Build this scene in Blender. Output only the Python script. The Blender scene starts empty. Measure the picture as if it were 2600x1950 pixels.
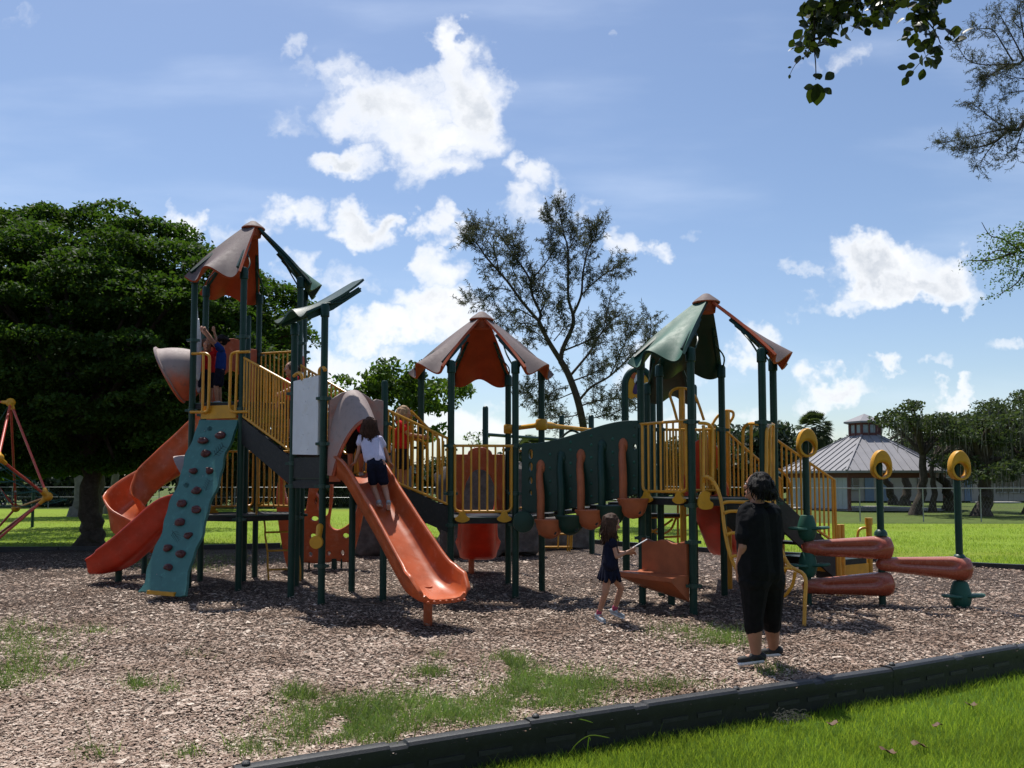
import bpy, bmesh, math, random
import numpy as np
from mathutils import Vector, Matrix, noise

random.seed(7); rng = np.random.default_rng(7)
R = math.radians; PI = math.pi
scene = bpy.context.scene
col = scene.collection

# ------------------------------------------------------------------ camera
FPX, CH, PITCH = 2100.0, 1.57, R(3.3)
PPV = 1217 - FPX * math.tan(PITCH)
cd = bpy.data.cameras.new('camera'); cam = bpy.data.objects.new('camera', cd); col.objects.link(cam)
cd.sensor_width = 36; cd.lens = 36 * FPX / 2600
cd.shift_y = (PPV - 975) / 2600
cd.clip_start = 0.1; cd.clip_end = 3000
cam.location = (0, 0, CH); cam.rotation_euler = (PI / 2 + PITCH, 0, 0)
scene.camera = cam

# ------------------------------------------------------------------ light
SUNDIR = Vector((-0.18, 0.42, 1.0)).normalized()
sd = bpy.data.lights.new('sun', 'SUN'); sun = bpy.data.objects.new('sun', sd); col.objects.link(sun)
sd.energy = 4.6; sd.angle = R(0.53); sd.color = (1.0, 0.955, 0.88)
sun.rotation_euler = SUNDIR.to_track_quat('Z', 'Y').to_euler()
scene.view_settings.view_transform = 'Standard'; scene.view_settings.look = 'None'
scene.view_settings.gamma = 1; scene.view_settings.use_curve_mapping = False
scene.view_settings.exposure = 0.35
SKY_STRENGTH = 0.099

# ---- a small helper for node graphs
class NG:
    def __init__(s, tree): s.t = tree; s.n = tree.nodes; s.l = tree.links
    def new(s, kind, **kw):
        nd = s.n.new(kind)
        for k, v in kw.items(): setattr(nd, k, v)
        return nd
    def put(s, sock, v):
        if hasattr(v, 'is_linked') or isinstance(v, bpy.types.NodeSocket): s.l.new(v, sock)
        else: sock.default_value = v
    def math(s, op, a, b=0.0, c=0.0, clamp=False):
        nd = s.new('ShaderNodeMath', operation=op, use_clamp=clamp)
        s.put(nd.inputs[0], a); s.put(nd.inputs[1], b); s.put(nd.inputs[2], c); return nd.outputs[0]
    def vmath(s, op, a, b=(0, 0, 0)):
        nd = s.new('ShaderNodeVectorMath', operation=op)
        s.put(nd.inputs[0], a); s.put(nd.inputs[1], b)
        return nd.outputs['Value'] if op in ('LENGTH', 'DOT_PRODUCT') else nd.outputs[0]
    def noise(s, vec, scale, detail=4, rough=.55, dist=0.0):
        nd = s.new('ShaderNodeTexNoise')
        if vec is not None: s.l.new(vec, nd.inputs['Vector'])
        nd.inputs['Scale'].default_value = scale; nd.inputs['Detail'].default_value = detail
        nd.inputs['Roughness'].default_value = rough; nd.inputs['Distortion'].default_value = dist
        return nd
    def ramp(s, fac, stops):
        nd = s.new('ShaderNodeValToRGB'); el = nd.color_ramp.elements
        while len(el) < len(stops): el.new(0.5)
        for e, (p, c) in zip(el, stops):
            e.position = p; e.color = (*c, 1) if len(c) == 3 else c
        s.put(nd.inputs[0], fac); return nd.outputs[0]
    def mix(s, fac, a, b, blend='MIX'):
        nd = s.new('ShaderNodeMix', data_type='RGBA', blend_type=blend)
        s.put(nd.inputs[0], fac); s.put(nd.inputs[6], a); s.put(nd.inputs[7], b); return nd.outputs[2]
    def smooth(s, x, a, b):
        nd = s.new('ShaderNodeMapRange', interpolation_type='SMOOTHSTEP')
        s.put(nd.inputs[0], x); nd.inputs[1].default_value = a; nd.inputs[2].default_value = b
        nd.inputs[3].default_value = 0; nd.inputs[4].default_value = 1; return nd.outputs[0]

# ------------------------------------------------------------------ sky with fair-weather cumulus
world = bpy.data.worlds.new('World'); scene.world = world; world.use_nodes = True
g = NG(world.node_tree); world.node_tree.nodes.clear()
sky = g.new('ShaderNodeTexSky', sky_type='NISHITA'); sky.sun_disc = False
sky.sun_elevation = math.asin(SUNDIR.z); sky.sun_rotation = math.atan2(SUNDIR.x, SUNDIR.y)
sky.air_density = 1.0; sky.dust_density = 0.6; sky.ozone_density = 1.6; sky.altitude = 0
tc = g.new('ShaderNodeTexCoord'); dirv = tc.outputs['Generated']
sep = g.new('ShaderNodeSeparateXYZ'); g.l.new(dirv, sep.inputs[0])
# gnomonic coordinates about +Y for the clouds that stand ahead of the camera
ysafe = g.math('MAXIMUM', sep.outputs[1], 0.08)
comb = g.new('ShaderNodeCombineXYZ')
g.put(comb.inputs[0], g.math('DIVIDE', sep.outputs[0], ysafe)); g.put(comb.inputs[1], g.math('DIVIDE', sep.outputs[2], ysafe))
q0 = comb.outputs[0]
n1 = g.noise(q0, 7.0, 5, .58); n2 = g.noise(q0, 24.0, 4, .6)
warp = g.vmath('MULTIPLY', g.vmath('SUBTRACT', n1.outputs['Color'], (.5, .5, .5)), (.17, .13, 0))
warp2 = g.vmath('MULTIPLY', g.vmath('SUBTRACT', n2.outputs['Color'], (.5, .5, .5)), (.085, .075, 0))
q = g.vmath('ADD', g.vmath('ADD', q0, warp), warp2)
def cdir(u, v):                                   # direction of a cloud as (x/y, z/y)
    a = (u - 1300) / FPX; b = (PPV - v) / FPX
    dy = math.cos(PITCH) - b * math.sin(PITCH); dz = math.sin(PITCH) + b * math.cos(PITCH)
    return a / dy, dz / dy
clouds = [  # u, v, half-width, half-height, weight
    (990, 262, 150, 100, 1.0), (1185, 220, 105, 118, 1.0), (1085, 335, 185, 85, 1.0), (890, 405, 100, 46, .9), (1120, 410, 110, 60, .8), (1160, 130, 60, 70, .9),
    (900, 195, 60, 65, .6), (745, 110, 36, 55, .5), (735, 275, 70, 50, .40), (825, 140, 50, 50, .32),
    (1365, 440, 75, 55, .75), (1330, 520, 75, 60, .62), (1310, 400, 40, 50, .7), (1455, 515, 45, 40, .6),
    (905, 560, 95, 60, .95), (980, 555, 60, 55, .8), (740, 540, 75, 42, .75), (640, 570, 80, 40, .55), (480, 560, 65, 55, .72), (440, 520, 40, 30, .5),
    (1105, 585, 48, 58, .8), (1105, 690, 65, 60, .8), (1105, 800, 165, 75, 1.0), (965, 850, 110, 46, .95), (870, 720, 60, 50, .55), (780, 690, 55, 55, .6), (820, 800, 50, 50, .4),
    (1270, 900, 90, 45, .45), (1200, 1080, 120, 50, .8), (930, 940, 110, 60, .7), (820, 960, 80, 90, .85),
    (1595, 605, 52, 46, .62), (1660, 640, 40, 28, .6), (1770, 590, 40, 25, .5), (1505, 112, 30, 22, .36),
    (2265, 690, 190, 65, 1.05), (2300, 755, 200, 50, 1.0), (2390, 720, 110, 70, 1.0), (2130, 780, 80, 36, .8), (2035, 690, 26, 34, .5),
    (1920, 850, 80, 50, .75), (1880, 905, 60, 40, .7), (2120, 980, 110, 40, .95), (2060, 1000, 70, 26, .7), (2260, 930, 55, 26, .75), (2440, 1005, 60, 24, .8), (2540, 885, 60, 28, .6),
    (2060, 1080, 80, 30, .55), (1880, 1060, 50, 30, .5), (1650, 950, 90, 70, .6), (1700, 1080, 160, 45, .6), (2390, 930, 30, 20, .5), (60, 40, 60, 30, .3), (2130, 110, 70, 40, .45), (2000, 130, 60, 30, .35),
    (-250, 700, 260, 120, 1.0), (-700, 500, 320, 130, 1.0), (2950, 500, 260, 120, 1.0), (3300, 820, 300, 90, 1.0), (1300, -600, 320, 200, .9), (2300, -500, 260, 160, .9), (300, -400, 260, 170, .9)]
acc = None
for (u, v, hw, hh, wt) in clouds:
    cx, cy = cdir(u, v)
    k = (FPX / hw, FPX / hh, 0)
    dq = g.vmath('MULTIPLY', g.vmath('SUBTRACT', q, (cx, cy, 0)), k)
    val = g.math('MULTIPLY_ADD', g.vmath('DOT_PRODUCT', dq, dq), -wt * .62, wt)
    acc = val if acc is None else g.math('MAXIMUM', acc, val)
front = g.smooth(sep.outputs[1], 0.15, 0.3)
acc = g.math('MULTIPLY', g.math('MAXIMUM', acc, 0.0), front)
# the same kind of clouds carries on over the rest of the sky
zsafe = g.math('ADD', g.math('MAXIMUM', sep.outputs[2], 0.0), 0.18)
comb2 = g.new('ShaderNodeCombineXYZ')
g.put(comb2.inputs[0], g.math('DIVIDE', sep.outputs[0], zsafe)); g.put(comb2.inputs[1], g.math('DIVIDE', sep.outputs[1], zsafe))
nb = g.noise(comb2.outputs[0], 1.6, 8, .6)
back = g.math('MULTIPLY', g.smooth(nb.outputs['Fac'], .53, .72), g.math('SUBTRACT', 1.0, front))
n3 = g.noise(q, 11.0, 7, .62)
dens = g.math('ADD', acc, g.math('MULTIPLY', g.math('SUBTRACT', n3.outputs['Fac'], .52), 1.15))
alpha = g.math('MAXIMUM', g.math('MULTIPLY', g.smooth(dens, .09, .93), g.smooth(acc, .02, .25)), back)
# faint high veil
veil = g.new('ShaderNodeTexNoise'); vm = g.vmath('MULTIPLY', q0, (1.2, 5.0, 1)); g.l.new(vm, veil.inputs['Vector'])
veil.inputs['Scale'].default_value = 1.6; veil.inputs['Detail'].default_value = 6
veilf = g.math('MULTIPLY', g.smooth(veil.outputs['Fac'], .45, .8), .3)
shade = g.math('MULTIPLY', g.smooth(dens, .55, 1.25), g.smooth(g.noise(q0, 8.0, 6, .62).outputs['Fac'], .36, .62))
ccol = g.mix(shade, (1.0, 1.0, 1.0, 1), (.52, .57, .64, 1))
skyc = g.mix(1.0, sky.outputs[0], (.99, 1.0, 1.04, 1), 'MULTIPLY')
cl = g.vmath("MULTIPLY", ccol, (8.4, 8.5, 8.7))
base = g.mix(veilf, skyc, (8.0, 8.8, 10.2, 1))
final = g.mix(alpha, base, cl)
bg = g.new('ShaderNodeBackground'); g.l.new(final, bg.inputs[0]); bg.inputs[1].default_value = SKY_STRENGTH
wo = g.new('ShaderNodeOutputWorld'); g.l.new(bg.outputs[0], wo.inputs[0])
world.cycles.sampling_method = 'MANUAL'; world.cycles.sample_map_resolution = 512

# ------------------------------------------------------------------ measuring helpers
def P(u, v, Y):
    a = (u - 1300) / FPX; b = (PPV - v) / FPX
    dy = math.cos(PITCH) - b * math.sin(PITCH); dz = math.sin(PITCH) + b * math.cos(PITCH)
    t = Y / dy
    return Vector((a * t, Y, CH + dz * t))
def Gd(u, v, z=0.0):
    a = (u - 1300) / FPX; b = (PPV - v) / FPX
    dy = math.cos(PITCH) - b * math.sin(PITCH); dz = math.sin(PITCH) + b * math.cos(PITCH)
    t = (z - CH) / dz
    return Vector((a * t, dy * t, z))

# ------------------------------------------------------------------ mesh helpers
class MB:
    def __init__(s): s.v = []; s.f = []; s.m = []
    def add(s, vs, fs, mi=0):
        o = len(s.v); s.v.extend([tuple(x) for x in vs]); s.f.extend([tuple(i + o for i in f) for f in fs]); s.m.extend([mi] * len(fs)); return s
    def box(s, c, size, M=None, mi=0):
        x, y, z = [d / 2 for d in size]; c = Vector(c)
        vs = [Vector(p) for p in ((-x, -y, -z), (x, -y, -z), (x, y, -z), (-x, y, -z), (-x, -y, z), (x, -y, z), (x, y, z), (-x, y, z))]
        if M is not None: vs = [M @ p for p in vs]
        return s.add([p + c for p in vs], [(0, 3, 2, 1), (4, 5, 6, 7), (0, 1, 5, 4), (1, 2, 6, 5), (2, 3, 7, 6), (3, 0, 4, 7)], mi)
    def bar(s, p0, p1, w, h, up=(0, 0, 1), mi=0):
        p0, p1 = Vector(p0), Vector(p1); t = (p1 - p0); L = t.length; t.normalize()
        sd_ = t.cross(Vector(up)); sd_.normalize(); u_ = sd_.cross(t)
        M = Matrix((t, sd_, u_)).transposed()
        return s.box((p0 + p1) / 2, (L, w, h), M, mi)
    def tube(s, pts, r, n=8, caps=True, mi=0, closed=False):
        pts = [Vector(p) for p in pts]; N = len(pts)
        rs = r if isinstance(r, (list, tuple)) else [r] * N
        tang = []
        for i in range(N):
            if closed: t = pts[(i + 1) % N] - pts[i - 1]
            else: t = pts[min(i + 1, N - 1)] - pts[max(i - 1, 0)]
            tang.append(t.normalized())
        ref = Vector((0, 0, 1)) if abs(tang[0].z) < .9 else Vector((1, 0, 0))
        nrm = (ref - tang[0] * ref.dot(tang[0])).normalized()
        vs = []; fs = []
        for i in range(N):
            nrm = (nrm - tang[i] * nrm.dot(tang[i]))
            nrm = nrm.normalized() if nrm.length > 1e-6 else tang[i].orthogonal().normalized()
            b = tang[i].cross(nrm)
            for k in range(n):
                a = 2 * PI * k / n
                vs.append(pts[i] + (nrm * math.cos(a) + b * math.sin(a)) * rs[i])
        for i in range(N if closed else N - 1):
            j = (i + 1) % N
            for k in range(n):
                k2 = (k + 1) % n
                fs.append((i * n + k, i * n + k2, j * n + k2, j * n + k))
        if caps and not closed:
            fs.append(tuple(range(n))[::-1]); fs.append(tuple((N - 1) * n + k for k in range(n)))
        return s.add(vs, fs, mi)
    def cyl(s, p0, p1, r0, r1=None, n=12, mi=0):
        return s.tube([p0, p1], [r0, r0 if r1 is None else r1], n, True, mi)
    def lathe(s, prof, c=(0, 0, 0), M=None, n=20, mi=0, sx=1.0, sy=1.0):
        c = Vector(c); vs = []; fs = []; K = len(prof)
        for (r, z) in prof:
            for k in range(n):
                a = 2 * PI * k / n; p = Vector((r * math.cos(a) * sx, r * math.sin(a) * sy, z))
                vs.append((M @ p if M is not None else p) + c)
        for i in range(K - 1):
            for k in range(n):
                k2 = (k + 1) % n; fs.append((i * n + k, i * n + k2, (i + 1) * n + k2, (i + 1) * n + k))
        fs.append(tuple(range(n))[::-1]); fs.append(tuple((K - 1) * n + k for k in range(n)))
        return s.add(vs, fs, mi)
    def ell(s, c, rad, M=None, n=14, m=9, mi=0):
        prof = [(math.sin(PI * i / m), -math.cos(PI * i / m)) for i in range(m + 1)]
        prof[0] = (.03, -1); prof[-1] = (.03, 1)
        S = Matrix.Diagonal(Vector(rad)); MM = (M @ S) if M is not None else S
        return s.lathe(prof, c, MM, n, mi)
    def cap(s, p0, p1, r0, r1=None, n=12, mi=0):           # capsule with its own radius at each end
        r1 = r0 if r1 is None else r1
        p0, p1 = Vector(p0), Vector(p1); d = p1 - p0; L = d.length
        if L < 1e-5: return s.ell(p0, (r0, r0, r0), None, n, 8, mi)
        d.normalize(); pts = []; rs = []
        for k in range(5):
            a = PI / 2 * k / 4; pts.append(p0 - d * r0 * math.cos(a)); rs.append(max(r0 * math.sin(a), r0 * .05))
        for k in range(5):
            a = PI / 2 * k / 4; pts.append(p1 + d * r1 * math.sin(a)); rs.append(max(r1 * math.cos(a), r1 * .05))
        return s.tube(pts, rs, n, True, mi)
    def prism(s, poly, M, depth, mi=0):                     # polygon (x, y) pushed along local z by depth, centred
        n = len(poly); vs = [M @ Vector((x, y, -depth / 2)) for x, y in poly] + [M @ Vector((x, y, depth / 2)) for x, y in poly]
        fs = [tuple(range(n))[::-1], tuple(range(n, 2 * n))] + [(i, (i + 1) % n, n + (i + 1) % n, n + i) for i in range(n)]
        return s.add(vs, fs, mi)
    def sheet(s, grid, th, mi=0, mi_in=None):               # grid of points given a thickness along its normals
        nu, nv = len(grid), len(grid[0]); A = [[Vector(p) for p in row] for row in grid]; B = []
        for i in range(nu):
            row = []
            for j in range(nv):
                du = A[min(i + 1, nu - 1)][j] - A[max(i - 1, 0)][j]; dv = A[i][min(j + 1, nv - 1)] - A[i][max(j - 1, 0)]
                nn = du.cross(dv); nn = nn.normalized() if nn.length > 1e-9 else Vector((0, 0, 1))
                row.append(A[i][j] - nn * th)
            B.append(row)
        vs = [p for row in A for p in row]; vb = [p for row in B for p in row]; o = len(vs)
        top = [(i * nv + j, (i + 1) * nv + j, (i + 1) * nv + j + 1, i * nv + j + 1) for i in range(nu - 1) for j in range(nv - 1)]
        bot = [tuple(o + k for k in f[::-1]) for f in top]
        ring = [i * nv for i in range(nu)] + [(nu - 1) * nv + j for j in range(1, nv)] + [i * nv + nv - 1 for i in range(nu - 2, -1, -1)] + [j for j in range(nv - 2, 0, -1)]
        side = [(ring[k], o + ring[k], o + ring[(k + 1) % len(ring)], ring[(k + 1) % len(ring)]) for k in range(len(ring))]
        mi_in = mi if mi_in is None else mi_in
        ofs = len(s.v); s.v.extend([tuple(p) for p in vs + vb])
        for fs, m_ in ((top, mi), (bot, mi_in), (side, mi_in)):
            s.f.extend([tuple(i + ofs for i in f) for f in fs]); s.m.extend([m_] * len(fs))
        return s
    def loft(s, rings, mi=0, closed=True):                  # rings of equal length, each a closed loop
        n = len(rings[0]); vs = [p for r_ in rings for p in r_]; fs = []
        for i in range(len(rings) - 1):
            for k in range(n):
                k2 = (k + 1) % n; fs.append((i * n + k, i * n + k2, (i + 1) * n + k2, (i + 1) * n + k))
        fs.append(tuple(range(n))[::-1]); fs.append(tuple((len(rings) - 1) * n + k for k in range(n)))
        return s.add(vs, fs, mi)

def cr(pts, k=6, closed=False):                             # Catmull-Rom through points
    pts = [Vector(p) for p in pts]; N = len(pts); out = []
    rng_ = range(N) if closed else range(N - 1)
    for i in rng_:
        if closed: p0, p1, p2, p3 = pts[i - 1], pts[i], pts[(i + 1) % N], pts[(i + 2) % N]
        else: p0, p1, p2, p3 = pts[max(i - 1, 0)], pts[i], pts[i + 1], pts[min(i + 2, N - 1)]
        for j in range(k):
            t = j / k
            out.append(.5 * ((2 * p1) + (p2 - p0) * t + (2 * p0 - 5 * p1 + 4 * p2 - p3) * t * t + (3 * p1 - p0 - 3 * p2 + p3) * t ** 3))
    if not closed: out.append(pts[-1])
    return out
def cr2(pts, k=5, closed=True): return [(p.x, p.y) for p in cr([(x, y, 0) for x, y in pts], k, closed)]

def wloc(o):
    w = Vector((0, 0, 0))
    while o is not None: w += o.location; o = o.parent
    return w
def finish(me, mats, ang=40):
    for m in (mats if isinstance(mats, (list, tuple)) else [mats]): me.materials.append(m)
    me.polygons.foreach_set('use_smooth', [True] * len(me.polygons))
    me.set_sharp_from_angle(angle=R(ang))
def link(name, me, parent=None, at=None):
    o = bpy.data.objects.new(name, me); col.objects.link(o)
    base = wloc(parent) if parent is not None else Vector((0, 0, 0))
    if parent is not None: o.parent = parent
    if at is not None: o.location = Vector(at) - base
    return o
def obj(name, mb, mats, parent=None, at=None, ang=40, label=None):
    """one mesh object from world-space geometry; its origin sits on its parent's (or at)"""
    base = wloc(parent) if parent is not None else Vector((0, 0, 0))
    org = Vector(at) if at is not None else base
    me = bpy.data.meshes.new(name)
    me.from_pydata([tuple(Vector(p) - org) for p in mb.v], [], mb.f)
    me.polygons.foreach_set('material_index', mb.m)
    bm = bmesh.new(); bm.from_mesh(me); bmesh.ops.recalc_face_normals(bm, faces=bm.faces); bm.to_mesh(me); bm.free()
    finish(me, mats, ang)
    o = link(name, me, parent, at)
    if label: o['label'] = label
    return o
def tag(o, label=None, cat=None, group=None, kind=None):
    if label: o['label'] = label
    if cat: o['category'] = cat
    if group: o['group'] = group
    if kind: o['kind'] = kind
    return o
def thing(name, loc, label, cat, group=None):
    o = bpy.data.objects.new(name, None); col.objects.link(o); o.location = loc; o.empty_display_size = .2
    return tag(o, label, cat, group)
def from_np(name, V, F, mats, parent=None, smooth=False):
    me = bpy.data.meshes.new(name); V = np.asarray(V, np.float32); F = np.asarray(F, np.int32)
    base = wloc(parent) if parent is not None else Vector((0, 0, 0))
    V = V - np.array(base, np.float32)
    me.vertices.add(len(V)); me.vertices.foreach_set('co', V.ravel())
    k = F.shape[1]; me.loops.add(F.size); me.loops.foreach_set('vertex_index', F.ravel())
    me.polygons.add(len(F)); me.polygons.foreach_set('loop_start', np.arange(0, F.size, k, dtype=np.int32))
    me.polygons.foreach_set('loop_total', np.full(len(F), k, np.int32))
    me.update(calc_edges=True)
    for m in (mats if isinstance(mats, (list, tuple)) else [mats]): me.materials.append(m)
    if smooth: me.polygons.foreach_set('use_smooth', [True] * len(F))
    return link(name, me, parent)
def evaluated(o):
    dg = bpy.context.evaluated_depsgraph_get(); me = bpy.data.meshes.new_from_object(o.evaluated_get(dg)); return me
def panel(name, outline, holes, th, M, mats, parent, bevel=.006, label=None):
    """flat sheet part with holes; outline in local x, y, placed by the matrix M (world)"""
    cu = bpy.data.curves.new('tmp', 'CURVE'); cu.dimensions = '2D'; cu.fill_mode = 'BOTH'
    cu.extrude = th / 2; cu.bevel_depth = bevel; cu.bevel_resolution = 1; cu.offset = -bevel
    for pl in [outline] + list(holes):
        sp = cu.splines.new('POLY'); sp.points.add(len(pl) - 1); sp.use_cyclic_u = True
        for p, (x, y) in zip(sp.points, pl): p.co = (x, y, 0, 1)
    t = bpy.data.objects.new('tmp', cu); col.objects.link(t)
    bpy.context.view_layer.update()
    me = evaluated(t); bpy.data.objects.remove(t); bpy.data.curves.remove(cu)
    me.name = name; me.transform(Matrix.Translation(-wloc(parent)) @ M)
    me.materials.clear(); finish(me, mats, 35)
    o = link(name, me, parent)
    if label: o['label'] = label
    return o
def frame(o, x, up=(0, 0, 1)):
    """matrix with local x along x (kept), local y near up, local z the normal"""
    x = Vector(x).normalized(); up = Vector(up); z = x.cross(up).normalized(); y = z.cross(x)
    M = Matrix((x, y, z)).transposed().to_4x4(); M.translation = Vector(o); return M
def circ(cx, cy, rx, ry=None, n=16, rot=0):
    ry = rx if ry is None else ry
    return [(cx + rx * math.cos(2 * PI * k / n) * math.cos(rot) - ry * math.sin(2 * PI * k / n) * math.sin(rot),
             cy + rx * math.cos(2 * PI * k / n) * math.sin(rot) + ry * math.sin(2 * PI * k / n) * math.cos(rot)) for k in range(n)]
def rrect(w, h, r, k=4, cx=0, cy=0):
    out = []
    for (sx, sy, a0) in ((1, 1, 0), (-1, 1, 90), (-1, -1, 180), (1, -1, 270)):
        for i in range(k + 1):
            a = R(a0 + 90 * i / k); out.append((cx + sx * (w / 2 - r) + r * math.cos(a), cy + sy * (h / 2 - r) + r * math.sin(a)))
    return out

# ------------------------------------------------------------------ materials
MATS = {}
def mat(name, colr, rough=.5, var=.12, scale=6.0, bump=0.0, bscale=60.0, spec=.5, dirt=None, dirt_amt=.0, trans=None, tfac=0.0, island=0.0, metal=0.0, top=None, coat=0.0, coord='Object'):
    m = bpy.data.materials.new(name); m.use_nodes = True; t = NG(m.node_tree); t.n.clear()
    out = t.new('ShaderNodeOutputMaterial'); pb = t.new('ShaderNodeBsdfPrincipled')
    tcx = t.new('ShaderNodeTexCoord'); geo = t.new('ShaderNodeNewGeometry')
    co = geo.outputs['Position'] if coord == 'World' else tcx.outputs['Object']
    nz = t.noise(co, scale, 5, .6)
    dark = tuple(c * (1 - var) for c in colr) + (1,); lite = tuple(min(1, c * (1 + var)) for c in colr) + (1,)
    c = t.mix(t.smooth(nz.outputs['Fac'], .3, .7), dark, lite)
    if island:
        ri = geo.outputs['Random Per Island']
        hs = t.new('ShaderNodeHueSaturation'); t.put(hs.inputs['Color'], c)
        t.put(hs.inputs['Hue'], t.math('MULTIPLY_ADD', ri, .05 * island, .5 - .025 * island))
        ri2 = t.math('FRACT', t.math('MULTIPLY', ri, 17.3))
        t.put(hs.inputs['Value'], t.math('MULTIPLY_ADD', ri2, .7 * island, 1 - .35 * island)); c = hs.outputs[0]
    if top is not None:                                  # faces that look up take another tone, weather bleach on roofs and hoods
        sepn = t.new('ShaderNodeSeparateXYZ'); t.l.new(geo.outputs['Normal'], sepn.inputs[0])
        nn = t.noise(co, 9, 6, .65)
        up = t.math('MULTIPLY', t.smooth(t.math('ADD', sepn.outputs[2], t.math('MULTIPLY', t.math('SUBTRACT', nn.outputs['Fac'], .5), .7)), top[1], top[2]), top[3])
        c = t.mix(up, c, (*top[0], 1))
    if dirt is not None:
        nd = t.noise(co, scale * 2.7, 8, .7)
        c = t.mix(t.math('MULTIPLY', t.smooth(nd.outputs['Fac'], .5, .72), dirt_amt), c, (*dirt, 1))
    t.put(pb.inputs['Base Color'], c)
    nr = t.noise(co, scale * 4, 4, .6)
    t.put(pb.inputs['Roughness'], t.math('MULTIPLY_ADD', t.math('SUBTRACT', nr.outputs['Fac'], .5), .3, rough, True))
    pb.inputs['Specular IOR Level'].default_value = spec; pb.inputs['Metallic'].default_value = metal
    if coat: pb.inputs['Coat Weight'].default_value = coat; pb.inputs['Coat Roughness'].default_value = .15
    if bump:
        nb_ = t.noise(co, bscale, 4, .6); bp = t.new('ShaderNodeBump'); bp.inputs['Strength'].default_value = min(1, bump); bp.inputs['Distance'].default_value = .01
        t.l.new(nb_.outputs['Fac'], bp.inputs['Height']); t.l.new(bp.outputs[0], pb.inputs['Normal'])
    sh = pb.outputs[0]
    if tfac:
        tr = t.new('ShaderNodeBsdfTranslucent')
        if trans is None: t.put(tr.inputs[0], c)
        else:
            cc = t.mix(1.0, c, (*trans, 1), 'MULTIPLY'); t.put(tr.inputs[0], cc)
        mx = t.new('ShaderNodeMixShader'); mx.inputs[0].default_value = tfac
        t.l.new(sh, mx.inputs[1]); t.l.new(tr.outputs[0], mx.inputs[2]); sh = mx.outputs[0]
    t.l.new(sh, out.inputs[0]); MATS[name] = m; return m
m_post = mat('green painted steel', (.004, .034, .025), .42, .15, 5, .05, 200, .3, (.04, .06, .05), .2)
m_clamp = mat('green cast clamp', (.006, .042, .032), .42, .1, 8)
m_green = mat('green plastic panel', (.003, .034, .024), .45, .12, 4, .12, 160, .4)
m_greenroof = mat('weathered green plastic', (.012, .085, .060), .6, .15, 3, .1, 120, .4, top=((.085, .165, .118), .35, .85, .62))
m_yellow = mat('yellow painted steel', (.60, .285, .02), .38, .12, 6, .05, 200, .5, (.30, .13, .03), .22)
m_yellowp = mat('yellow plastic', (.58, .29, .016), .45, .1, 5, .08, 150, .4, (.3, .16, .04), .3)
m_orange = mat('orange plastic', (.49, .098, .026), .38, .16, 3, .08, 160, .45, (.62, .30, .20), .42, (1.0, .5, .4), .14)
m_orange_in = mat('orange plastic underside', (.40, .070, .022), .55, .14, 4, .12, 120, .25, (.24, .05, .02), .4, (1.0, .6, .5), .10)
m_red = mat('red orange plastic', (.53, .052, .020), .35, .13, 4, .08, 160, .5, (.6, .2, .13), .2, (1.0, .5, .45), .2)
m_faded = mat('bleached orange plastic', (.42, .10, .05), .7, .15, 4, .2, 120, .25, top=((.145, .122, .122), .05, .45, .95), dirt=(.10, .08, .08), dirt_amt=.5)
m_hood = mat('bleached hood plastic', (.50, .11, .05), .65, .15, 5, .2, 120, .3, top=((.30, .255, .245), -.55, .25, .93), dirt=(.12, .10, .10), dirt_amt=.4)
m_beam = mat('orange beam plastic', (.34, .070, .036), .26, .10, 4, .04, 150, .6, top=((.46, .25, .20), .35, .95, .55), dirt=(.27, .07, .04), dirt_amt=.2)
m_brown = mat('brown orange plastic', (.37, .105, .042), .5, .14, 5, .1, 140, .35, (.25, .06, .03), .3)
m_black = mat('black coated deck', (.010, .010, .012), .6, .2, 8, .2, 200, .4, (.06, .05, .045), .4)
m_white = mat('white plastic panel', (.66, .68, .72), .5, .06, 3, .05, 150, .4, (.5, .46, .36), .3)
m_teal = mat('teal climbing panel', (.040, .145, .130), .48, .1, 4, .06, 150, .45, (.10, .30, .27), .4)
m_hold = mat('maroon climbing hold', (.075, .018, .022), .5, .25, 14, .4, 70, .4, (.20, .08, .04), .6)
m_kerb = mat('black plastic timber', (.012, .013, .016), .5, .2, 6, .35, 240, .55, (.05, .05, .055), .4, coord='World')
m_rock = mat('grey moulded rock', (.10, .088, .08), .85, .3, 6, .9, 18, .2, (.05, .045, .04), .6)
m_steel = mat('galvanised steel', (.24, .25, .26), .45, .1, 8, metal=.6)
m_rope = mat('green rope', (.02, .09, .07), .8, .2, 10)
m_dark = mat('dark rubber', (.01, .012, .012), .6, .2, 10)
m_ink = mat('dark engraved line', (.012, .05, .05), .6, .1, 10)
m_skin = mat('skin tone', (.33, .155, .095), .5, .1, 14, .1, 120, .4)
m_skin2 = mat('skin tone fair', (.40, .20, .13), .5, .1, 14, .1, 120, .4)
m_navy = mat('navy cloth', (.008, .010, .024), .9, .25, 24, .4, 160, .15)
m_blk = mat('black cloth', (.008, .008, .0095), .9, .25, 20, .4, 160, .15)
m_lav = mat('pale lavender cotton', (.52, .50, .66), .9, .06, 12, .4, 90, .1)
m_redc = mat('red cotton', (.55, .022, .025), .9, .12, 16, .4, 120, .1)
m_bluec = mat('blue cotton', (.012, .035, .17), .9, .12, 16, .4, 120, .1)
m_shoe = mat('grey trainer', (.30, .33, .36), .7, .3, 30, .3, 120)
m_shoeb = mat('black trainer', (.012, .012, .014), .7, .2, 30, .3, 120)
m_sole = mat('pale rubber sole', (.62, .64, .68), .6, .1, 20)
m_sock = mat('pink patterned sock', (.35, .05, .10), .9, .5, 60)
def hair_mat(name, c): return mat(name, c, .62, .35, 40, .6, 140, .18, island=.35)
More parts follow.
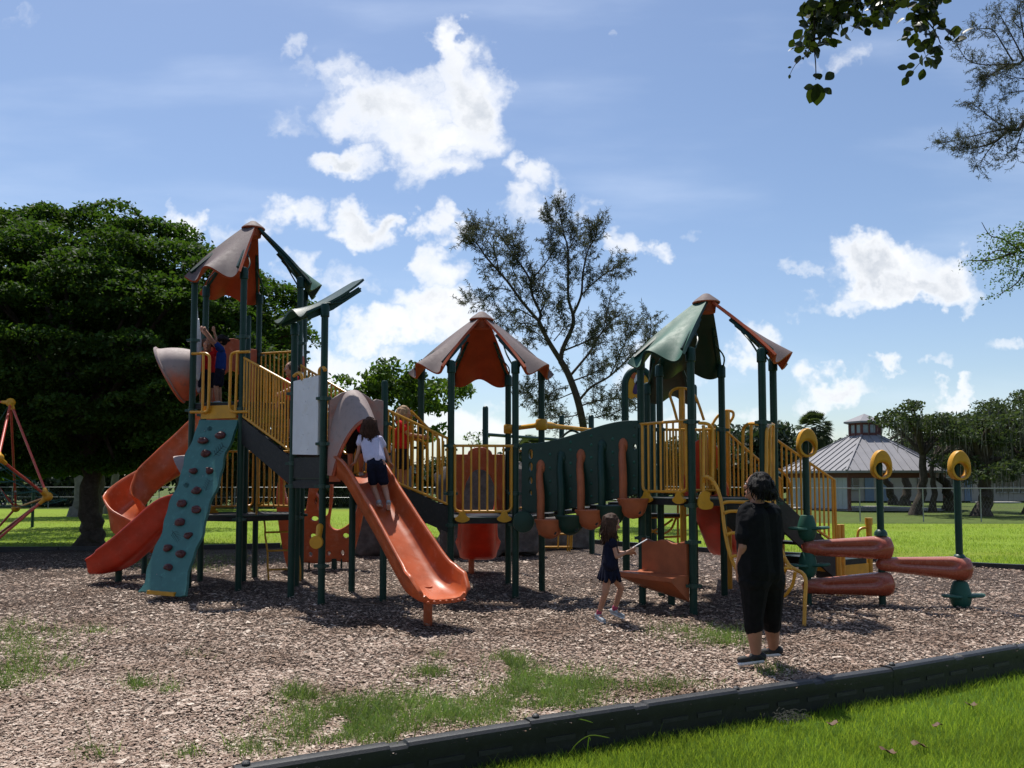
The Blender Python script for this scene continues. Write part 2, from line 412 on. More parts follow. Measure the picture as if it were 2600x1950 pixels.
m_hairb = hair_mat('black hair', (.008, .006, .006)); m_hairbr = hair_mat('brown hair', (.055, .028, .018)); m_hairbl = hair_mat('sun bleached hair', (.32, .21, .12))
# ================================================================== ground
K = [Vector(p) for p in ((-1.62, 1.2, 0), (-1.424, 4.456, 0), (.146, 5.30, 0), (1.625, 6.05, 0), (3.096, 6.78, 0), (4.61, 7.63, 0), (6.15, 8.52, 0), (7.75, 9.6, 0), (9.4, 10.6, 0), (12.6, 11.7, 0))]
BK = [(12.6, 11.7), (9.5, 14.1), (8.2, 14.9), (6.4, 16.4), (4.4, 17.9), (1.6, 20.9), (-1.0, 20.6), (-5.4, 19.4), (-8.0, 18.5), (-14, 18.1), (-30, 17.8)]
def mulch_mat():
    m = bpy.data.materials.new('wood mulch'); m.use_nodes = True; t = NG(m.node_tree); t.n.clear()
    out = t.new('ShaderNodeOutputMaterial'); pb = t.new('ShaderNodeBsdfPrincipled'); geo = t.new('ShaderNodeNewGeometry')
    po = geo.outputs['Position']
    wv = t.noise(po, 9, 3, .6); pw = t.vmath('ADD', po, t.vmath('MULTIPLY', wv.outputs['Color'], (.05, .05, 0)))
    vo = t.new('ShaderNodeTexVoronoi'); vo.feature = 'F1'; vo.inputs['Scale'].default_value = 42; t.l.new(t.vmath('MULTIPLY', pw, (1, 1.7, 1)), vo.inputs['Vector'])
    sp = t.new('ShaderNodeSeparateXYZ'); t.l.new(vo.outputs['Color'], sp.inputs[0])
    c = t.ramp(sp.outputs[0], [(0, (.085, .052, .034)), (.25, (.20, .128, .092)), (.5, (.295, .206, .156)), (.75, (.38, .286, .228)), (1, (.50, .415, .345))])
    big = t.noise(po, .9, 5, .62)
    c = t.mix(t.math('MULTIPLY', t.smooth(big.outputs['Fac'], .50, .66), .55), c, (.13, .070, .042, 1))
    ed = t.math('SUBTRACT', 1.0, t.smooth(vo.outputs['Distance'], .1, .55))
    c = t.mix(t.math('SUBTRACT', 1.0, t.smooth(ed, .0, .45)), c, (.035, .022, .016, 1))
    t.put(pb.inputs['Base Color'], c); pb.inputs['Roughness'].default_value = .85; pb.inputs['Specular IOR Level'].default_value = .2
    bp = t.new('ShaderNodeBump'); bp.inputs['Strength'].default_value = .9; bp.inputs['Distance'].default_value = .02
    t.put(bp.inputs['Height'], t.math('ADD', ed, t.math('MULTIPLY', sp.outputs[1], .6))); t.l.new(bp.outputs[0], pb.inputs['Normal'])
    t.l.new(pb.outputs[0], out.inputs[0]); return m
m_mulch = mulch_mat()
def chip_mat():
    m = bpy.data.materials.new('mulch chip'); m.use_nodes = True; t = NG(m.node_tree); t.n.clear()
    out = t.new('ShaderNodeOutputMaterial'); pb = t.new('ShaderNodeBsdfPrincipled'); geo = t.new('ShaderNodeNewGeometry')
    ri = geo.outputs['Random Per Island']
    c = t.ramp(ri, [(0, (.155, .095, .066)), (.18, (.255, .168, .122)), (.4, (.345, .242, .185)), (.65, (.42, .318, .252)), (.88, (.50, .395, .32)), (1, (.62, .53, .44))])
    big = t.noise(geo.outputs['Position'], .9, 5, .62)
    c = t.mix(t.math('MULTIPLY', t.smooth(big.outputs['Fac'], .47, .64), .66), c, (.15, .084, .050, 1))
    t.put(pb.inputs['Base Color'], c); pb.inputs['Roughness'].default_value = .7; pb.inputs['Specular IOR Level'].default_value = .3
    t.l.new(pb.outputs[0], out.inputs[0]); return m
m_chip = chip_mat()
def grass_ground(name, c0, c1, c2, sc):
    m = bpy.data.materials.new(name); m.use_nodes = True; t = NG(m.node_tree); t.n.clear()
    out = t.new('ShaderNodeOutputMaterial'); pb = t.new('ShaderNodeBsdfPrincipled'); geo = t.new('ShaderNodeNewGeometry'); po = geo.outputs['Position']
    a = t.noise(po, sc, 8, .7); b_ = t.noise(t.vmath('MULTIPLY', po, (.16, .55, 1)), .55, 5, .6)
    c = t.ramp(a.outputs['Fac'], [(.28, c0), (.5, c1), (.72, c2)])
    c = t.mix(t.math('MULTIPLY', t.smooth(b_.outputs['Fac'], .45, .7), .55), c, (c1[0] * .95, c1[1] * .68, c1[2] * .9, 1))  # stretched darker bands put tree shadows into the grass colour
    t.put(pb.inputs['Base Color'], c); pb.inputs['Roughness'].default_value = .9; pb.inputs['Specular IOR Level'].default_value = .12
    bp = t.new('ShaderNodeBump'); bp.inputs['Strength'].default_value = .8; bp.inputs['Distance'].default_value = .04
    t.l.new(a.outputs['Fac'], bp.inputs['Height']); t.l.new(bp.outputs[0], pb.inputs['Normal']); t.l.new(pb.outputs[0], out.inputs[0]); return m
m_lawn = grass_ground('lawn', (.10, .155, .014), (.165, .24, .022), (.23, .31, .038), 9)
m_lawnn = grass_ground('near lawn soil', (.03, .06, .010), (.06, .12, .014), (.10, .19, .02), 20)

mb = MB(); mb.add([(-900, 9, -.085), (900, 9, -.085), (900, 1500, -.085), (-900, 1500, -.085)], [(0, 1, 2, 3)])
m_lawnf = grass_ground('shade dulled lawn', (.045, .070, .016), (.075, .105, .024), (.11, .15, .036), 5)  # oak shade beyond the fence is put into this duller grass colour
mb2 = MB(); mb2.add([(-900, 52, -.078), (0, 46, -.078), (9, 38, -.078), (12, 31, -.078), (45, 30.5, -.078), (900, 30, -.078), (900, 1400, -.078), (-900, 1400, -.078)], [tuple(range(8))]); tag(obj('shade_dulled_lawn', mb2, m_lawnf), 'grass beyond the chain link fence, its colour dulled for the shade of the oaks', kind='structure')
lawn = tag(obj('lawn', mb, m_lawn), 'broad mown green lawn stretching to the fences and trees', kind='structure')
# mulch sheet, gently uneven
pit = [(p.x, p.y) for p in K] + BK[1:] + [(-30, -15), (-1.62, -15)]
def inside(x, y, poly):
    c = False; j = len(poly) - 1
    for i in range(len(poly)):
        xi, yi = poly[i]; xj, yj = poly[j]
        if (yi > y) != (yj > y) and x < (xj - xi) * (y - yi) / (yj - yi) + xi: c = not c
        j = i
    return c
def gz(x, y): return .035 * noise.noise(Vector((x * .55, y * .55, 0))) + .016 * noise.noise(Vector((x * 2.1, y * 2.1, 3)))
bm = bmesh.new(); vs = [bm.verts.new((x, y, 0)) for x, y in pit]; bm.faces.new(vs)
for k in range(220):
    bmesh.ops.bisect_plane(bm, geom=bm.verts[:] + bm.edges[:] + bm.faces[:], plane_co=(-30 + k * .2, 0, 0), plane_no=(1, 0, 0))
for k in range(92):
    bmesh.ops.bisect_plane(bm, geom=bm.verts[:] + bm.edges[:] + bm.faces[:], plane_co=(0, 3 + k * .2, 0), plane_no=(0, 1, 0))
for v in bm.verts: v.co.z = gz(v.co.x, v.co.y) - .012
me = bpy.data.meshes.new('mulch_bed'); bm.to_mesh(me); bm.free()
finish(me, m_mulch, 180); mulch = tag(link('mulch_bed', me), 'brown wood mulch bed under the play equipment', kind='structure')
# near lawn, lower than the mulch, on the camera's side of the border
nl = [(p.x, p.y) for p in K] + [(60, 11.8), (60, -15), (-1.62, -15)]
mb = MB(); mb.add([(x, y, -.205) for x, y in nl], [tuple(range(len(nl)))])
tag(obj('near_lawn', mb, m_lawnn), 'bright green near lawn outside the black border', kind='structure')

def quads(C, A, B, N=None, fold=0.0):
    """rhombus leaves: centre, half-length vector, half-width vector"""
    n = len(C); V = np.empty((n, 4, 3), np.float32)
    V[:, 0] = C - A; V[:, 2] = C + A; V[:, 1] = C + B; V[:, 3] = C - B
    if fold:
        nn = np.cross(A, B); nn /= np.linalg.norm(nn, axis=1, keepdims=True) + 1e-9
        w = np.linalg.norm(B, axis=1, keepdims=True) * fold
        V[:, 1] += nn * w; V[:, 3] += nn * w
    return V.reshape(-1, 3), np.arange(4 * n, dtype=np.int32).reshape(n, 4)
def unit(n): v = rng.normal(size=(n, 3)); return v / np.linalg.norm(v, axis=1, keepdims=True)
def leafset(C, L, W, up=0.6, fold=.3, droop=0.0):
    n = len(C); nr = unit(n); nr[:, 2] += up; nr /= np.linalg.norm(nr, axis=1, keepdims=True)
    a = unit(n); a[:, 2] -= droop; a -= nr * (a * nr).sum(1, keepdims=True); a /= np.linalg.norm(a, axis=1, keepdims=True) + 1e-9
    b = np.cross(nr, a); L = np.broadcast_to(L, (n,))[:, None]; W = np.broadcast_to(W, (n,))[:, None]
    return quads(C, a * L / 2, b * W / 2, fold=fold)
def blades(C, H, W, lean, az=None):
    """grass blades / strips: two bent quads each; C base, H height, W width, lean sideways reach"""
    n = len(C); az = rng.uniform(0, 2 * PI, n) if az is None else az
    f = rng.uniform(0, 2 * PI, n); side = np.stack([np.cos(f), np.sin(f), 0 * f], 1) * (W / 2)[:, None]
    d = np.stack([np.cos(az), np.sin(az), 0 * az], 1) * lean[:, None]
    up = np.array([0, 0, 1.0])
    M = C + up * (H * .6)[:, None] + d * .35; T = C + up * H[:, None] + d
    V = np.empty((n, 6, 3), np.float32)
    V[:, 0] = C - side; V[:, 1] = C + side; V[:, 2] = M - side * .75; V[:, 3] = M + side * .75; V[:, 4] = T - side * .12; V[:, 5] = T + side * .12
    o = (np.arange(n) * 6)[:, None]
    F = np.concatenate([o + np.array([0, 1, 3, 2]), o + np.array([2, 3, 5, 4])], 0)
    return V.reshape(-1, 3), F

# loose mulch chips, thickest close to the camera
def sample_ground(n, y0, y1, poly, side=.85):
    y = 1 / (1 / y0 + rng.uniform(0, 1, n) * (1 / y1 - 1 / y0)); x = rng.uniform(-.72, .72, n) * y * side
    ok = np.array([inside(a, b, poly) for a, b in zip(x, y)]); return x[ok], y[ok]
x, y = sample_ground(430000, 3.7, 17.5, pit, 1.0); n = len(x)
z = np.array([gz(a, b) for a, b in zip(x, y)]) + rng.uniform(-.004, .014, n)
az = rng.uniform(0, 2 * PI, n); tilt = rng.normal(0, .13, n); L = rng.gamma(3, .0029, n) * (1 + .05 * (y - 4)); Wd = L * rng.uniform(.22, .6, n)
a = np.stack([np.cos(az) * np.cos(tilt), np.sin(az) * np.cos(tilt), np.sin(tilt)], 1) * L[:, None]
t2 = rng.normal(0, .2, n); b = np.stack([-np.sin(az) * np.cos(t2), np.cos(az) * np.cos(t2), np.sin(t2)], 1) * Wd[:, None]
C = np.stack([x, y, z], 1)
V = np.empty((n, 4, 3), np.float32); V[:, 0] = C - a - b * .7; V[:, 1] = C + a - b; V[:, 2] = C + a * .8 + b; V[:, 3] = C - a * .9 + b * .8
tag(from_np('mulch_chips', V.reshape(-1, 3), np.arange(4 * n).reshape(n, 4), m_chip), 'loose brown and tan wood chips strewn over the mulch bed', kind='stuff')

m_grassb = mat('grass blade', (.205, .312, .046), .55, .2, 1.2, island=.55, trans=(1.3, 1.2, .6), tfac=.6, coord='World', spec=.3)
m_grassd = mat('weedy grass blade', (.13, .205, .055), .6, .25, 1.2, island=.6, trans=(1.3, 1.25, .7), tfac=.42, coord='World', spec=.25)
n = 260000; yy = 1 / (1 / 3.4 + rng.uniform(0, 1, n) * (1 / 10.5 - 1 / 3.4)); xx = rng.uniform(-.35, .70, n) * yy
ok = np.array([inside(a, b, nl) for a, b in zip(xx, yy)]); xx, yy = xx[ok], yy[ok]; n = len(xx)
pat = np.array([noise.noise(Vector((a * 1.7, b * 1.7, 5))) for a, b in zip(xx, yy)])
H = rng.uniform(.035, .085, n) * (1 + .5 * pat) * (1 + (rng.uniform(0, 1, n) > .985) * .6); W = rng.uniform(.0022, .0048, n)
Cb = np.stack([xx, yy, np.full(n, -.207)], 1)
V, F = blades(Cb, H, W, H * rng.uniform(.15, .8, n))
tag(from_np('grass', V, F, m_grassb), 'bright yellow green grass blades on the near lawn', kind='stuff')
# short blades that roughen the far lawn
n = 190000; yy = 1 / (1 / 12.2 + rng.uniform(0, 1, n) * (1 / 40 - 1 / 12.2)); xx = rng.uniform(-.72, .72, n) * yy
ok = np.array([not inside(a, b, pit) for a, b in zip(xx, yy)]) & (yy < 39.5 - np.clip(xx, 0, 12) * .72); xx, yy = xx[ok], yy[ok]; n = len(xx)
pat = np.array([noise.noise(Vector((a * .35, b * .8, 2))) + .6 * noise.noise(Vector((a * 1.4, b * 2.2, 9))) for a, b in zip(xx, yy)])
H = rng.uniform(.03, .075, n) * (1 + .9 * pat); W = rng.uniform(.005, .011, n); H = np.maximum(H, .012)
V, F = blades(np.stack([xx, yy, np.full(n, -.09)], 1), H, W, H * rng.uniform(.2, 1.0, n))
tag(from_np('lawn_grass', V, F, m_grassb), 'short green grass blades of the far lawn', kind='stuff')
# straggling grass in the mulch
spots = [(760, 1775, 60, 24, 1400), (900, 1810, 170, 40, 4200), (1050, 1800, 160, 45, 3600), (830, 1860, 160, 50, 3600), (980, 1860, 140, 40, 2600), (1290, 1690, 55, 26, 2200), (1330, 1740, 110, 40, 3800), (1420, 1750, 120, 40, 3200), (1500, 1735, 120, 35, 2200),
         (1240, 1800, 160, 35, 2600), (1090, 1715, 60, 16, 900), (1110, 1670, 20, 8, 160), (350, 1745, 45, 16, 520), (425, 1758, 35, 14, 260), (40, 1620, 150, 45, 2600), (60, 1690, 90, 50, 2000), (10, 1735, 40, 18, 500), (170, 1685, 40, 14, 320),
         (1790, 1615, 110, 22, 1900), (1850, 1625, 55, 20, 1000), (1700, 1605, 60, 16, 300), (470, 1915, 50, 20, 260), (640, 1905, 70, 25, 500), (1180, 1830, 150, 20, 1500), (1420, 1790, 160, 24, 1900), (1700, 1750, 120, 20, 900), (1960, 1705, 60, 18, 350),
         (240, 1920, 60, 20, 160), (250, 1600, 60, 12, 260), (500, 1660, 40, 10, 60), (470, 1440, 130, 16, 1600), (350, 1432, 60, 8, 500), (560, 1420, 150, 14, 1400)]
px = []; 
for (u, v, ru, rv, k) in spots:
    k = int(k * .62)
    uu = u + rng.normal(0, .5, k) * ru; vv = v + rng.normal(0, .5, k) * rv
    for a, b in zip(uu, vv):
        p = Gd(a, max(b, 1300)); 
        if inside(p.x, p.y, pit) and noise.noise(Vector((p.x * 4, p.y * 4, 1))) > -.22: px.append((p.x, p.y, gz(p.x, p.y) - .01))
Cb = np.array(px); n = len(Cb); H = rng.gamma(3, .016, n) + .012; W = rng.uniform(.003, .0062, n)
V, F = blades(Cb, H, W, H * rng.uniform(.3, 1.3, n))
tag(from_np('weedy_grass', V, F, m_grassd), 'straggling green grass tufts growing through the mulch', kind='stuff')

# ------------------------------------------------------------------ black plastic border timbers
def timber(parent, a, b, top, bot, w=.10, step=0.0):
    d = (b - a); L = d.length; d.normalize(); s_ = Vector((-d.y, d.x, 0))            # s_ points to the mulch
    o = a - s_ * 0; prof = [(-.005, bot), (0, top - .10), (-.006, top - .085), (-.006, top - .02), (.008, top - .003), (.02, top), (w - .02, top), (w - .006, top - .008), (w, top - .03), (w, bot)]
    mb = MB(); rings = []
    for t_ in (0, .03, L * .5 - .06, L * .5 - .05, L * .5 + .05, L * .5 + .06, L - .03, L):
        dz = -.012 if abs(t_ - L * .5) < .055 else 0
        rings.append([o + d * t_ + s_ * x + Vector((0, 0, z + (dz if z > top - .05 else 0) + step)) for x, z in prof])
    mb.loft(rings)
    for k in range(5):                                                                # recessed bays on the face
        x0 = L * (.06 + .18 * k); mb.bar(o + d * x0 - s_ * .004 + Vector((0, 0, top - .135 + step)), o + d * (x0 + L * .13) - s_ * .004 + Vector((0, 0, top - .135 + step)), .006, .03)
    e = obj('timber', mb, m_kerb, parent, ang=30)
    c = MB(); c.lathe([(.022, top - .01 + step), (.024, top + .012 + step), (.016, top + .022 + step), (.004, top + .025 + step)], (o.x + d.x * .06 + s_.x * .05, o.y + d.y * .06 + s_.y * .05, 0), n=10)
    obj('stake_cap', c, m_kerb, e)
nb_ = thing('border_edging', (.146, 5.30, -.2), 'low black plastic timber border between the mulch and the near lawn', 'edging')
for i in range(1, len(K) - 1):
    timber(nb_, K[i] + (K[i + 1] - K[i]).normalized() * -.03, K[i + 1], .045, -.25, step=(.012 if i % 2 == 0 else 0.0))
timber(nb_, K[0], K[1] - Vector((0, .02, 0)), .04, -.25)
fb = thing('border_edging', (1.6, 20.9, 0), 'thin black timber border at the far edge of the mulch by the lawn', 'edging')
for i in range(len(BK) - 1):
    a, b = Vector((*BK[i], 0)), Vector((*BK[i + 1], 0)); n_ = max(1, int((b - a).length / 1.7)); d = (b - a) / n_
    mbx = None
    for k in range(n_):
        p, q_ = a + d * k, a + d * (k + 1); mb = MB(); mb.bar(p + Vector((0, 0, .02)), q_ - d * .01 + Vector((0, 0, .02)), .1, .14)
        obj('timber', mb, m_kerb, fb)
# tall weeds against the border
wd = MB()
for (u, v, h, l) in ((985, 1945, .30, .10), (1005, 1940, .22, -.14), (1045, 1950, .34, .06), (1365, 1900, .26, .03), (1395, 1890, .30, .16), (1410, 1895, .24, .22), (1425, 1900, .20, -.08), (1440, 1915, .18, .24), (1490, 1930, .2, .02), (1110, 1955, .2, -.1), (2505, 1690, .2, .05), (2515, 1688, .22, -.12), (2570, 1668, .22, .06)):
    b0 = Gd(u, v + 18, -.2); pts = cr([b0, b0 + Vector((l * .2, -.01, h * .55)), b0 + Vector((l * .6, -.02, h * .92)), b0 + Vector((l * 1.1, -.03, h * .85))], 4)
    wd.tube(pts, [.0035] * (len(pts) - 1) + [.001], 4)
tag(obj('weeds', wd, m_grassb), 'tall grass weeds sprouting at the foot of the black border', kind='stuff')

# ================================================================== trees
m_bark = mat('grey brown bark', (.055, .043, .034), .9, .3, 7, 1.0, 26, .15, (.11, .10, .085), .5)
m_barkg = mat('pale grey bark', (.15, .14, .125), .9, .2, 5, .7, 30, .15, (.08, .075, .065), .4)
m_leafd = mat('dark leaf', (.036, .078, .015), .65, .2, 1.5, island=.55, trans=(1.6, 1.5, .6), tfac=.42, coord='World', spec=.16)
m_leafb = mat('bright leaf', (.062, .118, .020), .55, .2, 1.5, island=.5, trans=(1.6, 1.5, .6), tfac=.42, coord='World', spec=.2)
m_leafo = mat('oak leaf', (.052, .075, .034), .6, .2, 1.5, island=.5, trans=(1.4, 1.4, .7), tfac=.36, coord='World', spec=.15)
m_needle = mat('needle', (.060, .070, .048), .7, .2, 1.5, island=.5, trans=(1.3, 1.2, .8), tfac=.35, coord='World', spec=.25)
m_moss = mat('grey hanging moss', (.10, .10, .082), .9, .2, 3, island=.4, tfac=.25, coord='World')
m_woods = mat('far foliage', (.026, .045, .020), .6, .2, .5, island=.5, trans=(1.4, 1.4, .7), tfac=.25, coord='World')

def trunk_mb(paths, n=9):
    mb = MB()
    for pts, r0, r1, k in paths:
        c = cr(pts, k) if len(pts) > 2 else [Vector(p) for p in pts]
        for i in range(1, len(c) - 1): c[i] = c[i] + Vector((random.uniform(-1, 1), random.uniform(-1, 1), random.uniform(-.4, .4))) * r1 * .5
        N = len(c); mb.tube(c, [r0 + (r1 - r0) * i / (N - 1) for i in range(N)], n)
    return mb
def pad_points(lobes, shell=.35):
    out = []
    for (c, rx, ry, rz, k) in lobes:
        d = unit(k); r = rng.uniform(shell, 1, k) ** .6; d *= r[:, None]
        d[:, 2] = np.where(d[:, 2] < 0, d[:, 2] * .75, d[:, 2])
        out.append(np.array(c) + d * np.array([rx, ry, rz]))
    return np.concatenate(out)

# --- the big dark tree on the left
bt = thing('broadleaf_tree', Gd(228, 1382), 'huge dark spreading broadleaf tree filling the left of the lawn', 'tree')
b0 = bt.location; lob = []; cxy = Vector((-9.6, 20.3, 0))
def crown_r(u_):                                        # height of the crown's top edge by picture column
    xs = [-200, 0, 150, 300, 420, 500, 560, 640, 700, 760, 815, 835]; ys = [595, 548, 542, 560, 578, 625, 672, 690, 722, 780, 875, 915]
    return float(np.interp(u_, xs, ys))
C1 = []
for layer, yo in ((0, 0.0), (1, 1.3), (2, 2.6)):
    v0 = 560.0; row = 0
    while v0 < 1215:
        u0 = -190 + (row % 2) * 55
        while u0 < 790:
            u = u0 + random.uniform(-42, 42); v = v0 + random.uniform(-62, 62); top = crown_r(u) - 10; bot = np.interp(u, [-200, 480, 560, 640, 720, 820], [1225, 1200, 1130, 1050, 1020, 960]); u0 += random.uniform(85, 130)
            if v < top + 16 or v > bot or random.random() < .10 or u > 770: continue
            f = (v - top) / (bot - top); bulge = 2.9 * math.sqrt(max(.04, 1 - (2 * f - 1.0) ** 2)) * max(.25, min(1, (800 - u) / 250))
            Y = 20.3 - bulge * (1 - layer * .55) + random.uniform(-.4, .4); p = P(u, v, Y); Rr = random.uniform(.50, .92) * (1 if u < 640 else .72)
            lob.append((p, Rr, Rr, .3, 1)); k = int(760 * Rr * (1 if layer == 0 else .7)); a = rng.uniform(0, 2 * PI, k); r_ = np.sqrt(rng.uniform(0, 1, k)); sq = 1 + .22 * np.sin(3 * a + row) + .12 * np.sin(7 * a)
            C1.append(np.stack([p.x + Rr * 1.15 * r_ * sq * np.cos(a), p.y + Rr * r_ * sq * np.sin(a), p.z + .34 * Rr * (.6 - r_ ** 2.2) + rng.normal(0, .055, k)], 1))
        v0 += 66; row += 1
for k in range(44):                                      # sprays along the top edge
    u = -170 + 920 * (k + random.random()) / 44; p = P(u, crown_r(u) + random.uniform(-6, 34), 20.3); p.y += random.uniform(-1.0, 1.0); Rr = random.uniform(.28, .66); n_ = int(720 * Rr); a = rng.uniform(0, 2 * PI, n_); r_ = np.sqrt(rng.uniform(0, 1, n_))
    C1.append(np.stack([p.x + Rr * 1.2 * r_ * np.cos(a), p.y + Rr * r_ * np.sin(a), p.z + .5 * Rr * (.6 - r_ ** 2.2) + rng.normal(0, .06, n_)], 1))
C1 = np.concatenate(C1); C1 = C1[C1[:, 2] > 1.1]
core = rng.uniform(0, 1, (42000, 3)); cu = -150 + core[:, 0] * 880; ct = np.array([crown_r(q_) for q_ in cu]) + 90
cb = np.interp(cu, [-200, 480, 640, 800], [1230, 1190, 1040, 930]); cvv = ct + (cb - ct) * core[:, 1]
core = np.array([P(a, b, 21.4) + Vector((0, (c - .5) * 2.6, 0)) for a, b, c in zip(cu, cvv, core[:, 2])])
V1, F1 = leafset(C1, rng.uniform(.085, .15, len(C1)), rng.uniform(.05, .085, len(C1)), up=1.0, droop=.3)
V2, F2 = leafset(core, .20, .14, up=.2)
from_np('crown', np.concatenate([V1, V2]), np.concatenate([F1, F2 + len(V1)]), m_leafd, bt)
paths = [([b0 + Vector((0, 0, -.1)), b0 + Vector((.02, 0, .35)), b0 + Vector((-.02, 0, 1.4)), b0 + Vector((-.1, 0, 2.6))], .30, .17, 5), ([b0 + Vector((0, 0, -.1)), b0 + Vector((0, 0, .22))], .46, .22, 1)]
fork = b0 + Vector((-.1, 0, 2.4))
for (c, *_r) in random.sample(lob, 34):
    mid = fork.lerp(c, .5) + Vector((0, 0, .5)); paths.append(([fork, mid, c], .09, .02, 4))
obj('trunk', trunk_mb(paths, 10), m_bark, bt)

def simple_tree(name, base, h_fork, r, lobes, leaf, label, L, W, bark=m_bark, group=None, moss=0, lean=(0, 0), up=.7, cat='tree', limbs=12):
    base = Vector(base); t = thing(name, base, label, cat, group)
    Cc = pad_points(lobes, .2); V, F = leafset(Cc, rng.uniform(.7, 1.25, len(Cc)) * L, rng.uniform(.7, 1.2, len(Cc)) * W, up=up, droop=.2)
    from_np('crown', V, F, leaf, t)
    fk = base + Vector((lean[0], lean[1], h_fork))
    ps = [([base + Vector((0, 0, -.1)), base.lerp(fk, .45) + Vector((r * .6, 0, 0)), fk], r, r * .6, 5), ([base + Vector((0, 0, -.1)), base.lerp(fk, .12)], r * 1.45, r * .95, 1)]
    ls = lobes if len(lobes) <= limbs else random.sample(lobes, limbs)
    for (c, *_q) in ls:
        c = Vector(c); m_ = fk.lerp(c, .5) + Vector((random.uniform(-.3, .3), 0, random.uniform(.1, .5)))
        ps.append(([fk, m_, c], r * .45, r * .1, 4))
    obj('trunk', trunk_mb(ps), bark, t)
    if moss:
        s0 = Cc[rng.choice(len(Cc), moss)]; ln = rng.uniform(.3, 1.3, moss)
        Vm, Fm = blades(s0, -ln, rng.uniform(.02, .06, moss), rng.uniform(0, .12, moss)); from_np('hanging_moss', Vm, Fm, m_moss, t)['kind'] = 'stuff'
    return t
def lobes_px(spec, Y, dy, s, k, flat=.7):
    """lobes from (u, v, ru, rv) regions of the crown at distance Y"""
    out = []
    for (u, v, ru, rv, n) in spec:
        for i in range(n):
            a = random.uniform(0, 2 * PI); q_ = math.sqrt(random.random())
            p = P(u + ru * q_ * math.cos(a), v + rv * q_ * math.sin(a), Y) + Vector((0, random.uniform(-dy, dy), 0)); ss = s * random.uniform(.6, 1.2)
            out.append((p, ss, ss, ss * flat, int(k * ss * ss / (s * s))))
    return out
# grey trunked trees behind the big one
simple_tree('shade_tree', Gd(192, 1307), 3.0, .26, lobes_px([(120, 1060, 170, 120, 16)], 36.6, 2, 1.1, 420), m_leafd, 'pale grey trunked tree standing just left behind the big dark tree', .22, .14, m_barkg)
simple_tree('shade_tree', Gd(276, 1300), 3.0, .22, lobes_px([(300, 1060, 160, 120, 16)], 38, 2, 1.1, 420), m_leafd, 'slim grey trunked tree seen between the big trunk and the orange slide', .22, .14, m_barkg, lean=(.35, 0))
simple_tree('shade_tree', Gd(232, 1336), 3.2, .26, lobes_px([(60, 900, 200, 150, 16), (330, 880, 180, 140, 16)], 28, 2.2, 1.2, 420), m_leafd, 'shade tree hidden straight behind the trunk of the big dark tree', .20, .12, m_bark)
simple_tree('shade_tree', Gd(448, 1288), 3.0, .30, lobes_px([(420, 1000, 170, 120, 16), (560, 1040, 120, 90, 10)], 45, 2.2, 1.5, 420), m_leafd, 'far shade tree whose trunk foot shows under the curving orange slide', .26, .16, m_bark)
# small bright tree behind the slide platform
simple_tree('bright_tree', Gd(1010, 1345), 2.6, .12, lobes_px([(920, 980, 55, 30, 7), (965, 1000, 90, 50, 12), (1010, 955, 60, 25, 7), (1060, 985, 90, 45, 14), (1090, 1050, 60, 60, 10), (880, 1010, 40, 30, 5), (1165, 1000, 30, 18, 4), (990, 1080, 90, 50, 10), (880, 1080, 50, 60, 6)], 24, .9, .42, 95, .7), m_leafb, 'small bright green tree behind the slide platform', .17, .10, m_bark, up=.4)

# --- feathery casuarina behind the middle tower, and the one whose boughs reach in from the right
def casuarina(t, paths, Y, scale, needles, twigs_per_m, seed, tw=(.5, 1.3), nw=.012, nl=(.10, .24), avoid_base=0.0):
    rs = np.random.default_rng(seed); mb = MB(); starts = []; dirs = []; tmb = MB()
    for pts, r0, r1, dens in paths:
        c = cr(pts, 7); N = len(c); mb.tube(c, [(r0 + (r1 - r0) * i / (N - 1)) * .75 for i in range(N)], 8)
        tot = sum((c[i + 1] - c[i]).length for i in range(N - 1)); k = int(tot * twigs_per_m * dens)
        for i in range(k):
            f = rs.uniform(.12, 1) ** .8; j = min(N - 2, int(f * (N - 1))); p = c[j].lerp(c[j + 1], rs.uniform())
            tdir = (c[j + 1] - c[j]).normalized(); rd = Vector(rs.normal(size=3)); rd -= tdir * rd.dot(tdir) * .6; rd.normalize()
            d = (rd * 1.0 + tdir * .6 + Vector((0, 0, .25))).normalized(); ln = rs.uniform(*tw) * (1 - .35 * f) * scale
            e = p + d * ln + Vector((0, 0, .12 * ln)); m_ = p + d * ln * .5 + Vector(rs.normal(size=3)) * .06 * ln
            tmb.tube([p, m_, e], [.008 * scale, .006 * scale, .003 * scale], 4)
            for q_ in range(needles):
                g_ = rs.uniform(.2, 1); s0 = (p.lerp(m_, g_ * 2) if g_ < .5 else m_.lerp(e, g_ * 2 - 1)); starts.append(s0); dd = Vector(rs.normal(size=3)) * .75 + d * .55 + Vector((0, 0, -.15)); dirs.append(dd.normalized())
    S = np.array(starts); D = np.array(dirs); n = len(S); ln = rs.uniform(*nl, n)[:, None] * scale
    b_ = np.cross(D, unit(n)); b_ /= np.linalg.norm(b_, axis=1, keepdims=True) + 1e-9
    V, F = quads(S + D * ln / 2, D * ln / 2, b_ * nw * scale); 
    tr = obj('trunk', mb, m_bark, t); obj('twigs', tmb, m_bark, t)['kind'] = 'stuff'; from_np('needles', V, F, m_needle, t)['kind'] = 'stuff'
def tp(x, y, Y, dy=0): p = P(x / 2.5926 + 1140, y / 2.5926 + 480, Y); p.y += dy; return p
ct = thing('casuarina_tree', Gd(1500, 1327), 'tall feathery casuarina with a leaning forked trunk behind the middle tower', 'tree')
Y = 30.0
def tl(l, dy0, dy1): return [tp(x, y, Y, dy0 + (dy1 - dy0) * i / (len(l) - 1)) for i, (x, y) in enumerate(l)]
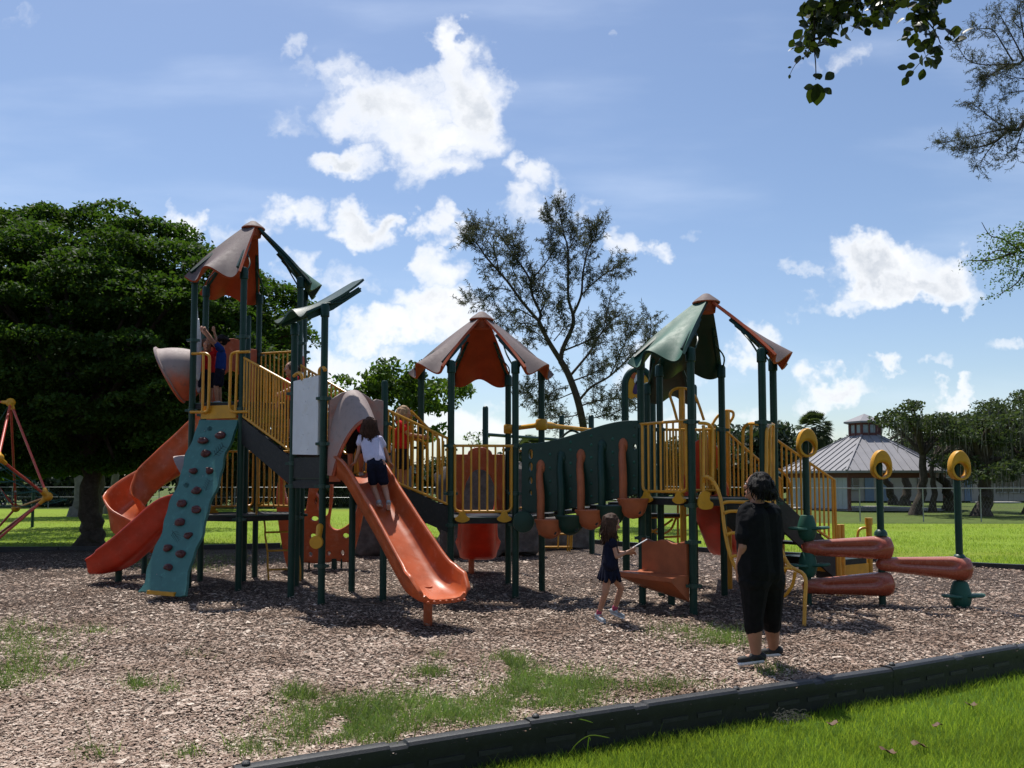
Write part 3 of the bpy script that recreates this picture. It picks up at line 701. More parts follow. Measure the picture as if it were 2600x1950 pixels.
cas = [([ct.location + Vector((0, 0, -.1)), tp(905, 1800, Y), tp(890, 1600, Y), tp(850, 1400, Y), tp(790, 1230, Y), tp(735, 1130, Y)], .20, .15, .12),
       (tl([(735, 1130), (650, 1000), (590, 880)], 0, -.3), .14, .10, .5), (tl([(590, 880), (480, 760), (380, 630), (250, 490), (190, 410), (120, 380)], -.3, -1.2), .085, .02, 1.1),
       (tl([(590, 880), (600, 820), (550, 700), (530, 580), (440, 430), (380, 340), (330, 260)], -.3, .8), .085, .02, 1.2), (tl([(600, 820), (630, 740), (600, 640), (560, 560)], -.2, .4), .05, .02, 1.1),
       (tl([(560, 570), (640, 470), (690, 380), (650, 300)], .2, .5), .04, .012, 1.2), (tl([(735, 1130), (750, 1050), (815, 900), (820, 820)], 0, .2), .12, .09, .5),
       (tl([(820, 820), (790, 700), (790, 500), (785, 330), (720, 200), (640, 110)], .2, .9), .08, .015, 1.2), (tl([(785, 400), (830, 300), (860, 220)], .6, .9), .03, .01, 1.3), (tl([(785, 330), (740, 200), (730, 110)], .6, 0), .03, .01, 1.2),
       (tl([(820, 820), (870, 700), (880, 560), (910, 420), (960, 330), (960, 260)], .2, -.6), .07, .015, 1.3), (tl([(870, 700), (960, 620), (1060, 560), (1140, 560)], 0, -1), .045, .012, 1.3),
       (tl([(790, 1238), (920, 1080), (1000, 950), (1080, 850), (1130, 800)], 0, 1.0), .07, .015, 1.2), (tl([(752, 1065), (900, 1010), (1000, 950), (1050, 700)], 0, -.8), .05, .012, 1.0),
       (tl([(850, 1400), (930, 1310), (1050, 1240), (1180, 1120), (1290, 1010), (1300, 880)], 0, -1.0), .07, .014, 1.0), (tl([(1050, 1240), (1120, 1100), (1180, 960), (1220, 880)], -.4, .3), .04, .012, 1.3),
       (tl([(800, 1268), (960, 1200), (1040, 1130)], 0, .9), .045, .012, 1.2), (tl([(560, 860), (450, 810), (380, 870), (340, 930)], -.3, -.9), .035, .01, 1.2), (tl([(410, 690), (320, 690), (220, 780), (130, 790)], -.5, -1.2), .035, .01, 1.2), (tl([(590, 920), (480, 880), (400, 960)], -.3, .6), .03, .01, 1.1),
       (tl([(640, 1400), (700, 1330), (780, 1310)][::-1], 0, -.8), .03, .01, 1.3), (tl([(820, 1340), (600, 1420), (500, 1330)], 0, -1), .03, .01, 1.3), (tl([(860, 1430), (980, 1390), (1120, 1370), (1230, 1380)], 0, .8), .04, .01, 1.4), (tl([(870, 1480), (720, 1500), (560, 1430)], 0, .8), .03, .01, 1.3),
       (tl([(880, 1520), (1000, 1500), (1130, 1460)], 0, -1), .03, .01, 1.3), (tl([(690, 1000), (760, 900), (720, 830), (700, 760)], 0, -.6), .03, .01, 1.2), (tl([(640, 1000), (560, 930), (540, 1000)], 0, .6), .025, .01, 1.2), (tl([(480, 640), (420, 520), (430, 420), (440, 260)], 0, .5), .03, .01, 1.3), (tl([(330, 590), (300, 440), (200, 300), (160, 270)], -.8, -.4), .03, .01, 1.4)]
casuarina(ct, cas, Y, .86, 40, 15, 3, nw=.0145)
rt = thing('casuarina_tree', (12.6, 15.2, 0), 'casuarina whose feathery boughs reach in along the right edge of the sky', 'tree')
Yr = 15.5
def rp(x, y, dy=0): p = P(x / 2.074 + 1950, y / 2.074, Yr); p.y += dy; return p
base = rt.location
cas2 = [([base + Vector((0, 0, -.2)), base + Vector((.1, .1, 3)), base + Vector((-.1, .2, 7)), base + Vector((0, .1, 11))], .22, .10, .1),
        ([base + Vector((-.05, .1, 6.0)), rp(1500, 640, .2), rp(1348, 660, .2), rp(1280, 672, .1), rp(1200, 745, 0), rp(1080, 780, 0), rp(1010, 770, 0)], .06, .008, 1.3),
        ([rp(1290, 668, .1), rp(1200, 640), rp(1100, 610, -.2), rp(1010, 570, -.3)], .02, .006, 1.5), ([rp(1280, 672), rp(1180, 700, -.1), rp(1060, 690, .4), rp(980, 700, .5)], .02, .006, 1.4), ([rp(1200, 745), rp(1150, 820, .1), rp(1130, 880, .1)], .015, .005, 1.5), ([rp(1250, 720), rp(1260, 800), rp(1240, 850)], .012, .004, 1.3),
        ([base + Vector((-.05, .1, 7.6)), rp(1480, 330, .2), rp(1348, 312, .2), rp(1270, 335, .1), rp(1180, 390, 0), rp(1110, 450, 0)], .05, .008, 1.2),
        ([rp(1290, 325), rp(1220, 250, -.1), rp(1130, 200, -.3), rp(1030, 200, -.3)], .02, .006, 1.4), ([rp(1270, 335), rp(1190, 300, .3), rp(1110, 260, .4), rp(1050, 170, .4)], .018, .006, 1.3),
        ([rp(1348, 312), rp(1290, 200), rp(1240, 110), rp(1200, 50)], .02, .006, 1.2), ([rp(1348, 200), rp(1330, 90), rp(1320, 0)], .02, .006, 1.5), ([rp(1420, 480), rp(1320, 480), rp(1230, 500)], .02, .006, 1.5), ([rp(1348, 660), rp(1310, 780), rp(1320, 850)], .015, .005, 1.2), ([rp(1380, 420), rp(1300, 410), rp(1260, 430)], .015, .005, 1.2), ([rp(1330, 150), rp(1290, 100), rp(1330, 20)], .015, .005, 1.5)]
casuarina(rt, cas2, Yr, .40, 22, 24, 5, tw=(.5, 1.3), nw=.014, nl=(.10, .22))
# oak bough, lower right edge of the sky
ot = thing('oak_tree', (11.4, 13.4, 0), 'oak reaching a leafy bough in at the right edge above the lawn', 'tree')
Yo = 13.0
def op(x, y, dy=0): p = P(x / 2.074 + 1950, y / 2.074, Yo); p.y += dy; return p
bo = ot.location
opaths = [([bo + Vector((0, 0, -.2)), bo + Vector((0, 0, 2.2)), bo + Vector((-.1, 0, 4.6)), bo + Vector((0, 0, 7))], .17, .08, 5), ([bo + Vector((-.05, 0, 3.4)), op(1430, 1330), op(1300, 1330), op(1180, 1370), op(1060, 1370)], .04, .006, 5), ([op(1340, 1330), op(1240, 1260), op(1170, 1240), op(1125, 1170)], .015, .004, 4), ([op(1360, 1420), op(1300, 1500), op(1200, 1560)], .015, .004, 4), ([op(1300, 1340), op(1200, 1320), op(1110, 1400)], .012, .004, 4)]
obj('trunk', trunk_mb(opaths), m_bark, ot)
ol = []
for (x, y, r_, k) in ((1320, 1230, 55, 260), (1280, 1300, 60, 320), (1330, 1340, 60, 320), (1220, 1270, 45, 150), (1200, 1370, 45, 130), (1140, 1400, 35, 80), (1080, 1360, 30, 60), (1300, 1420, 50, 170), (1230, 1470, 40, 60), (1330, 1480, 40, 110), (1190, 1560, 25, 36), (1260, 1530, 25, 36), (1050, 1390, 18, 24), (1160, 1230, 20, 30), (1420, 1320, 80, 300)):
    for i in range(k): ol.append(op(x + random.gauss(0, .5) * r_, y + random.gauss(0, .5) * r_, random.uniform(-.35, .35)))
V, F = leafset(np.array(ol), rng.uniform(.035, .065, len(ol)), rng.uniform(.016, .03, len(ol)), up=.2); from_np('leaves', V, F, m_leafb, ot)

# --- near oak twigs hanging in from the top: every leaf is a part
tw = thing('oak_tree', (4.2, -4.6, -.2), 'near oak whose round leaved twigs hang into the top right of the sky', 'tree')
m_leafn = mat('near oak leaf', (.026, .038, .014), .4, .2, 30, trans=(1.6, 1.7, .5), tfac=.28, spec=.4)
Yn = 3.5
def np_(x, y, dy=0): p = P(x / 2.074 + 1950, y / 2.074, Yn); p.y += dy; return p
tb = [([np_(180, -220), np_(215, -60), np_(240, 40), np_(245, 150), np_(245, 250), np_(250, 330), np_(252, 420)], .006, .0018, 4), ([np_(240, 200), np_(200, 290), np_(150, 330), np_(112, 400)], .002, .001, 4), ([np_(215, -60), np_(330, 20), np_(480, 20), np_(640, 20)], .005, .002, 4),
      ([np_(330, 20), np_(300, 120), np_(320, 200)], .003, .0015, 4), ([np_(500, 30), np_(490, 90), np_(440, 170)], .002, .001, 4), ([np_(180, -220), np_(500, -200), np_(800, -80), np_(800, 60), np_(870, 150), np_(910, 230)], .006, .002, 5), ([np_(870, 260), np_(810, 320), np_(740, 400)], .002, .001, 4), ([np_(870, 150), np_(880, 30), np_(870, -60)], .003, .0015, 4), ([np_(760, 100), np_(712, 122)], .0014, .0008, 2), ([np_(860, 90), np_(916, 68)], .0014, .0008, 2)]
obj('twig', trunk_mb(tb, 6), m_bark, tw)
ob_ = tw.location; ofk = ob_ + Vector((-.2, .3, 3.2)); olb = []
for k in range(150):
    d = unit(1)[0]; olb.append((ob_ + Vector((d[0] * 8.5 - .8, -1.2 + d[1] * 6.0, 6.4 + d[2] * 2.9)), 1.3, 1.2, .7, 330))
olb = [l_ for l_ in olb if l_[0].y < -.6 and l_[0].z > 3.6]
obj('trunk', trunk_mb([([ob_ + Vector((0, 0, -.1)), ob_ + Vector((.1, 0, 1.5)), ofk], .34, .22, 5), ([ofk, Vector((2.6, -.5, 4.3)), tb[0][0][0]], .10, .012, 6), ([Vector((2.6, -.5, 4.3)), Vector((2.6, 1.5, 4.4)), tb[5][0][2]], .05, .006, 6)] + [([ofk, ofk.lerp(l_[0], .5) + Vector((0, 0, .5)), l_[0]], .12, .03, 4) for l_ in olb[:26]]), m_bark, tw)
oC = pad_points(olb, .2); oV, oF = leafset(oC, rng.uniform(.14, .24, len(oC)), rng.uniform(.09, .15, len(oC)), up=.6); from_np('crown', oV, oF, m_leafd, tw)
def leaf_mesh(L, W):
    mb = MB(); prof = [0, .5, .82, 1, 1.0, .86, .5, 0.02]; n_ = len(prof); vs = []; fs = []
    for i, w_ in enumerate(prof):
        y_ = L * i / (n_ - 1); bend = -.12 * L * (i / (n_ - 1)) ** 2
        vs += [(-W / 2 * w_, y_, bend + .10 * W * w_), (0, y_, bend), (W / 2 * w_, y_, bend + .10 * W * w_)]
    for i in range(n_ - 1): o_ = i * 3; fs += [(o_, o_ + 1, o_ + 4, o_ + 3), (o_ + 1, o_ + 2, o_ + 5, o_ + 4)]
    me = bpy.data.meshes.new('leaf'); me.from_pydata(vs, [], fs); finish(me, m_leafn, 180); return me
lms = [leaf_mesh(.050, .034), leaf_mesh(.044, .031), leaf_mesh(.056, .038), leaf_mesh(.034, .021)]
spec = [(215, 20, 25, 12), (250, 90, 32, 16), (300, 60, 40, 20), (340, 20, 45, 22), (330, 120, 32, 14), (310, 180, 26, 12), (400, 40, 50, 22), (460, 20, 45, 16), (540, 30, 45, 18), (600, 60, 40, 18), (640, 40, 20, 8), (250, 170, 36, 16), (190, 200, 26, 8), (195, 245, 20, 5), (270, 230, 20, 6), (480, 100, 14, 3), (440, 150, 16, 4),
        (740, 0, 25, 7), (790, 50, 35, 18), (815, 110, 32, 16), (840, 60, 30, 12), (870, 20, 12, 4), (880, 180, 28, 12), (900, 240, 34, 13), (940, 240, 18, 5)]
cnt = 0
for (x, y, r_, k) in spec:
    for i in range(int(k * 1.45)):
        p = np_(x + random.gauss(0, .5) * r_, y + random.gauss(0, .55) * r_, random.uniform(-.12, .12)); o = link('leaf', random.choice(lms[:3]), tw, p)
        o.rotation_euler = (random.uniform(-1.6, 1.6), random.uniform(-1.2, 1.2), random.uniform(0, 6.28)); cnt += 1
for (x, y, s_, rz) in ((265, 478, 2.1, 3.3), (255, 480, 1.9, 2.9), (290, 405, 1.3, .2), (340, 405, 1.3, -.9), (330, 448, 1.0, -2.2), (228, 443, 1.0, 1.4), (800, 307, 1.1, 1.2), (735, 367, 1.0, 1.1), (775, 345, .9, 1.7), (740, 405, 1.0, 2.6), (770, 380, .9, 2.0), (830, 265, 1.1, 1.4), (865, 318, 1.1, -2.4), (820, 365, 1.1, 3.0), (893, 290, 1.0, 3.3), (205, 283, .7, -1.5), (155, 330, .5, 1), (125, 358, .5, 1.5), (115, 395, .6, 3), (185, 320, .5, 0)):
    p = np_(x + (258 - x) * (.5 if y > 400 and x < 400 else 0), y + (-40 if s_ > 1.5 else (16 if y > 400 and x < 400 else -4)), 0); o = link('leaf', lms[1] if s_ > .8 else lms[3], tw, p); o.scale = (s_, s_, s_)
    o.rotation_euler = (R(80) + random.uniform(-.35, .35), 0, 0) if False else Matrix.Rotation(rz, 3, 'Y').to_4x4().to_euler()
    o.rotation_euler = (Matrix.Rotation(-rz, 3, 'Y') @ Matrix.Rotation(R(78) + random.uniform(-.3, .3), 3, 'X')).to_euler()

# --- mossy live oaks round the pavilion
def oak(u, v, spec, r, hf, lean, label, k=260, moss=260, s=.95):
    b_ = Gd(u, v); Y_ = b_.y
    return simple_tree('live_oak', b_, hf, r, lobes_px(spec, Y_, 2.2, s * .85, k * .52, .55), m_leafo, label, .19, .10, m_barkg if False else m_bark, 'mossy live oaks beyond the fence', moss, lean)
oak(2325, 1303, [(2300, 1062, 62, 28, 12), (2390, 1075, 75, 42, 14), (2395, 1100, 30, 20, 3)], .24, 2.7, (.4, 0), 'live oak with hanging moss in front of the right end of the pavilion roof', 300, 240, .75)
oak(2492, 1306, [(2470, 1120, 90, 70, 16), (2540, 1080, 80, 60, 14), (2500, 1190, 70, 40, 9)], .36, 2.2, (.1, 0), 'stout live oak hung with moss at the right, its thick trunk near the fence', 320, 420, .85)
oak(2368, 1297, [(2455, 1085, 55, 42, 9), (2485, 1130, 40, 40, 5)], .17, 2.4, (.1, .2), 'slim straight live oak between the leaning oak and the stout one', 280, 120, .9)
oak(2410, 1293, [(2495, 1085, 60, 55, 10)], .30, 2.0, (-.5, 0), 'live oak forking low beside the third handle post', 280, 160, 1.0)
oak(2270, 1279, [(2300, 1130, 70, 40, 8), (2250, 1165, 40, 20, 4)], .28, 2.6, (-1.1, 0), 'live oak with a leaning trunk seen under the pavilion roof', 260, 80, 1.1)
oak(2298, 1281, [(2340, 1120, 80, 50, 8)], .3, 2.6, (-.1, 0), 'dark upright live oak seen under the pavilion, right of the leaning trunk', 260, 60, 1.1)
oak(2620, 1300, [(2580, 1060, 70, 60, 14), (2620, 1130, 80, 80, 14), (2570, 1190, 60, 50, 10), (2590, 1030, 40, 30, 6)], .34, 2.2, (0, 0), 'live oak crowding in at the far right edge', 320, 200, .9)
# palms
def fan_palm(u, v, Y, rad, label, trunk_h):
    c = P(u, v, Y); b_ = Vector((c.x, Y, 0)); t = thing('fan_palm', b_, label, 'palm tree', 'fan palms on the skyline')
    mb = MB(); mb.tube([b_ + Vector((0, 0, -.1)), b_.lerp(c, .5) + Vector((.08, 0, 0)), c], [.2, .16, .17], 10); obj('trunk', mb, m_bark, t)
    Vs = []; 
    for k in range(110):
        d = Vector(unit(1)[0]); d.z = d.z * .9 + .10; d.normalize(); pet = c + d * rad * .55 - Vector((0, 0, .12 * rad)); sidev = d.cross(Vector((0, 0, 1))).normalized()
        for j in range(15):
            a = R(-85 + 170 * j / 14); dd = (d * math.cos(a) + sidev * math.sin(a)); e = pet + dd * rad * .42 + Vector((0, 0, -.16 * rad * (1 - d.z) - .08 * rad)); w_ = d.cross(dd) ; w_ = (sidev * math.cos(a) - d * math.sin(a)) * .026 * rad
            m_ = pet.lerp(e, .5) + Vector((0, 0, .04 * rad)); Vs.append([pet, m_ + w_, e, m_ - w_])
    V = np.array([[tuple(p) for p in q_] for q_ in Vs], np.float32).reshape(-1, 3); from_np('fronds', V, np.arange(len(V)).reshape(-1, 4), m_leafo, t)
fan_palm(2066, 1085, 52, 1.45, 'fan palm standing left of the pavilion roof', 4)
fan_palm(1345, 1140, 45, 1.1, 'fan palm half hidden behind the middle tower and yellow bar', 4)
# thin sapling sprigs above the middle railing
simple_tree('sapling', Gd(1220, 1330), 2.3, .03, lobes_px([(1195, 1110, 14, 8, 3), (1230, 1100, 14, 10, 3), (1215, 1135, 30, 12, 4)], 29, .3, .16, 16), m_leafb, 'thin sapling with sparse leaves above the middle tower railing', .13, .06, cat='tree')
# far woods closing the view
def woods(name, spec, Y0, Y1, s, k, label, L=.4):
    lb = []
    for (u0, u1, vt, vb, n) in spec:
        for i in range(n):
            Y_ = random.uniform(Y0, Y1); u = random.uniform(u0, u1); v = random.uniform(vt, vb); p = P(u, v, Y_); ss = s * random.uniform(.6, 1.2); lb.append((p, ss, ss, ss * .7, int(k * random.uniform(.7, 1.2))))
    Cc = pad_points(lb, .1); V, F = leafset(Cc, rng.uniform(.7, 1.2, len(Cc)) * L, rng.uniform(.7, 1.2, len(Cc)) * L * .6, up=.5)
    return tag(from_np(name, V, F, m_woods), label, kind='stuff')
woods('far_woods', [(820, 1240, 1185, 1250, 30), (1240, 1500, 1180, 1250, 26), (1500, 1720, 1150, 1250, 30), (1720, 1900, 1115, 1250, 40), (1840, 1990, 1095, 1250, 34), (1900, 2120, 1130, 1250, 30), (2100, 2700, 1120, 1230, 40)], 64, 72, 1.7, 260, 'dark far woods closing the view behind the lawn', .5)
woods('hedge', [(-300, 560, 1100, 1275, 90), (480, 900, 1130, 1275, 50), (520, 790, 1010, 1180, 46), (700, 1050, 1190, 1275, 30)], 49.5, 53, 1.4, 330, 'dark dense hedge and undergrowth behind the left fence', .42)

# ================================================================== fence, pavilion, building
m_siding = mat('pale blue grey siding', (.36, .38, .40), .7, .06, 3, .1, 80, .2)
m_roofm = mat('grey metal roof', (.24, .235, .25), .65, .06, 1.2, .05, 40, .2, (.30, .28, .28), .3)
m_trim = mat('maroon trim', (.12, .035, .03), .6, .15, 5)
m_glass = mat('dark window glass', (.02, .025, .03), .12, .1, 3, spec=.6)
m_pane = mat('grey louvre pane', (.28, .33, .36), .35, .1, 3)
m_beige = mat('beige rendered wall', (.34, .31, .27), .85, .08, 1.5, .2, 60)
m_door = mat('blue grey door', (.13, .19, .27), .5, .08, 4)
m_conc = mat('pale concrete', (.42, .40, .37), .85, .1, 2)
fpts = [(-42, 49), (-20, 47), (0, 45), (7, 40), (11.2, 32.6), (16, 32.3), (45, 32)]
fe = thing('chain_link_fence', (0, 45, 0), 'long low chain link fence of galvanised rails crossing the far lawn', 'fence')
wires_s = []; wires_d = []
def fz(y): return 1.12 if y > 40 else 1.22
for i in range(len(fpts) - 1):
    a, b = Vector((*fpts[i], 0)), Vector((*fpts[i + 1], 0)); L = (b - a).length; d = (b - a) / L; n_ = max(1, round(L / 2.2))
    mb = MB(); mb.cyl(a + Vector((0, 0, fz(a.y))), b + Vector((0, 0, fz(b.y))), .018, n=6); obj('top_rail', mb, m_steel, fe)
    if a.y > 38: mb = MB(); mb.cyl(a + Vector((0, 0, .56)), b + Vector((0, 0, .56)), .012, n=6); obj('middle_rail', mb, m_steel, fe)
    for k in range(n_):
        p = a + d * L * k / n_; mb = MB(); mb.cyl(p + Vector((0, 0, -.1)), p + Vector((0, 0, fz(p.y) + .03)), .024, n=6); obj('fence_post', mb, m_steel, fe)
    for k in range(int(L / .13)):
        p = a + d * (.13 * k); wires_s += [p, p]; wires_d += [d * .55 + Vector((0, 0, 1.1)), d * -.55 + Vector((0, 0, 1.1))]
S = np.array(wires_s); D = np.array(wires_d); bw = np.tile(np.array([.0022, 0, 0]), (len(S), 1)); V, F = quads(S + D / 2, D / 2, bw); tag(from_np('wire_mesh', V, F, m_steel, fe), kind='stuff')

pv = thing('pavilion', (19.6, 45.9, 0), 'hexagonal park pavilion with a grey metal roof and a louvred cupola', 'building')
pc = Vector((19.6, 45.9, 0)); Rv = 4.75
def hx(k, r, z): a = R(-124 + 60 * k); return pc + Vector((r * math.cos(a), r * math.sin(a), z))
ze, zc = 2.02, 3.98
mb = MB(); rr = []
for k in range(6):
    p0, p1, q0_, q1_ = hx(k, Rv, ze), hx(k + 1, Rv, ze), hx(k, .82, zc), hx(k + 1, .82, zc); mb.add([p0, p1, q1_, q0_], [(0, 1, 2, 3)]); mb.add([p - Vector((0, 0, .12)) for p in (p0, p1)] + [p1, p0], [(0, 1, 2, 3)])
mb.add([hx(k, Rv, ze - .12) for k in range(6)], [tuple(range(6))[::-1]])
roof = obj('roof', mb, m_roofm, pv, ang=10)
mb = MB()
for k in range(6):
    p0, p1, q0_, q1_ = hx(k, Rv, ze), hx(k + 1, Rv, ze), hx(k, .82, zc), hx(k + 1, .82, zc); mb.bar(p0 + Vector((0, 0, .03)), q0_ + Vector((0, 0, .03)), .10, .05)
    e = (p1 - p0).normalized(); mid0 = (p0 + p1) / 2; mid1 = (q0_ + q1_) / 2; sl = (mid1 - mid0); hw0 = (p1 - p0).length / 2; hw1 = (q1_ - q0_).length / 2
    for j in range(-5, 6):
        x_ = j * .42
        f = 1 if abs(x_) <= hw1 else (hw0 - abs(x_)) / (hw0 - hw1)
        mb.bar(mid0 + e * x_ + Vector((0, 0, .025)), mid0 + e * x_ + sl * f * .985 + Vector((0, 0, .025)), .03, .045)
obj('roof_seams', mb, m_roofm, roof)
for k in range(6):
    mb = MB(); p = hx(k, Rv - .55, 0); mb.box(p + Vector((0, 0, .93)), (.14, .14, 2.0)); obj('post', mb, m_trim, pv)
    mb = MB(); mb.bar(hx(k, Rv - .55, 1.78), hx(k + 1, Rv - .55, 1.78), .1, .26); obj('beam', mb, m_trim, pv)
a_, b_ = hx(5, Rv - .55, 0), hx(6, Rv - .55, 0); d_ = (b_ - a_).normalized(); L = (b_ - a_).length
mb = MB(); mb.bar(a_ + d_ * .1 + Vector((0, 0, .86)), b_ - d_ * .1 + Vector((0, 0, .86)), .08, 1.62); wl = obj('wall', mb, m_siding, pv)
for k in range(int(L / .3)):
    mb = MB(); p = a_ + d_ * (.2 + .3 * k); nn = Vector((d_.y, -d_.x, 0)); mb.box(p + nn * .045 + Vector((0, 0, .86)), (.02, .02, 1.6), None); obj('batten', mb, m_siding, wl)
mb = MB()
for k in range(6):
    p0, p1 = hx(k, .80, zc - .05), hx(k + 1, .80, zc - .05); mb.bar(p0 + Vector((0, 0, .08)), p1 + Vector((0, 0, .08)), .06, .22); mb.bar(p0 + Vector((0, 0, .72)), p1 + Vector((0, 0, .72)), .06, .16); mb.box(p0 + Vector((0, 0, .40)), (.12, .12, .8)); m_ = (p0 + p1) / 2; mb.box(m_ + Vector((0, 0, .4)), (.09, .09, .8))
cu_ = obj('cupola', mb, m_trim, pv)
for k in range(6):
    p0, p1 = hx(k, .77, zc + .36), hx(k + 1, .77, zc + .36); mb = MB(); mb.bar(p0, p1, .02, .6); obj('louvre', mb, m_pane, cu_)
mb = MB(); rim = [hx(k, 1.13, zc + .78) for k in range(6)]; rim2 = [p - Vector((0, 0, .09)) for p in rim]; ap = pc + Vector((0, 0, 5.22))
for k in range(6): mb.add([rim[k], rim[(k + 1) % 6], ap], [(0, 1, 2)]); mb.add([rim2[k], rim2[(k + 1) % 6], rim[(k + 1) % 6], rim[k]], [(0, 1, 2, 3)])
mb.add(rim2, [tuple(range(6))[::-1]]); obj('cupola_roof', mb, m_roofm, cu_, ang=10)
mb = MB(); mb.add([hx(k, Rv - .2, -.022) for k in range(6)], [tuple(range(6))]); obj('slab', mb, m_conc, pv)

bd = thing('school_building', (32, 60, 0), 'long low beige building with dark windows and blue doors behind the pavilion', 'building')
mb = MB(); mb.box((36, 63, 1.2), (27, 6, 2.4)); bwall = obj('wall', mb, m_beige, bd)
mb = MB(); mb.box((36, 62.6, 2.52), (28, 7.6, .22)); obj('roof', mb, m_roofm, bd)
for (u0, u1, v0, v1) in ((2148, 2180, 1212, 1243), (2530, 2556, 1205, 1250), (2558, 2584, 1205, 1250), (2592, 2640, 1205, 1250), (2330, 2352, 1214, 1240), (2395, 2440, 1212, 1240)):
    p0, p1 = P(u0, v1, 59.95), P(u1, v0, 59.95); c = (p0 + p1) / 2; w_, h_ = p1.x - p0.x, p1.z - p0.z
    mb = MB(); mb.box(c + Vector((0, -.02, 0)), (w_, .05, h_)); wn = obj('window', mb, m_glass, bwall)
    mb = MB(); mb.box(c + Vector((0, -.06, 0)), (.05, .04, h_)); mb.box(c + Vector((0, -.06, -h_ * .2)), (w_, .04, .04)); mb.box(c + Vector((0, -.06, h_ / 2)), (w_ + .1, .06, .06)); mb.box(c + Vector((0, -.06, -h_ / 2)), (w_ + .1, .06, .06)); obj('window_frame', mb, m_steel, bd)
for (u0, u1) in ((2197, 2218), (2238, 2260), (2450, 2466)):
    p0, p1 = P(u0, 1270, 59.95), P(u1, 1224, 59.95); mb = MB(); mb.box(((p0.x + p1.x) / 2, 59.96, 1.0), (p1.x - p0.x, .08, 2.0)); dr = obj('door', mb, m_door, bd)
    mb = MB(); mb.box((p1.x - .1, 59.9, 1.0), (.04, .06, .14)); obj('handle', mb, m_steel, dr)
mb = MB(); mb.box((33.5, 57.5, -.01), (2.6, 1.6, .08)); tag(obj('paving_slab', mb, m_conc), 'pale concrete paving slab on the grass before the low building', kind='structure')
# ================================================================== the play structure
def ray(u, v):
    a = (u - 1300) / FPX; b = (PPV - v) / FPX
    return Vector((a, math.cos(PITCH) - b * math.sin(PITCH), math.sin(PITCH) + b * math.cos(PITCH)))
def PV(p, q_, u, v, off=0.0):
    """where the sight line through (u, v) meets the upright plane through p and q_, moved off metres nearer"""
    p, q_ = Vector((p[0], p[1], 0)), Vector((q_[0], q_[1], 0)); d = (q_ - p).normalized(); n = Vector((d.y, -d.x, 0))
    if n.y > 0: n = -n
    o = Vector((0, 0, CH)); D = ray(u, v); return o + D * (n.dot(p + n * off - o) / n.dot(D))
V2 = lambda x, y: Vector((x, y, 0))
UP = Vector((0, 0, 1))
ps = thing('play_structure', (-.4, 11.6, 0), 'large green, yellow and orange play structure with three roofed towers, slides and bridges', 'play structure')

def hexa(c, r, rot): return [V2(c[0] + r * math.cos(R(rot + 60 * k)), c[1] + r * math.sin(R(rot + 60 * k))) for k in range(6)]
TLc, TMc, TRc = (-4.035, 12.7), (-.44, 11.9), (2.515, 10.6)
L_ = dict(zip(('T2', 'T6', 'T7', 'T4', 'T3', 'T1'), hexa(TLc, .88, -80)))
M_ = dict(zip(('E', 'D', 'C', 'F', 'A', 'B'), hexa(TMc, .87, 4)))
R_ = dict(zip(('R5', 'R3', 'R6', 'R1', 'R2', 'R4'), hexa(TRc, .87, 4)))
PLT = dict(M1=V2(-2.405, 10.53), L6=V2(-2.94, 11.1), P5=V2(-1.685, 10.9), P4=V2(-2.22, 11.55))

def post(p, zt, clamps=(), roofed=False, r=.046, parent=None, z0=-.15):
    parent = parent or ps
    mb = MB(); p = Vector((p[0], p[1], 0))
    prof = [(r, z0), (r, zt - .05), (r * .9, zt - .02), (r * .6, zt - .003), (r * .1, zt)]
    if roofed: prof = [(r, z0), (r, zt - .17), (r * 1.28, zt - .16), (r * 1.28, zt - .03), (r * 1.0, zt), (r * .2, zt + .015)]
    mb.lathe(prof, p, n=14); o = obj('post', mb, m_post, parent, ang=30)
    for z in clamps:
        c = MB(); c.lathe([(r + .001, z - .028), (r * 1.25, z - .025), (r * 1.25, z + .025), (r + .001, z + .028)], p, n=14)
        c.box(p + Vector((r * 1.5, -.01, z)), (.05, .05, .035)); c.box(p + Vector((-r * 1.5, -.01, z)), (.05, .05, .035)); obj('clamp', c, m_clamp, o)
    return o
def deck(pts, z, th=.075, parent=None):
    mb = MB(); c = sum(pts, V2(0, 0)) / len(pts); ins = [c + (p - c) * .985 for p in pts]
    mb.prism([(p.x, p.y) for p in ins], Matrix.Translation((0, 0, z - th / 2)), th)
    o = obj('deck', mb, m_black, parent or ps)
    lip = MB()
    for i in range(len(ins)): lip.bar(ins[i] + UP * (z + .004), ins[(i + 1) % len(ins)] + UP * (z + .004), .02, .012)
    obj('deck_rim', lip, m_steel if False else m_clamp, o); return o
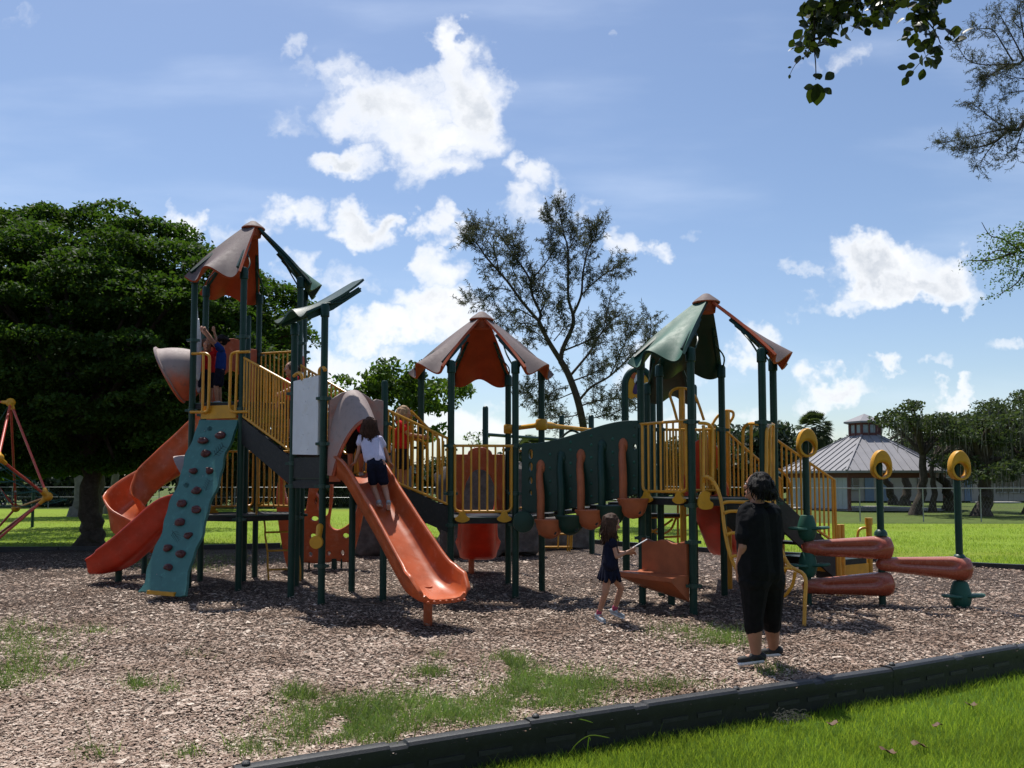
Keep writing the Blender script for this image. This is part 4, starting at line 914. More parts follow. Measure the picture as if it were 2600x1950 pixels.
def railing(p, q_, zb0, zt0, zb1, zt1, n, rb=.0135, rf=.018, corner=.07, feet=False, name='railing', inset=.055, off=0.0, mid=None):
    """framed railing between two uprights with a bar for each baluster"""
    p, q_ = Vector((p[0], p[1], 0)), Vector((q_[0], q_[1], 0)); d = (q_ - p); L = d.length; d.normalize(); nn = Vector((d.y, -d.x, 0))
    if nn.y > 0: nn = -nn
    p = p + nn * off; q_ = q_ + nn * off
    a, b = inset, L - inset
    zb = lambda x: zb0 + (zb1 - zb0) * x / L
    zt = lambda x: zt0 + (zt1 - zt0) * x / L
    mb = MB()
    def pt(x, z): return p + d * x + UP * z
    loop = [pt(a, zt(a)), pt(b, zt(b))]
    if corner and feet:
        bl = [pt(a + corner * (1 - math.cos(t_)), zb(a) + corner * (1 - math.sin(t_))) for t_ in [PI / 2 * k / 4 for k in range(5)]]
        br = [pt(b - corner * (1 - math.cos(t_)), zb(b) + corner * (1 - math.sin(t_))) for t_ in [PI / 2 * k / 4 for k in range(5)]]
        mb.tube([pt(a, zt(a))] + bl + br[::-1] + [pt(b, zt(b))], rf, 8)
        mb.tube([pt(0, zt(0)), pt(L, zt(L))], rf, 8)
    else:
        mb.tube([pt(0, zt(0)), pt(L, zt(L))], rf, 8); mb.tube([pt(0, zb(0)), pt(L, zb(L))], rf, 8)
        for x in (a, b): mb.cyl(pt(x, zb(x)), pt(x, zt(x)), rb, n=8)
    o = obj(name, mb, m_yellow, ps)
    for k in range(1, n + 1):
        x = a + (b - a) * k / (n + 1); c = MB(); c.cyl(pt(x, zb(x)), pt(x, zt(x)), rb, n=8); obj('baluster', c, m_yellow, o)
    if feet:
        for x in (a + .10, b - .10):
            f = [(-.085, -.075), (.0, -.10), (.085, -.075), (.095, -.04), (.055, -.01), (.03, .04), (-.03, .04), (-.055, -.01), (-.095, -.04)]
            c = MB(); c.prism(cr2(f, 3), frame(pt(x, zb(x) - .045) + nn * .03, d), .035); obj('mounting_bracket', c, m_yellowp, o)
    return o
def tubes(name, paths, r, m, parent=None, n=8, label=None):
    mb = MB()
    for pts in paths: mb.tube(pts, r, n)
    return obj(name, mb, m, parent or ps, label=label)
def roof(c, R0, zt, panels, hh=0.0):
    """hub cap with flared panels, each on two posts: (mid angle, outer material, inner material, label)"""
    c = V2(*c); h = MB()
    h.lathe([(r_, z_ + zt + hh) for r_, z_ in ((.115, .58), (.13, .70), (.175, .70), (.18, .715), (.15, .745), (.09, .79), (.045, .825), (.01, .835))], c, n=18)
    hub = obj('roof_hub', h, m_faded, ps)
    for (ang, mo, mi, lab) in panels:
        er = V2(math.cos(R(ang)), math.sin(R(ang))); et = V2(-er.y, er.x); nS, nT = 20, 30; grid = []
        for i in range(nS + 1):
            s = i / nS; row = []
            for j in range(nT + 1):
                t = -1 + 2 * j / nT; r_ = .10 + .82 * s; z = zt + .72 + hh - (.735 + hh) * s + .012 * math.sin(PI * s); w = .105 + .375 * s ** .95
                wave = .105 * math.cos(PI * t / .70) * s ** 3.2
                nz = wave * .8 - .02 * s * (1 - t * t); ro = wave * .55 + .05 * s ** 4 * (1 - abs(t)) + .03 * s ** 6
                row.append(c + er * (r_ + ro) + et * (w * t) + UP * (z + nz - .05 * s ** 6))
            grid.append(row)
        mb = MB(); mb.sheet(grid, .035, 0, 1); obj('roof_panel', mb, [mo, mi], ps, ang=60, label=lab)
        for sg in (-1, 1):
            pa = c + (er * math.cos(R(30)) + et * sg * math.sin(R(30))) * R0
            def on(s): return c + er * (.10 + .82 * s) + et * sg * (.105 + .375 * s) * .93 + UP * (zt + .72 + hh - (.735 + hh) * s + .012 * math.sin(PI * s) - .075)
            a = MB(); a.bar(on(.93), on(.40), .035, .075, er); a.bar(on(.41), on(.30), .03, .05, er); a.bar(pa + UP * (zt - .10), on(.86), .05, .07, er)
            a.tube(cr([pa + UP * (zt - .07) - er * .03, pa * 1.0 + UP * (zt + .10) - er * .13, on(.48) - UP * .05], 4), .011, 6); obj('roof_arm', a, m_post, ps)
    return hub
# --- towers
for k, p in L_.items(): post(p, 4.63, (2.58, 3.62, 1.0), True)
for k, p in M_.items(): post(p, 3.17, (.96, 2.02, 1.38), True)
for k, p in R_.items(): post(p, 3.14, (1.26, 2.25, .83, .32) if k in ('R1', 'R2') else (1.26, 2.25), True)
post(PLT['M1'], 3.82, (.48, 1.48, 2.02, 2.60), True); post(PLT['L6'], 3.68, (1.48, 1.78, 2.72), True); post(PLT['P4'], 2.72, (1.48,)); post(PLT['P5'], 2.88, (1.48, 2.30, 1.9))
lp = PV(L_['T2'], L_['T6'], 629.5, 1472); post((-4.18, 12.98), 4.16, (1.0,)); 
deck(list(L_.values()), 2.68); deck(list(L_.values()), 1.04); deck([PLT[k] for k in ('M1', 'P5', 'P4', 'L6')], 1.58); deck(list(M_.values()), 1.05); deck(list(R_.values()), 1.33)
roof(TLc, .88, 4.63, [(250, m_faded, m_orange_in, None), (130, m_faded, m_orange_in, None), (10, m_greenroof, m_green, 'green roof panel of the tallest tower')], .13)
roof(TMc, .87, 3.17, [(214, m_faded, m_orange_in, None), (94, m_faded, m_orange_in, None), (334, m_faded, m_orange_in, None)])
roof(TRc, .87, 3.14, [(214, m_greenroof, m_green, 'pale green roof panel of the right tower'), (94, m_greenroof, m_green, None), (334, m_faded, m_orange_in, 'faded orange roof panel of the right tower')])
# lone tilted roof panels on two posts
def lone_roof(a, b, zl, zh, out, label=None, o0=-.50, ol=.95, nar=.55):
    """panel carried by posts a and b, its low edge thrown out along out"""
    a, b = V2(a.x, a.y), V2(b.x, b.y); mid = (a + b) / 2; et = (b - a); hw = et.length / 2; et.normalize(); grid = []
    for i in range(21):
        s = i / 20; row = []
        for j in range(25):
            t = -1 + 2 * j / 24; wv = .085 * math.cos(PI * t / .7) * s ** 3
            row.append(mid + out * (o0 + ol * s) + et * t * (hw * 1.12 * (nar + (1 - nar) * s ** .7)) + UP * (zh + (zl - zh) * s - .05 * math.sin(PI * s) + wv * .8))
        grid.append(row)
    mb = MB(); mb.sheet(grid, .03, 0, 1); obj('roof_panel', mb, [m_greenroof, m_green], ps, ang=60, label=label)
    for p in (a, b):
        c = MB(); z = zl + (zh - zl) * .5; f = lambda s: p + (mid - p) * (1 - .9 * (nar + (1 - nar) * s ** .7)) + out * (o0 + ol * s) + UP * (zh + (zl - zh) * s - .05 * math.sin(PI * s) - .075)
        c.bar(f(.95), f(.55), .035, .07, UP); c.bar(f(.57), f(.08), .035, .07, UP); q_ = f(.06); c.tube(cr([p + UP * (zl + (zh - zl) * .25), p.lerp(q_, .5) * 1.0 + UP * ((zl + (zh - zl) * .25) * .5 - .07), q_], 4), .012, 6); obj('roof_arm', c, m_post, ps)
lone_roof(PLT['M1'], PLT['L6'], 3.70, 4.22, (V2(-.96, -.28)).normalized(), 'tilted green roof panel over the white board', -.64, .88, .3)
rb = [V2(2.02, 12.3), V2(2.75, 12.5)]
for p in rb: post(p, 3.0, (1.26,), True)
lone_roof(rb[1], rb[0], 2.82, 3.42, V2(.28, .96).normalized(), 'low dark green roof panel behind the right tower')

# --- climbing wall on the tallest tower
T1, T2, T3, T4, T6, T7 = (L_[k] for k in ('T1', 'T2', 'T3', 'T4', 'T6', 'T7'))
a0 = PV(T1, T2, 504, 1066, .03); a1 = PV(T1, T2, 602, 1066, .03); b0_ = Vector((-4.955, 11.12, .07)); b1_ = Vector((-4.30, 10.86, .06))
wn_ = (a1 - a0).cross(b0_ - a0).normalized(); wn_ = wn_ if wn_.y < 0 else -wn_
grid = []
for i in range(41):
    s = i / 40; row = []
    for j in range(13):
        t = j / 12; wob = .022 * math.sin(s * 21) + .012 * math.sin(s * 47 + 1); l_ = a0.lerp(b0_, s); r_ = a1.lerp(b1_, s); ex = (r_ - l_).normalized()
        fl = .05 * max(0, (s - .93) / .07) ** 1.5
        p = l_.lerp(r_, t) + ex * ((wob - fl) * (1 - t) + (wob * .9 + fl) * t)
        if i == 40: p += UP * (.018 * math.sin(t * 13))
        row.append(p)
    grid.append(row)
mb = MB(); mb.sheet(grid, .045); cw = obj('climbing_wall', mb, m_teal, ps, ang=50, label='teal climbing wall studded with maroon holds')
def on_wall(u, v, off=0.0):
    D = ray(u, v); o = Vector((0, 0, CH)); return o + D * (wn_.dot(a0 + wn_ * off - o) / wn_.dot(D))
wx = (a1 - a0).normalized(); wy = wn_.cross(wx); wy = wy if wy.z > 0 else -wy; MW = Matrix((wx, wy, wn_)).transposed()
for i, (x, y) in enumerate(((1193, 215), (1045, 262), (1070, 368), (963, 517), (1100, 515), (990, 683), (868, 790), (988, 842), (848, 948), (920, 1058), (748, 1165), (858, 1215), (755, 1328))):
    p = on_wall(x / 3.318 + 200, y / 3.318 + 1040, .022); mb = MB(); s_ = random.uniform(.85, 1.15); w_ = .088 if i in (0, 1, 11) else .074
    mb.ell(p, (w_ * s_, .052 * s_, .042), MW, 14, 9); mb.ell(p + wy * .012 + wn_ * .028, (w_ * .6, .018, .025), MW, 10, 6)
    vv = []
    for q_ in mb.v: q_ = Vector(q_); vv.append(q_ + noise.noise_vector(q_ * 14 + Vector((i, 0, 0))) * .017)
    mb.v = vv; obj('climbing_hold', mb, m_hold, cw)
def mark(paths, r=.0035):
    mb = MB()
    for pl in paths: mb.tube([on_wall(x / 3.318 + 200, y / 3.318 + 1040, .006) for x, y in pl], r, 5)
    obj('engraved_mark', mb, m_ink, cw)
def spiral(cx, cy, r): mark([[(cx + r * (k / 22) * math.cos(k * .72), cy + r * (k / 22) * math.sin(k * .72)) for k in range(1, 23)]])
spiral(1102, 157, 22); spiral(907, 633, 24)
def fern(cx, cy, L, a, n, w):
    ca, sa = math.cos(a), math.sin(a); P_ = lambda x, y: (cx + x * ca - y * sa, cy + x * sa + y * ca); pl = [[P_(-L, 0), P_(L, 0)]]
    for k in range(n):
        x = -L * .7 + 1.5 * L * k / (n - 1); pl += [[P_(x, 0), P_(x + w * .5, w)], [P_(x, 0), P_(x + w * .5, -w)]]
    mark(pl)
fern(1180, 345, 60, -.8, 5, 32); fern(1085, 640, 48, -1.2, 5, 30); fern(818, 1060, 52, .9, 6, 34); fern(722, 1422, 44, .35, 5, 30)
for (x, y) in ((1062, 178), (1225, 172), (935, 562), (800, 968), (962, 968), (658, 1388), (818, 1390), (1045, 560)):
    mb = MB(); p = on_wall(x / 3.318 + 200, y / 3.318 + 1040, .004); mb.ell(p, (.009, .009, .006), MW, 8, 5); obj('bolt', mb, m_steel, cw)
mb = MB()
for (x, y) in ((412, 1492), (455, 1492)): p = Gd(x, y + 14); mb.cyl(p - UP * .1, p + UP * .10 + Vector((0, .1, 0)), .02, n=8)
mb.bar(b0_.lerp(b1_, .2) + UP * .01, b0_.lerp(b1_, .85) + UP * .01, .05, .05); obj('wall_foot', mb, m_yellow, cw)
mb = MB(); e0, e1 = PV(T1, T2, 512, 1047), PV(T1, T2, 600, 1047); mb.bar(Vector((e0.x, e0.y, 2.545)), Vector((e1.x, e1.y, 2.545)), .03, .19); obj('kick_board', mb, m_yellowp, ps)
Z = lambda x, y: PV(T1, T2, x / 5.925 + 460, y / 5.925 + 820, .05)
def loop(paths, r=.021, name='grab_handle'): return tubes(name, paths, r, m_yellow)
loop([[Z(165, 462), Z(330, 458)] + cr([Z(370, 460), Z(415, 490), Z(428, 540)], 4) + [Z(412, 1270)] + cr([Z(412, 1270), Z(395, 1325), Z(340, 1343)], 4) + [Z(140, 1340)], [Z(335, 470), Z(320, 1330)]])
loop([[Z(1030, 432), Z(880, 438)] + cr([Z(830, 440), Z(765, 465), Z(745, 530)], 4) + [Z(728, 1255)] + cr([Z(728, 1255), Z(745, 1320), Z(800, 1340)], 4) + [Z(1010, 1334)], [Z(845, 450), Z(818, 1335)]])
# railings of the tallest tower
railing(T4, T7, 2.80, 3.64, 2.80, 3.64, 8); railing(T3, T4, 1.14, 2.02, 1.14, 2.02, 8, feet=True)
railing(T4, T7, 1.14, 2.02, 1.14, 2.02, 7)
Zl = lambda x, y, off=.05: PV(V2(-4.2, 12.55), V2(-3.0, 12.6), x / 3.318 + 200, y / 3.318 + 1040, off)
loop([cr([Zl(1495, 900), Zl(1505, 600), Zl(1505, 400), Zl(1520, 360), Zl(1550, 370), Zl(1560, 420), Zl(1560, 720), Zl(1540, 790), Zl(1510, 800)], 4), cr([Zl(1555, 380), Zl(1595, 370), Zl(1615, 430), Zl(1610, 740), Zl(1570, 790)], 4)], .016)
lad = tubes('ladder', [cr([Zl(1520, 890), Zl(1555, 910), Zl(1570, 1000), Zl(1570, 1060), Zl(1590, 1200), Zl(1592, 1320), Zl(1600, 1440)], 5), cr([Zl(1820, 890), Zl(1845, 930), Zl(1840, 1060), Zl(1850, 1200), Zl(1865, 1320), Zl(1865, 1440)], 5)], .014, m_yellow)
for y in (1035, 1190, 1350): tubes('rung', [[Zl(1572 + (y - 1035) * .06, y), Zl(1845, y - 8)]], .015, m_yellow, lad)
# slide entry arches
def arch_panel(p, q_, z0, zs, zd, ow, oh, m, off=-.03, label=None):
    p, q_ = V2(p.x, p.y), V2(q_.x, q_.y); L = (q_ - p).length; x0 = .05; x1 = L - .05; c = L / 2
    dome = [(c + .19 * math.cos(PI * k / 8), zs + (zd - zs) * math.sin(PI * k / 8)) for k in range(9)]
    out = [(x0, z0), (c - ow / 2 - .03, z0)] + [(c - ow / 2 * math.cos(PI * k / 10) * (1.0 if k not in (0, 10) else 1.06), z0 + oh * math.sin(PI * k / 10) ** .75) for k in range(11)] + [(c + ow / 2 + .03, z0), (x1, z0), (x1, zs)] + dome + [(x0, zs)]
    n = Vector(((q_ - p).y, -(q_ - p).x, 0)).normalized()
    return panel('arch_panel', out, [], .045, frame(p + n * off, q_ - p), m, ps, .012, label)
arch_panel(T4, T3, 2.70, 3.70, 3.84, .50, .62, m_orange); arch_panel(M_['D'], M_['C'], 1.07, 1.95, 2.06, .52, .66, m_orange)
def chute(name, path, widths, walls, m, k=6, label=None, lip=True):
    """open slide with rounded floor and rolled rims"""
    c = cr(path, k); N = len(c); rings = []
    ix = np.linspace(0, 1, len(path)); W = np.interp(np.linspace(0, 1, N), ix, widths); H = np.interp(np.linspace(0, 1, N), ix, walls)
    for i in range(N):
        t = (c[min(i + 1, N - 1)] - c[max(i - 1, 0)]).normalized(); sd_ = t.cross(UP).normalized(); u_ = sd_.cross(t).normalized(); w, h = W[i] / 2, H[i]
        half_in = [(0, 0), (w * .45, .004), (w * .70, .018), (w * .86, .055), (w * .94, h * .45), (w * .97, h * .86), (w * 1.0, h * .97), (w * 1.05, h)]
        half_out = [(w * 1.12, h * .99), (w * 1.16, h * .93), (w * 1.13, h * .86), (w * 1.05, h * .80), (w * 1.0, h * .42), (w * .92, .0), (w * .74, -.035), (w * .4, -.045), (0, -.045)]
        hr = half_in[::-1] + [(-x, y) for x, y in half_in[1:]]             # right rim to left rim along the inside
        ho = [(-x, y) for x, y in half_out] + half_out[::-1][1:]
        rings.append([c[i] + sd_ * x + u_ * y for x, y in hr + ho])
    mb = MB(); mb.loft(rings); o = obj(name, mb, m, ps, ang=60, label=label); return o, c
# curving slide off the tallest tower, with its bubble hood
sl, sc_ = chute('slide', [Vector(p) for p in ((-4.57, 13.35, 2.60), (-4.85, 13.78, 2.5), (-5.25, 14.15, 2.16), (-5.75, 14.4, 1.76), (-6.22, 14.32, 1.36), (-6.46, 14.0, .98), (-6.33, 13.68, .70), (-5.95, 13.6, .46), (-5.5, 13.65, .36))], [.44, .44, .46, .48, .5, .5, .5, .5, .54], [.34, .36, .42, .44, .44, .44, .4, .3, .2], m_orange, 7, 'big curving orange slide of the tallest tower')
mb = MB(); p = Vector((-6.2, 14.05, 0)); mb.cyl(p - UP * .1, p + UP * .92, .045, n=10); mb.bar(p + Vector((-.25, 0, .9)), p + Vector((.25, 0, .96)), .05, .05); obj('support_leg', mb, m_post, sl)
e_ = (T3 - T1); en = Vector((e_.y, -e_.x, 0)).normalized(); en = en if en.x < 0 else -en; cc = (T1 + T3) / 2 + UP * 3.2; ed = e_.normalized(); grid = []
for i in range(9):
    f = i / 8; row = []
    for k in range(33):
        a = 2 * PI * k / 32; rr_ = .355 + .045 * math.sin(PI * f * .8) + (.02 if i == 8 else 0) - .04 * (1 - f) ** 3; row.append(cc + ed * math.cos(a) * rr_ * 1.0 + UP * math.sin(a) * (rr_ + .0) + en * (f * (.42 + .20 * math.sin(a)) + .0) - UP * .05 * f)
    grid.append(row)
mb = MB(); mb.sheet(grid, .02); bub = obj('slide_hood', mb, m_hood, ps, ang=50, label='bleached orange bubble hood on the left of the tallest tower')
mb = MB(); mb.tube([grid[8][k] for k in range(32)], .024, 6, closed=True); obj('hood_rim', mb, m_hood, bub)
cc2 = (T1 + T3) / 2 + UP * 1.58; grid2 = [[cc2 + ed * math.cos(a) * .36 + UP * math.sin(a) * (.38 - .04 * f) + en * (f * (.10 + .22 * math.sin(a)) + .01) for a in [PI * k / 20 for k in range(21)]] for f in [i / 8 for i in range(9)]]
mb = MB(); mb.sheet(grid2, .02); obj('slide_hood', mb, m_hood, ps, ang=50, label='small bleached hood over the low red slide')
# low red slide
sl, _c = chute('slide', [Vector(p) for p in ((-4.76, 12.56, 1.05), (-5.05, 12.52, 1.0), (-5.38, 12.52, .68), (-5.72, 12.55, .38), (-6.02, 12.6, .22), (-6.28, 12.64, .19))], [.48, .48, .5, .52, .54, .5], [.3, .34, .36, .36, .32, .2], m_red, 7, 'low red slide beside the climbing wall')
mb = MB(); p = Vector((-6.0, 12.72, 0)); mb.cyl(p - UP * .1, p + UP * .2, .05, n=10); obj('support_leg', mb, m_post, sl)
# white cut-out panels between the upper posts
panel('decor_panel', cr2([(.12, 3.55), (.12, 3.1), (.42, 3.1), (.5, 3.45), (.46, 3.78), (.36, 3.84), (.28, 4.0), (.2, 3.98), (.12, 4.16)], 3), [], .03, frame(T1, T3 - T1), m_white, ps, .006)
panel('decor_panel', cr2([(.1, 3.0), (.5, 3.0), (.62, 3.4), (.5, 3.75), (.36, 3.8), (.24, 4.02), (.12, 3.7)], 3), [circ(.36, 3.35, .09), circ(.38, 3.6, .05)], .03, frame(T6, T7 - T6), m_white, ps, .006)
mb = MB(); tc_ = T6.lerp(T7, .42) + Vector((.03, -.03, 3.35)); mb.tube([tc_ + (T7 - T6).normalized() * (.11 * math.cos(a)) + UP * .11 * math.sin(a) for a in [2 * PI * k / 20 for k in range(20)]], .022, 6, closed=True); obj('decor_ring', mb, m_red, ps)
# --- stairs
def stairs(pl0, pr0, z0, pl1, pr1, z1, n, th=.30):
    pl0, pr0, pl1, pr1 = (V2(p.x, p.y) for p in (pl0, pr0, pl1, pr1)); st = None
    for (a, b) in ((pl0, pl1), (pr0, pr1)):
        d = (b - a).normalized(); nn = Vector((-d.y, d.x, 0)) * .018; mb = MB(); q8 = []
        for s_ in (-1, 1):
            q8 += [a + d * .04 + nn * s_ + UP * z0, b - d * .04 + nn * s_ + UP * z1, b - d * .04 + nn * s_ + UP * (z1 - th), a + d * .04 + nn * s_ + UP * (z0 - th)]
        mb.add(q8, [(0, 1, 2, 3), (7, 6, 5, 4), (0, 4, 5, 1), (1, 5, 6, 2), (2, 6, 7, 3), (3, 7, 4, 0)])
        if st is None: st = obj('stairs', mb, m_black, ps)
        else: obj('stringer', mb, m_black, st)
    for k in range(n):
        f = (k + .5) / n; a = pl0.lerp(pl1, f); b = pr0.lerp(pr1, f); z = z0 + (z1 - z0) * f - .02; dd = (pl1 - pl0).normalized(); mb = MB(); mb.bar(a.lerp(b, .03) + UP * z, a.lerp(b, .97) + UP * z, .20, .04); obj('tread', mb, m_black, st)
    return st
stairs(T2, T6, 2.44, PLT['L6'], PLT['P4'], 1.86, 5, .36); stairs(PLT['P5'], PLT['P4'], 1.56, M_['A'], M_['F'], 1.20, 4, .34)
railing(T2, PLT['L6'], 2.49, 3.33, 1.93, 2.83, 15, inset=.05); railing(T6, PLT['P4'], 2.46, 3.30, 1.86, 2.72, 12, inset=.05)
railing(PLT['P5'], M_['A'], 1.60, 2.50, 1.22, 2.10, 11, inset=.05); railing(PLT['P4'], M_['F'], 1.66, 2.55, 1.22, 2.10, 12, inset=.05)
# slats and an inner hand rail inside the second stair
Zs = lambda x, y: PV(PLT['P5'], M_['A'], x / 4.916 + 800, y / 4.916 + 900, -.42)
hr_ = loop([[Zs(1190, 700), Zs(1480, 985), Zs(1545, 1060), Zs(1560, 1500)], [Zs(1075, 960), Zs(1350, 1090), Zs(1405, 1180), Zs(1405, 1460)]], .018, 'hand_rail')
for x in (1200, 1395, 1545, 1600): mb = MB(); mb.bar(Zs(x, 720 if x < 1300 else 1080), Zs(x, 1390), .065, .03, Vector((1, 0, 0))); obj('slat', mb, m_yellowp, hr_)

# --- slide platform
L6, M1, P4, P5 = PLT['L6'], PLT['M1'], PLT['P4'], PLT['P5']
LW = (M1 - L6).length; holes = []
wb = panel('white_board', [(.07, 1.90), (LW - .06, 1.88), (LW - .06, 2.90), (.07, 2.88)], [circ(.07 + (x - 1100) / 210 * (LW - .13), 2.88 - (y - 1285) / 640 * .98, .008, n=6) for x, y in ((1187, 1322), (1228, 1312), (1190, 1370), (1232, 1368), (1208, 1475), (1185, 1595), (1228, 1592), (1190, 1760), (1232, 1750), (1180, 1900), (1230, 1890))], .03, frame(L6 + Vector((-.02, -.03, 0)), M1 - L6), m_white, ps, .003)
mb = MB(); mb.bar(L6.lerp(M1, .06) + UP * 1.72, L6.lerp(M1, .94) + UP * 1.72, .03, .27); mb.bar(L6.lerp(M1, .05) + UP * 1.50, L6.lerp(M1, .95) + UP * 1.50, .045, .09); obj('riser', mb, m_black, ps)
mp = (M1 + P5) / 2; ex = (P5 - M1).normalized(); nf = Vector((ex.y, -ex.x, 0)); LL = (P5 - M1).length; cx = LL * .46
arch = [(cx - .27 * math.cos(PI * k / 14), 1.62 + .80 * math.sin(PI * k / 14) ** .8) for k in range(15)]
out = [(.06, 1.62)] + arch + [(LL - .03, 1.62), (LL - .03, 2.60), (LL - .13, 2.62), (cx + .27, 2.60), (cx + .14, 2.68), (cx, 2.73), (cx - .16, 2.68), (cx - .27, 2.60), (.06, 2.64)]
hp = panel('hood_panel', out, [], .05, frame(M1 + nf * .02, ex), m_hood, ps, .012)
grid = []; sdir = Vector((.50, -.86, 0)).normalized()
for i in range(13):
    f = i / 12; row = []
    for k in range(25):
        a = PI * k / 24; w_ = .30 - .03 * f - .04 * math.sin(a) * f; h_ = 1.08 - .40 * f ** 1.2
        fw = (.02 + .50 * f) * (.16 + .84 * math.sin(a) ** .8)
        row.append(M1 + ex * (cx - w_ * math.cos(a)) + nf * .03 + sdir * fw + UP * (1.62 + h_ * math.sin(a) ** .8))
    grid.append(row)
mb = MB(); mb.sheet(grid, -.03, 0, 1); hood = obj('slide_hood', mb, [m_orange_in, m_hood], ps, ang=60, label='bleached arched hood at the top of the wide orange slide')
mb = MB(); mb.tube(grid[-1], .02, 6); obj('hood_rim', mb, m_hood, hood)
sl, _c = chute('slide', [Vector(p) for p in ((-2.12, 10.86, 1.60), (-2.02, 10.60, 1.60), (-1.88, 10.36, 1.52), (-1.66, 10.05, 1.26), (-1.38, 9.68, .92), (-1.07, 9.27, .52), (-.93, 9.08, .385), (-.80, 8.88, .335), (-.70, 8.72, .32))], [.50, .50, .50, .50, .51, .54, .58, .60, .52], [.26, .28, .28, .26, .25, .26, .27, .24, .09], m_orange, 7, 'wide orange slide that a girl is climbing')
mb = MB(); p = Vector((-.92, 9.14, 0)); mb.cyl(p - UP * .1, p + UP * .40, .05, n=12); obj('support_leg', mb, m_orange, sl)
mb = MB()
for k in range(7): c = Vector((-.70, 8.72, .325)) + Vector((.86, .50, 0)) * (-.21 + .07 * k) + Vector((.02, -.035, -.02)); mb.ell(c, (.02, .016, .016), None, 8, 5)
obj('lip_studs', mb, m_orange, sl)['kind'] = 'stuff'
mb = MB(); a = M1 + nf * .05 + ex * .07; b = M1 + nf * .05 + ex * .20; mb.bar(a + UP * 1.72, b + nf * .05 + UP * 1.72, .03, .36); mb.bar(M1 + ex * (LL - .14) + nf * .05 + UP * 1.72, M1 + ex * (LL - .03) + nf * .05 + UP * 1.72, .03, .36); obj('slide_flange', mb, m_orange, sl)
# yellow bars behind the hood
railing(P5, P4, 1.66, 2.50, 1.66, 2.50, 6)
Zq = lambda u, v: PV(L6, M1, u, v, .10)
mb = MB(); mb.cap(PV(M1, P5, 812, 1338, .06), PV(M1, P5, 809, 1362, .10), .045, .038); mb.ell(PV(M1, P5, 806, 1376, .12), (.075, .04, .085)); obj('talk_tube', mb, m_yellowp, ps)
panel('mirror_disc', circ(0, 0, .082, n=24), [], .02, frame(PV(M1, P5, 803, 1377, .18), V2(1, 0)), m_yellowp, ps, .005)
mb = MB(); c0 = PV(M1, P5, 747, 945, -.1); mb.tube(cr([PV(L6, M1, 746, 955, .05), PV(L6, M1, 757, 947, .05), PV(L6, M1, 765, 952, .05), PV(L6, M1, 768, 965, .05)], 4), .022, 8); obj('grab_handle', mb, m_yellow, ps)
mb = MB(); mb.tube(cr([PV(L6, M1, 812, 955, .02), PV(L6, M1, 812, 940, .02), PV(L6, M1, 820, 932, .02), PV(L6, M1, 826, 940, .02)], 4), .025, 8); obj('grab_handle', mb, m_yellow, ps)

# --- orange climbing arch behind the platform
Ya = 14.6; org = P(600, 1425, Ya); sc = Ya / FPX
ZA = lambda x, y: ((x - 0) / 4.74 * sc * 1.0, (1425 - (y / 4.74 + 1100)) * sc)
outl = [(545, 345), (630, 430), (600, 500), (560, 600), (570, 700), (600, 800), (660, 880), (740, 925), (815, 900), (835, 800), (870, 590), (975, 590), (945, 690), (975, 760), (965, 880), (1020, 960), (1075, 960), (1095, 850), (1100, 590), (1135, 590), (1130, 800), (1100, 1040), (1125, 1110), (1200, 1138), (1290, 1100), (1365, 1030), (1430, 880), (1450, 690), (1530, 690), (1500, 950), (1440, 1250), (1370, 1490), (1330, 1530), (1190, 1512), (1080, 1530), (960, 1540), (820, 1530), (690, 1560), (610, 1580), (540, 1300), (480, 950), (465, 750), (485, 560)]
Ml = frame(Vector((org.x, Ya, .095)), V2(1, .05))
ac = panel('arch_climber', cr2([ZA(*p) for p in outl], 3), [[ZA(x + rx * math.cos(a), y + ry * math.sin(a)) for a in [2 * PI * k / 14 for k in range(14)]] for (x, y, rx, ry) in ((925, 1005, 45, 28), (910, 1215, 38, 30), (1297, 1210, 38, 30), (880, 1430, 25, 28), (1260, 1415, 22, 32), (1100, 1420, 20, 25), (600, 560, 12, 26), (940, 795, 12, 34))], .10, Ml, m_orange, ps, .025, 'orange red climbing arch pierced with round holes')
mb = MB()
for (x, r_) in ((865, .018), (1165, .05), (1252, .018), (640, .02)): p = Vector((org.x + x / 4.74 * sc, Ya + .03, 0)); mb.cyl(p - UP * .1, p + UP * .18, r_, n=8)
obj('support_leg', mb, m_post, ac)
for (x, y) in ((860, 1090), (1190, 1180), (1190, 1230), (1200, 1280), (1200, 1300), (1190, 1390), (1190, 1440), (560, 820), (560, 880), (560, 1140)):
    mb = MB(); p = Ml @ Vector((*ZA(x, y), .05)); w_ = .075; mb.cap(p - Vector((w_, 0, 0)), p + Vector((w_, 0, 0)), .009, n=6); obj('foot_rib', mb, m_red, ac)
# --- middle tower
A, B, C_, D_, E_, F_ = (M_[k] for k in 'ABCDEF')
railing(A, B, 1.14, 2.02, 1.14, 2.02, 6, feet=True, off=.03); railing(C_, D_, 1.14, 1.80, 1.14, 1.80, 0, off=-.1) if False else None
chute('slide', [Vector(p) for p in ((-.93, 12.75, 1.06), (-1.0, 13.0, 1.02), (-1.02, 13.35, .72), (-1.0, 13.75, .40), (-.98, 14.1, .30), (-.97, 14.4, .29))] if False else [Vector(p) for p in ((-.50, 12.62, 1.06), (-.52, 12.9, 1.02), (-.54, 13.25, .70), (-.56, 13.62, .38), (-.57, 13.95, .27), (-.58, 14.25, .26))], [.52, .52, .54, .58, .66, .60], [.30, .34, .32, .30, .28, .12], m_red, 7, 'red slide leaving the back of the middle tower')
mb = MB(); p = Vector((-.68, 13.95, 0)); mb.cyl(p - UP * .1, p + UP * .28, .05, n=10); obj('support_leg', mb, m_orange, ps)
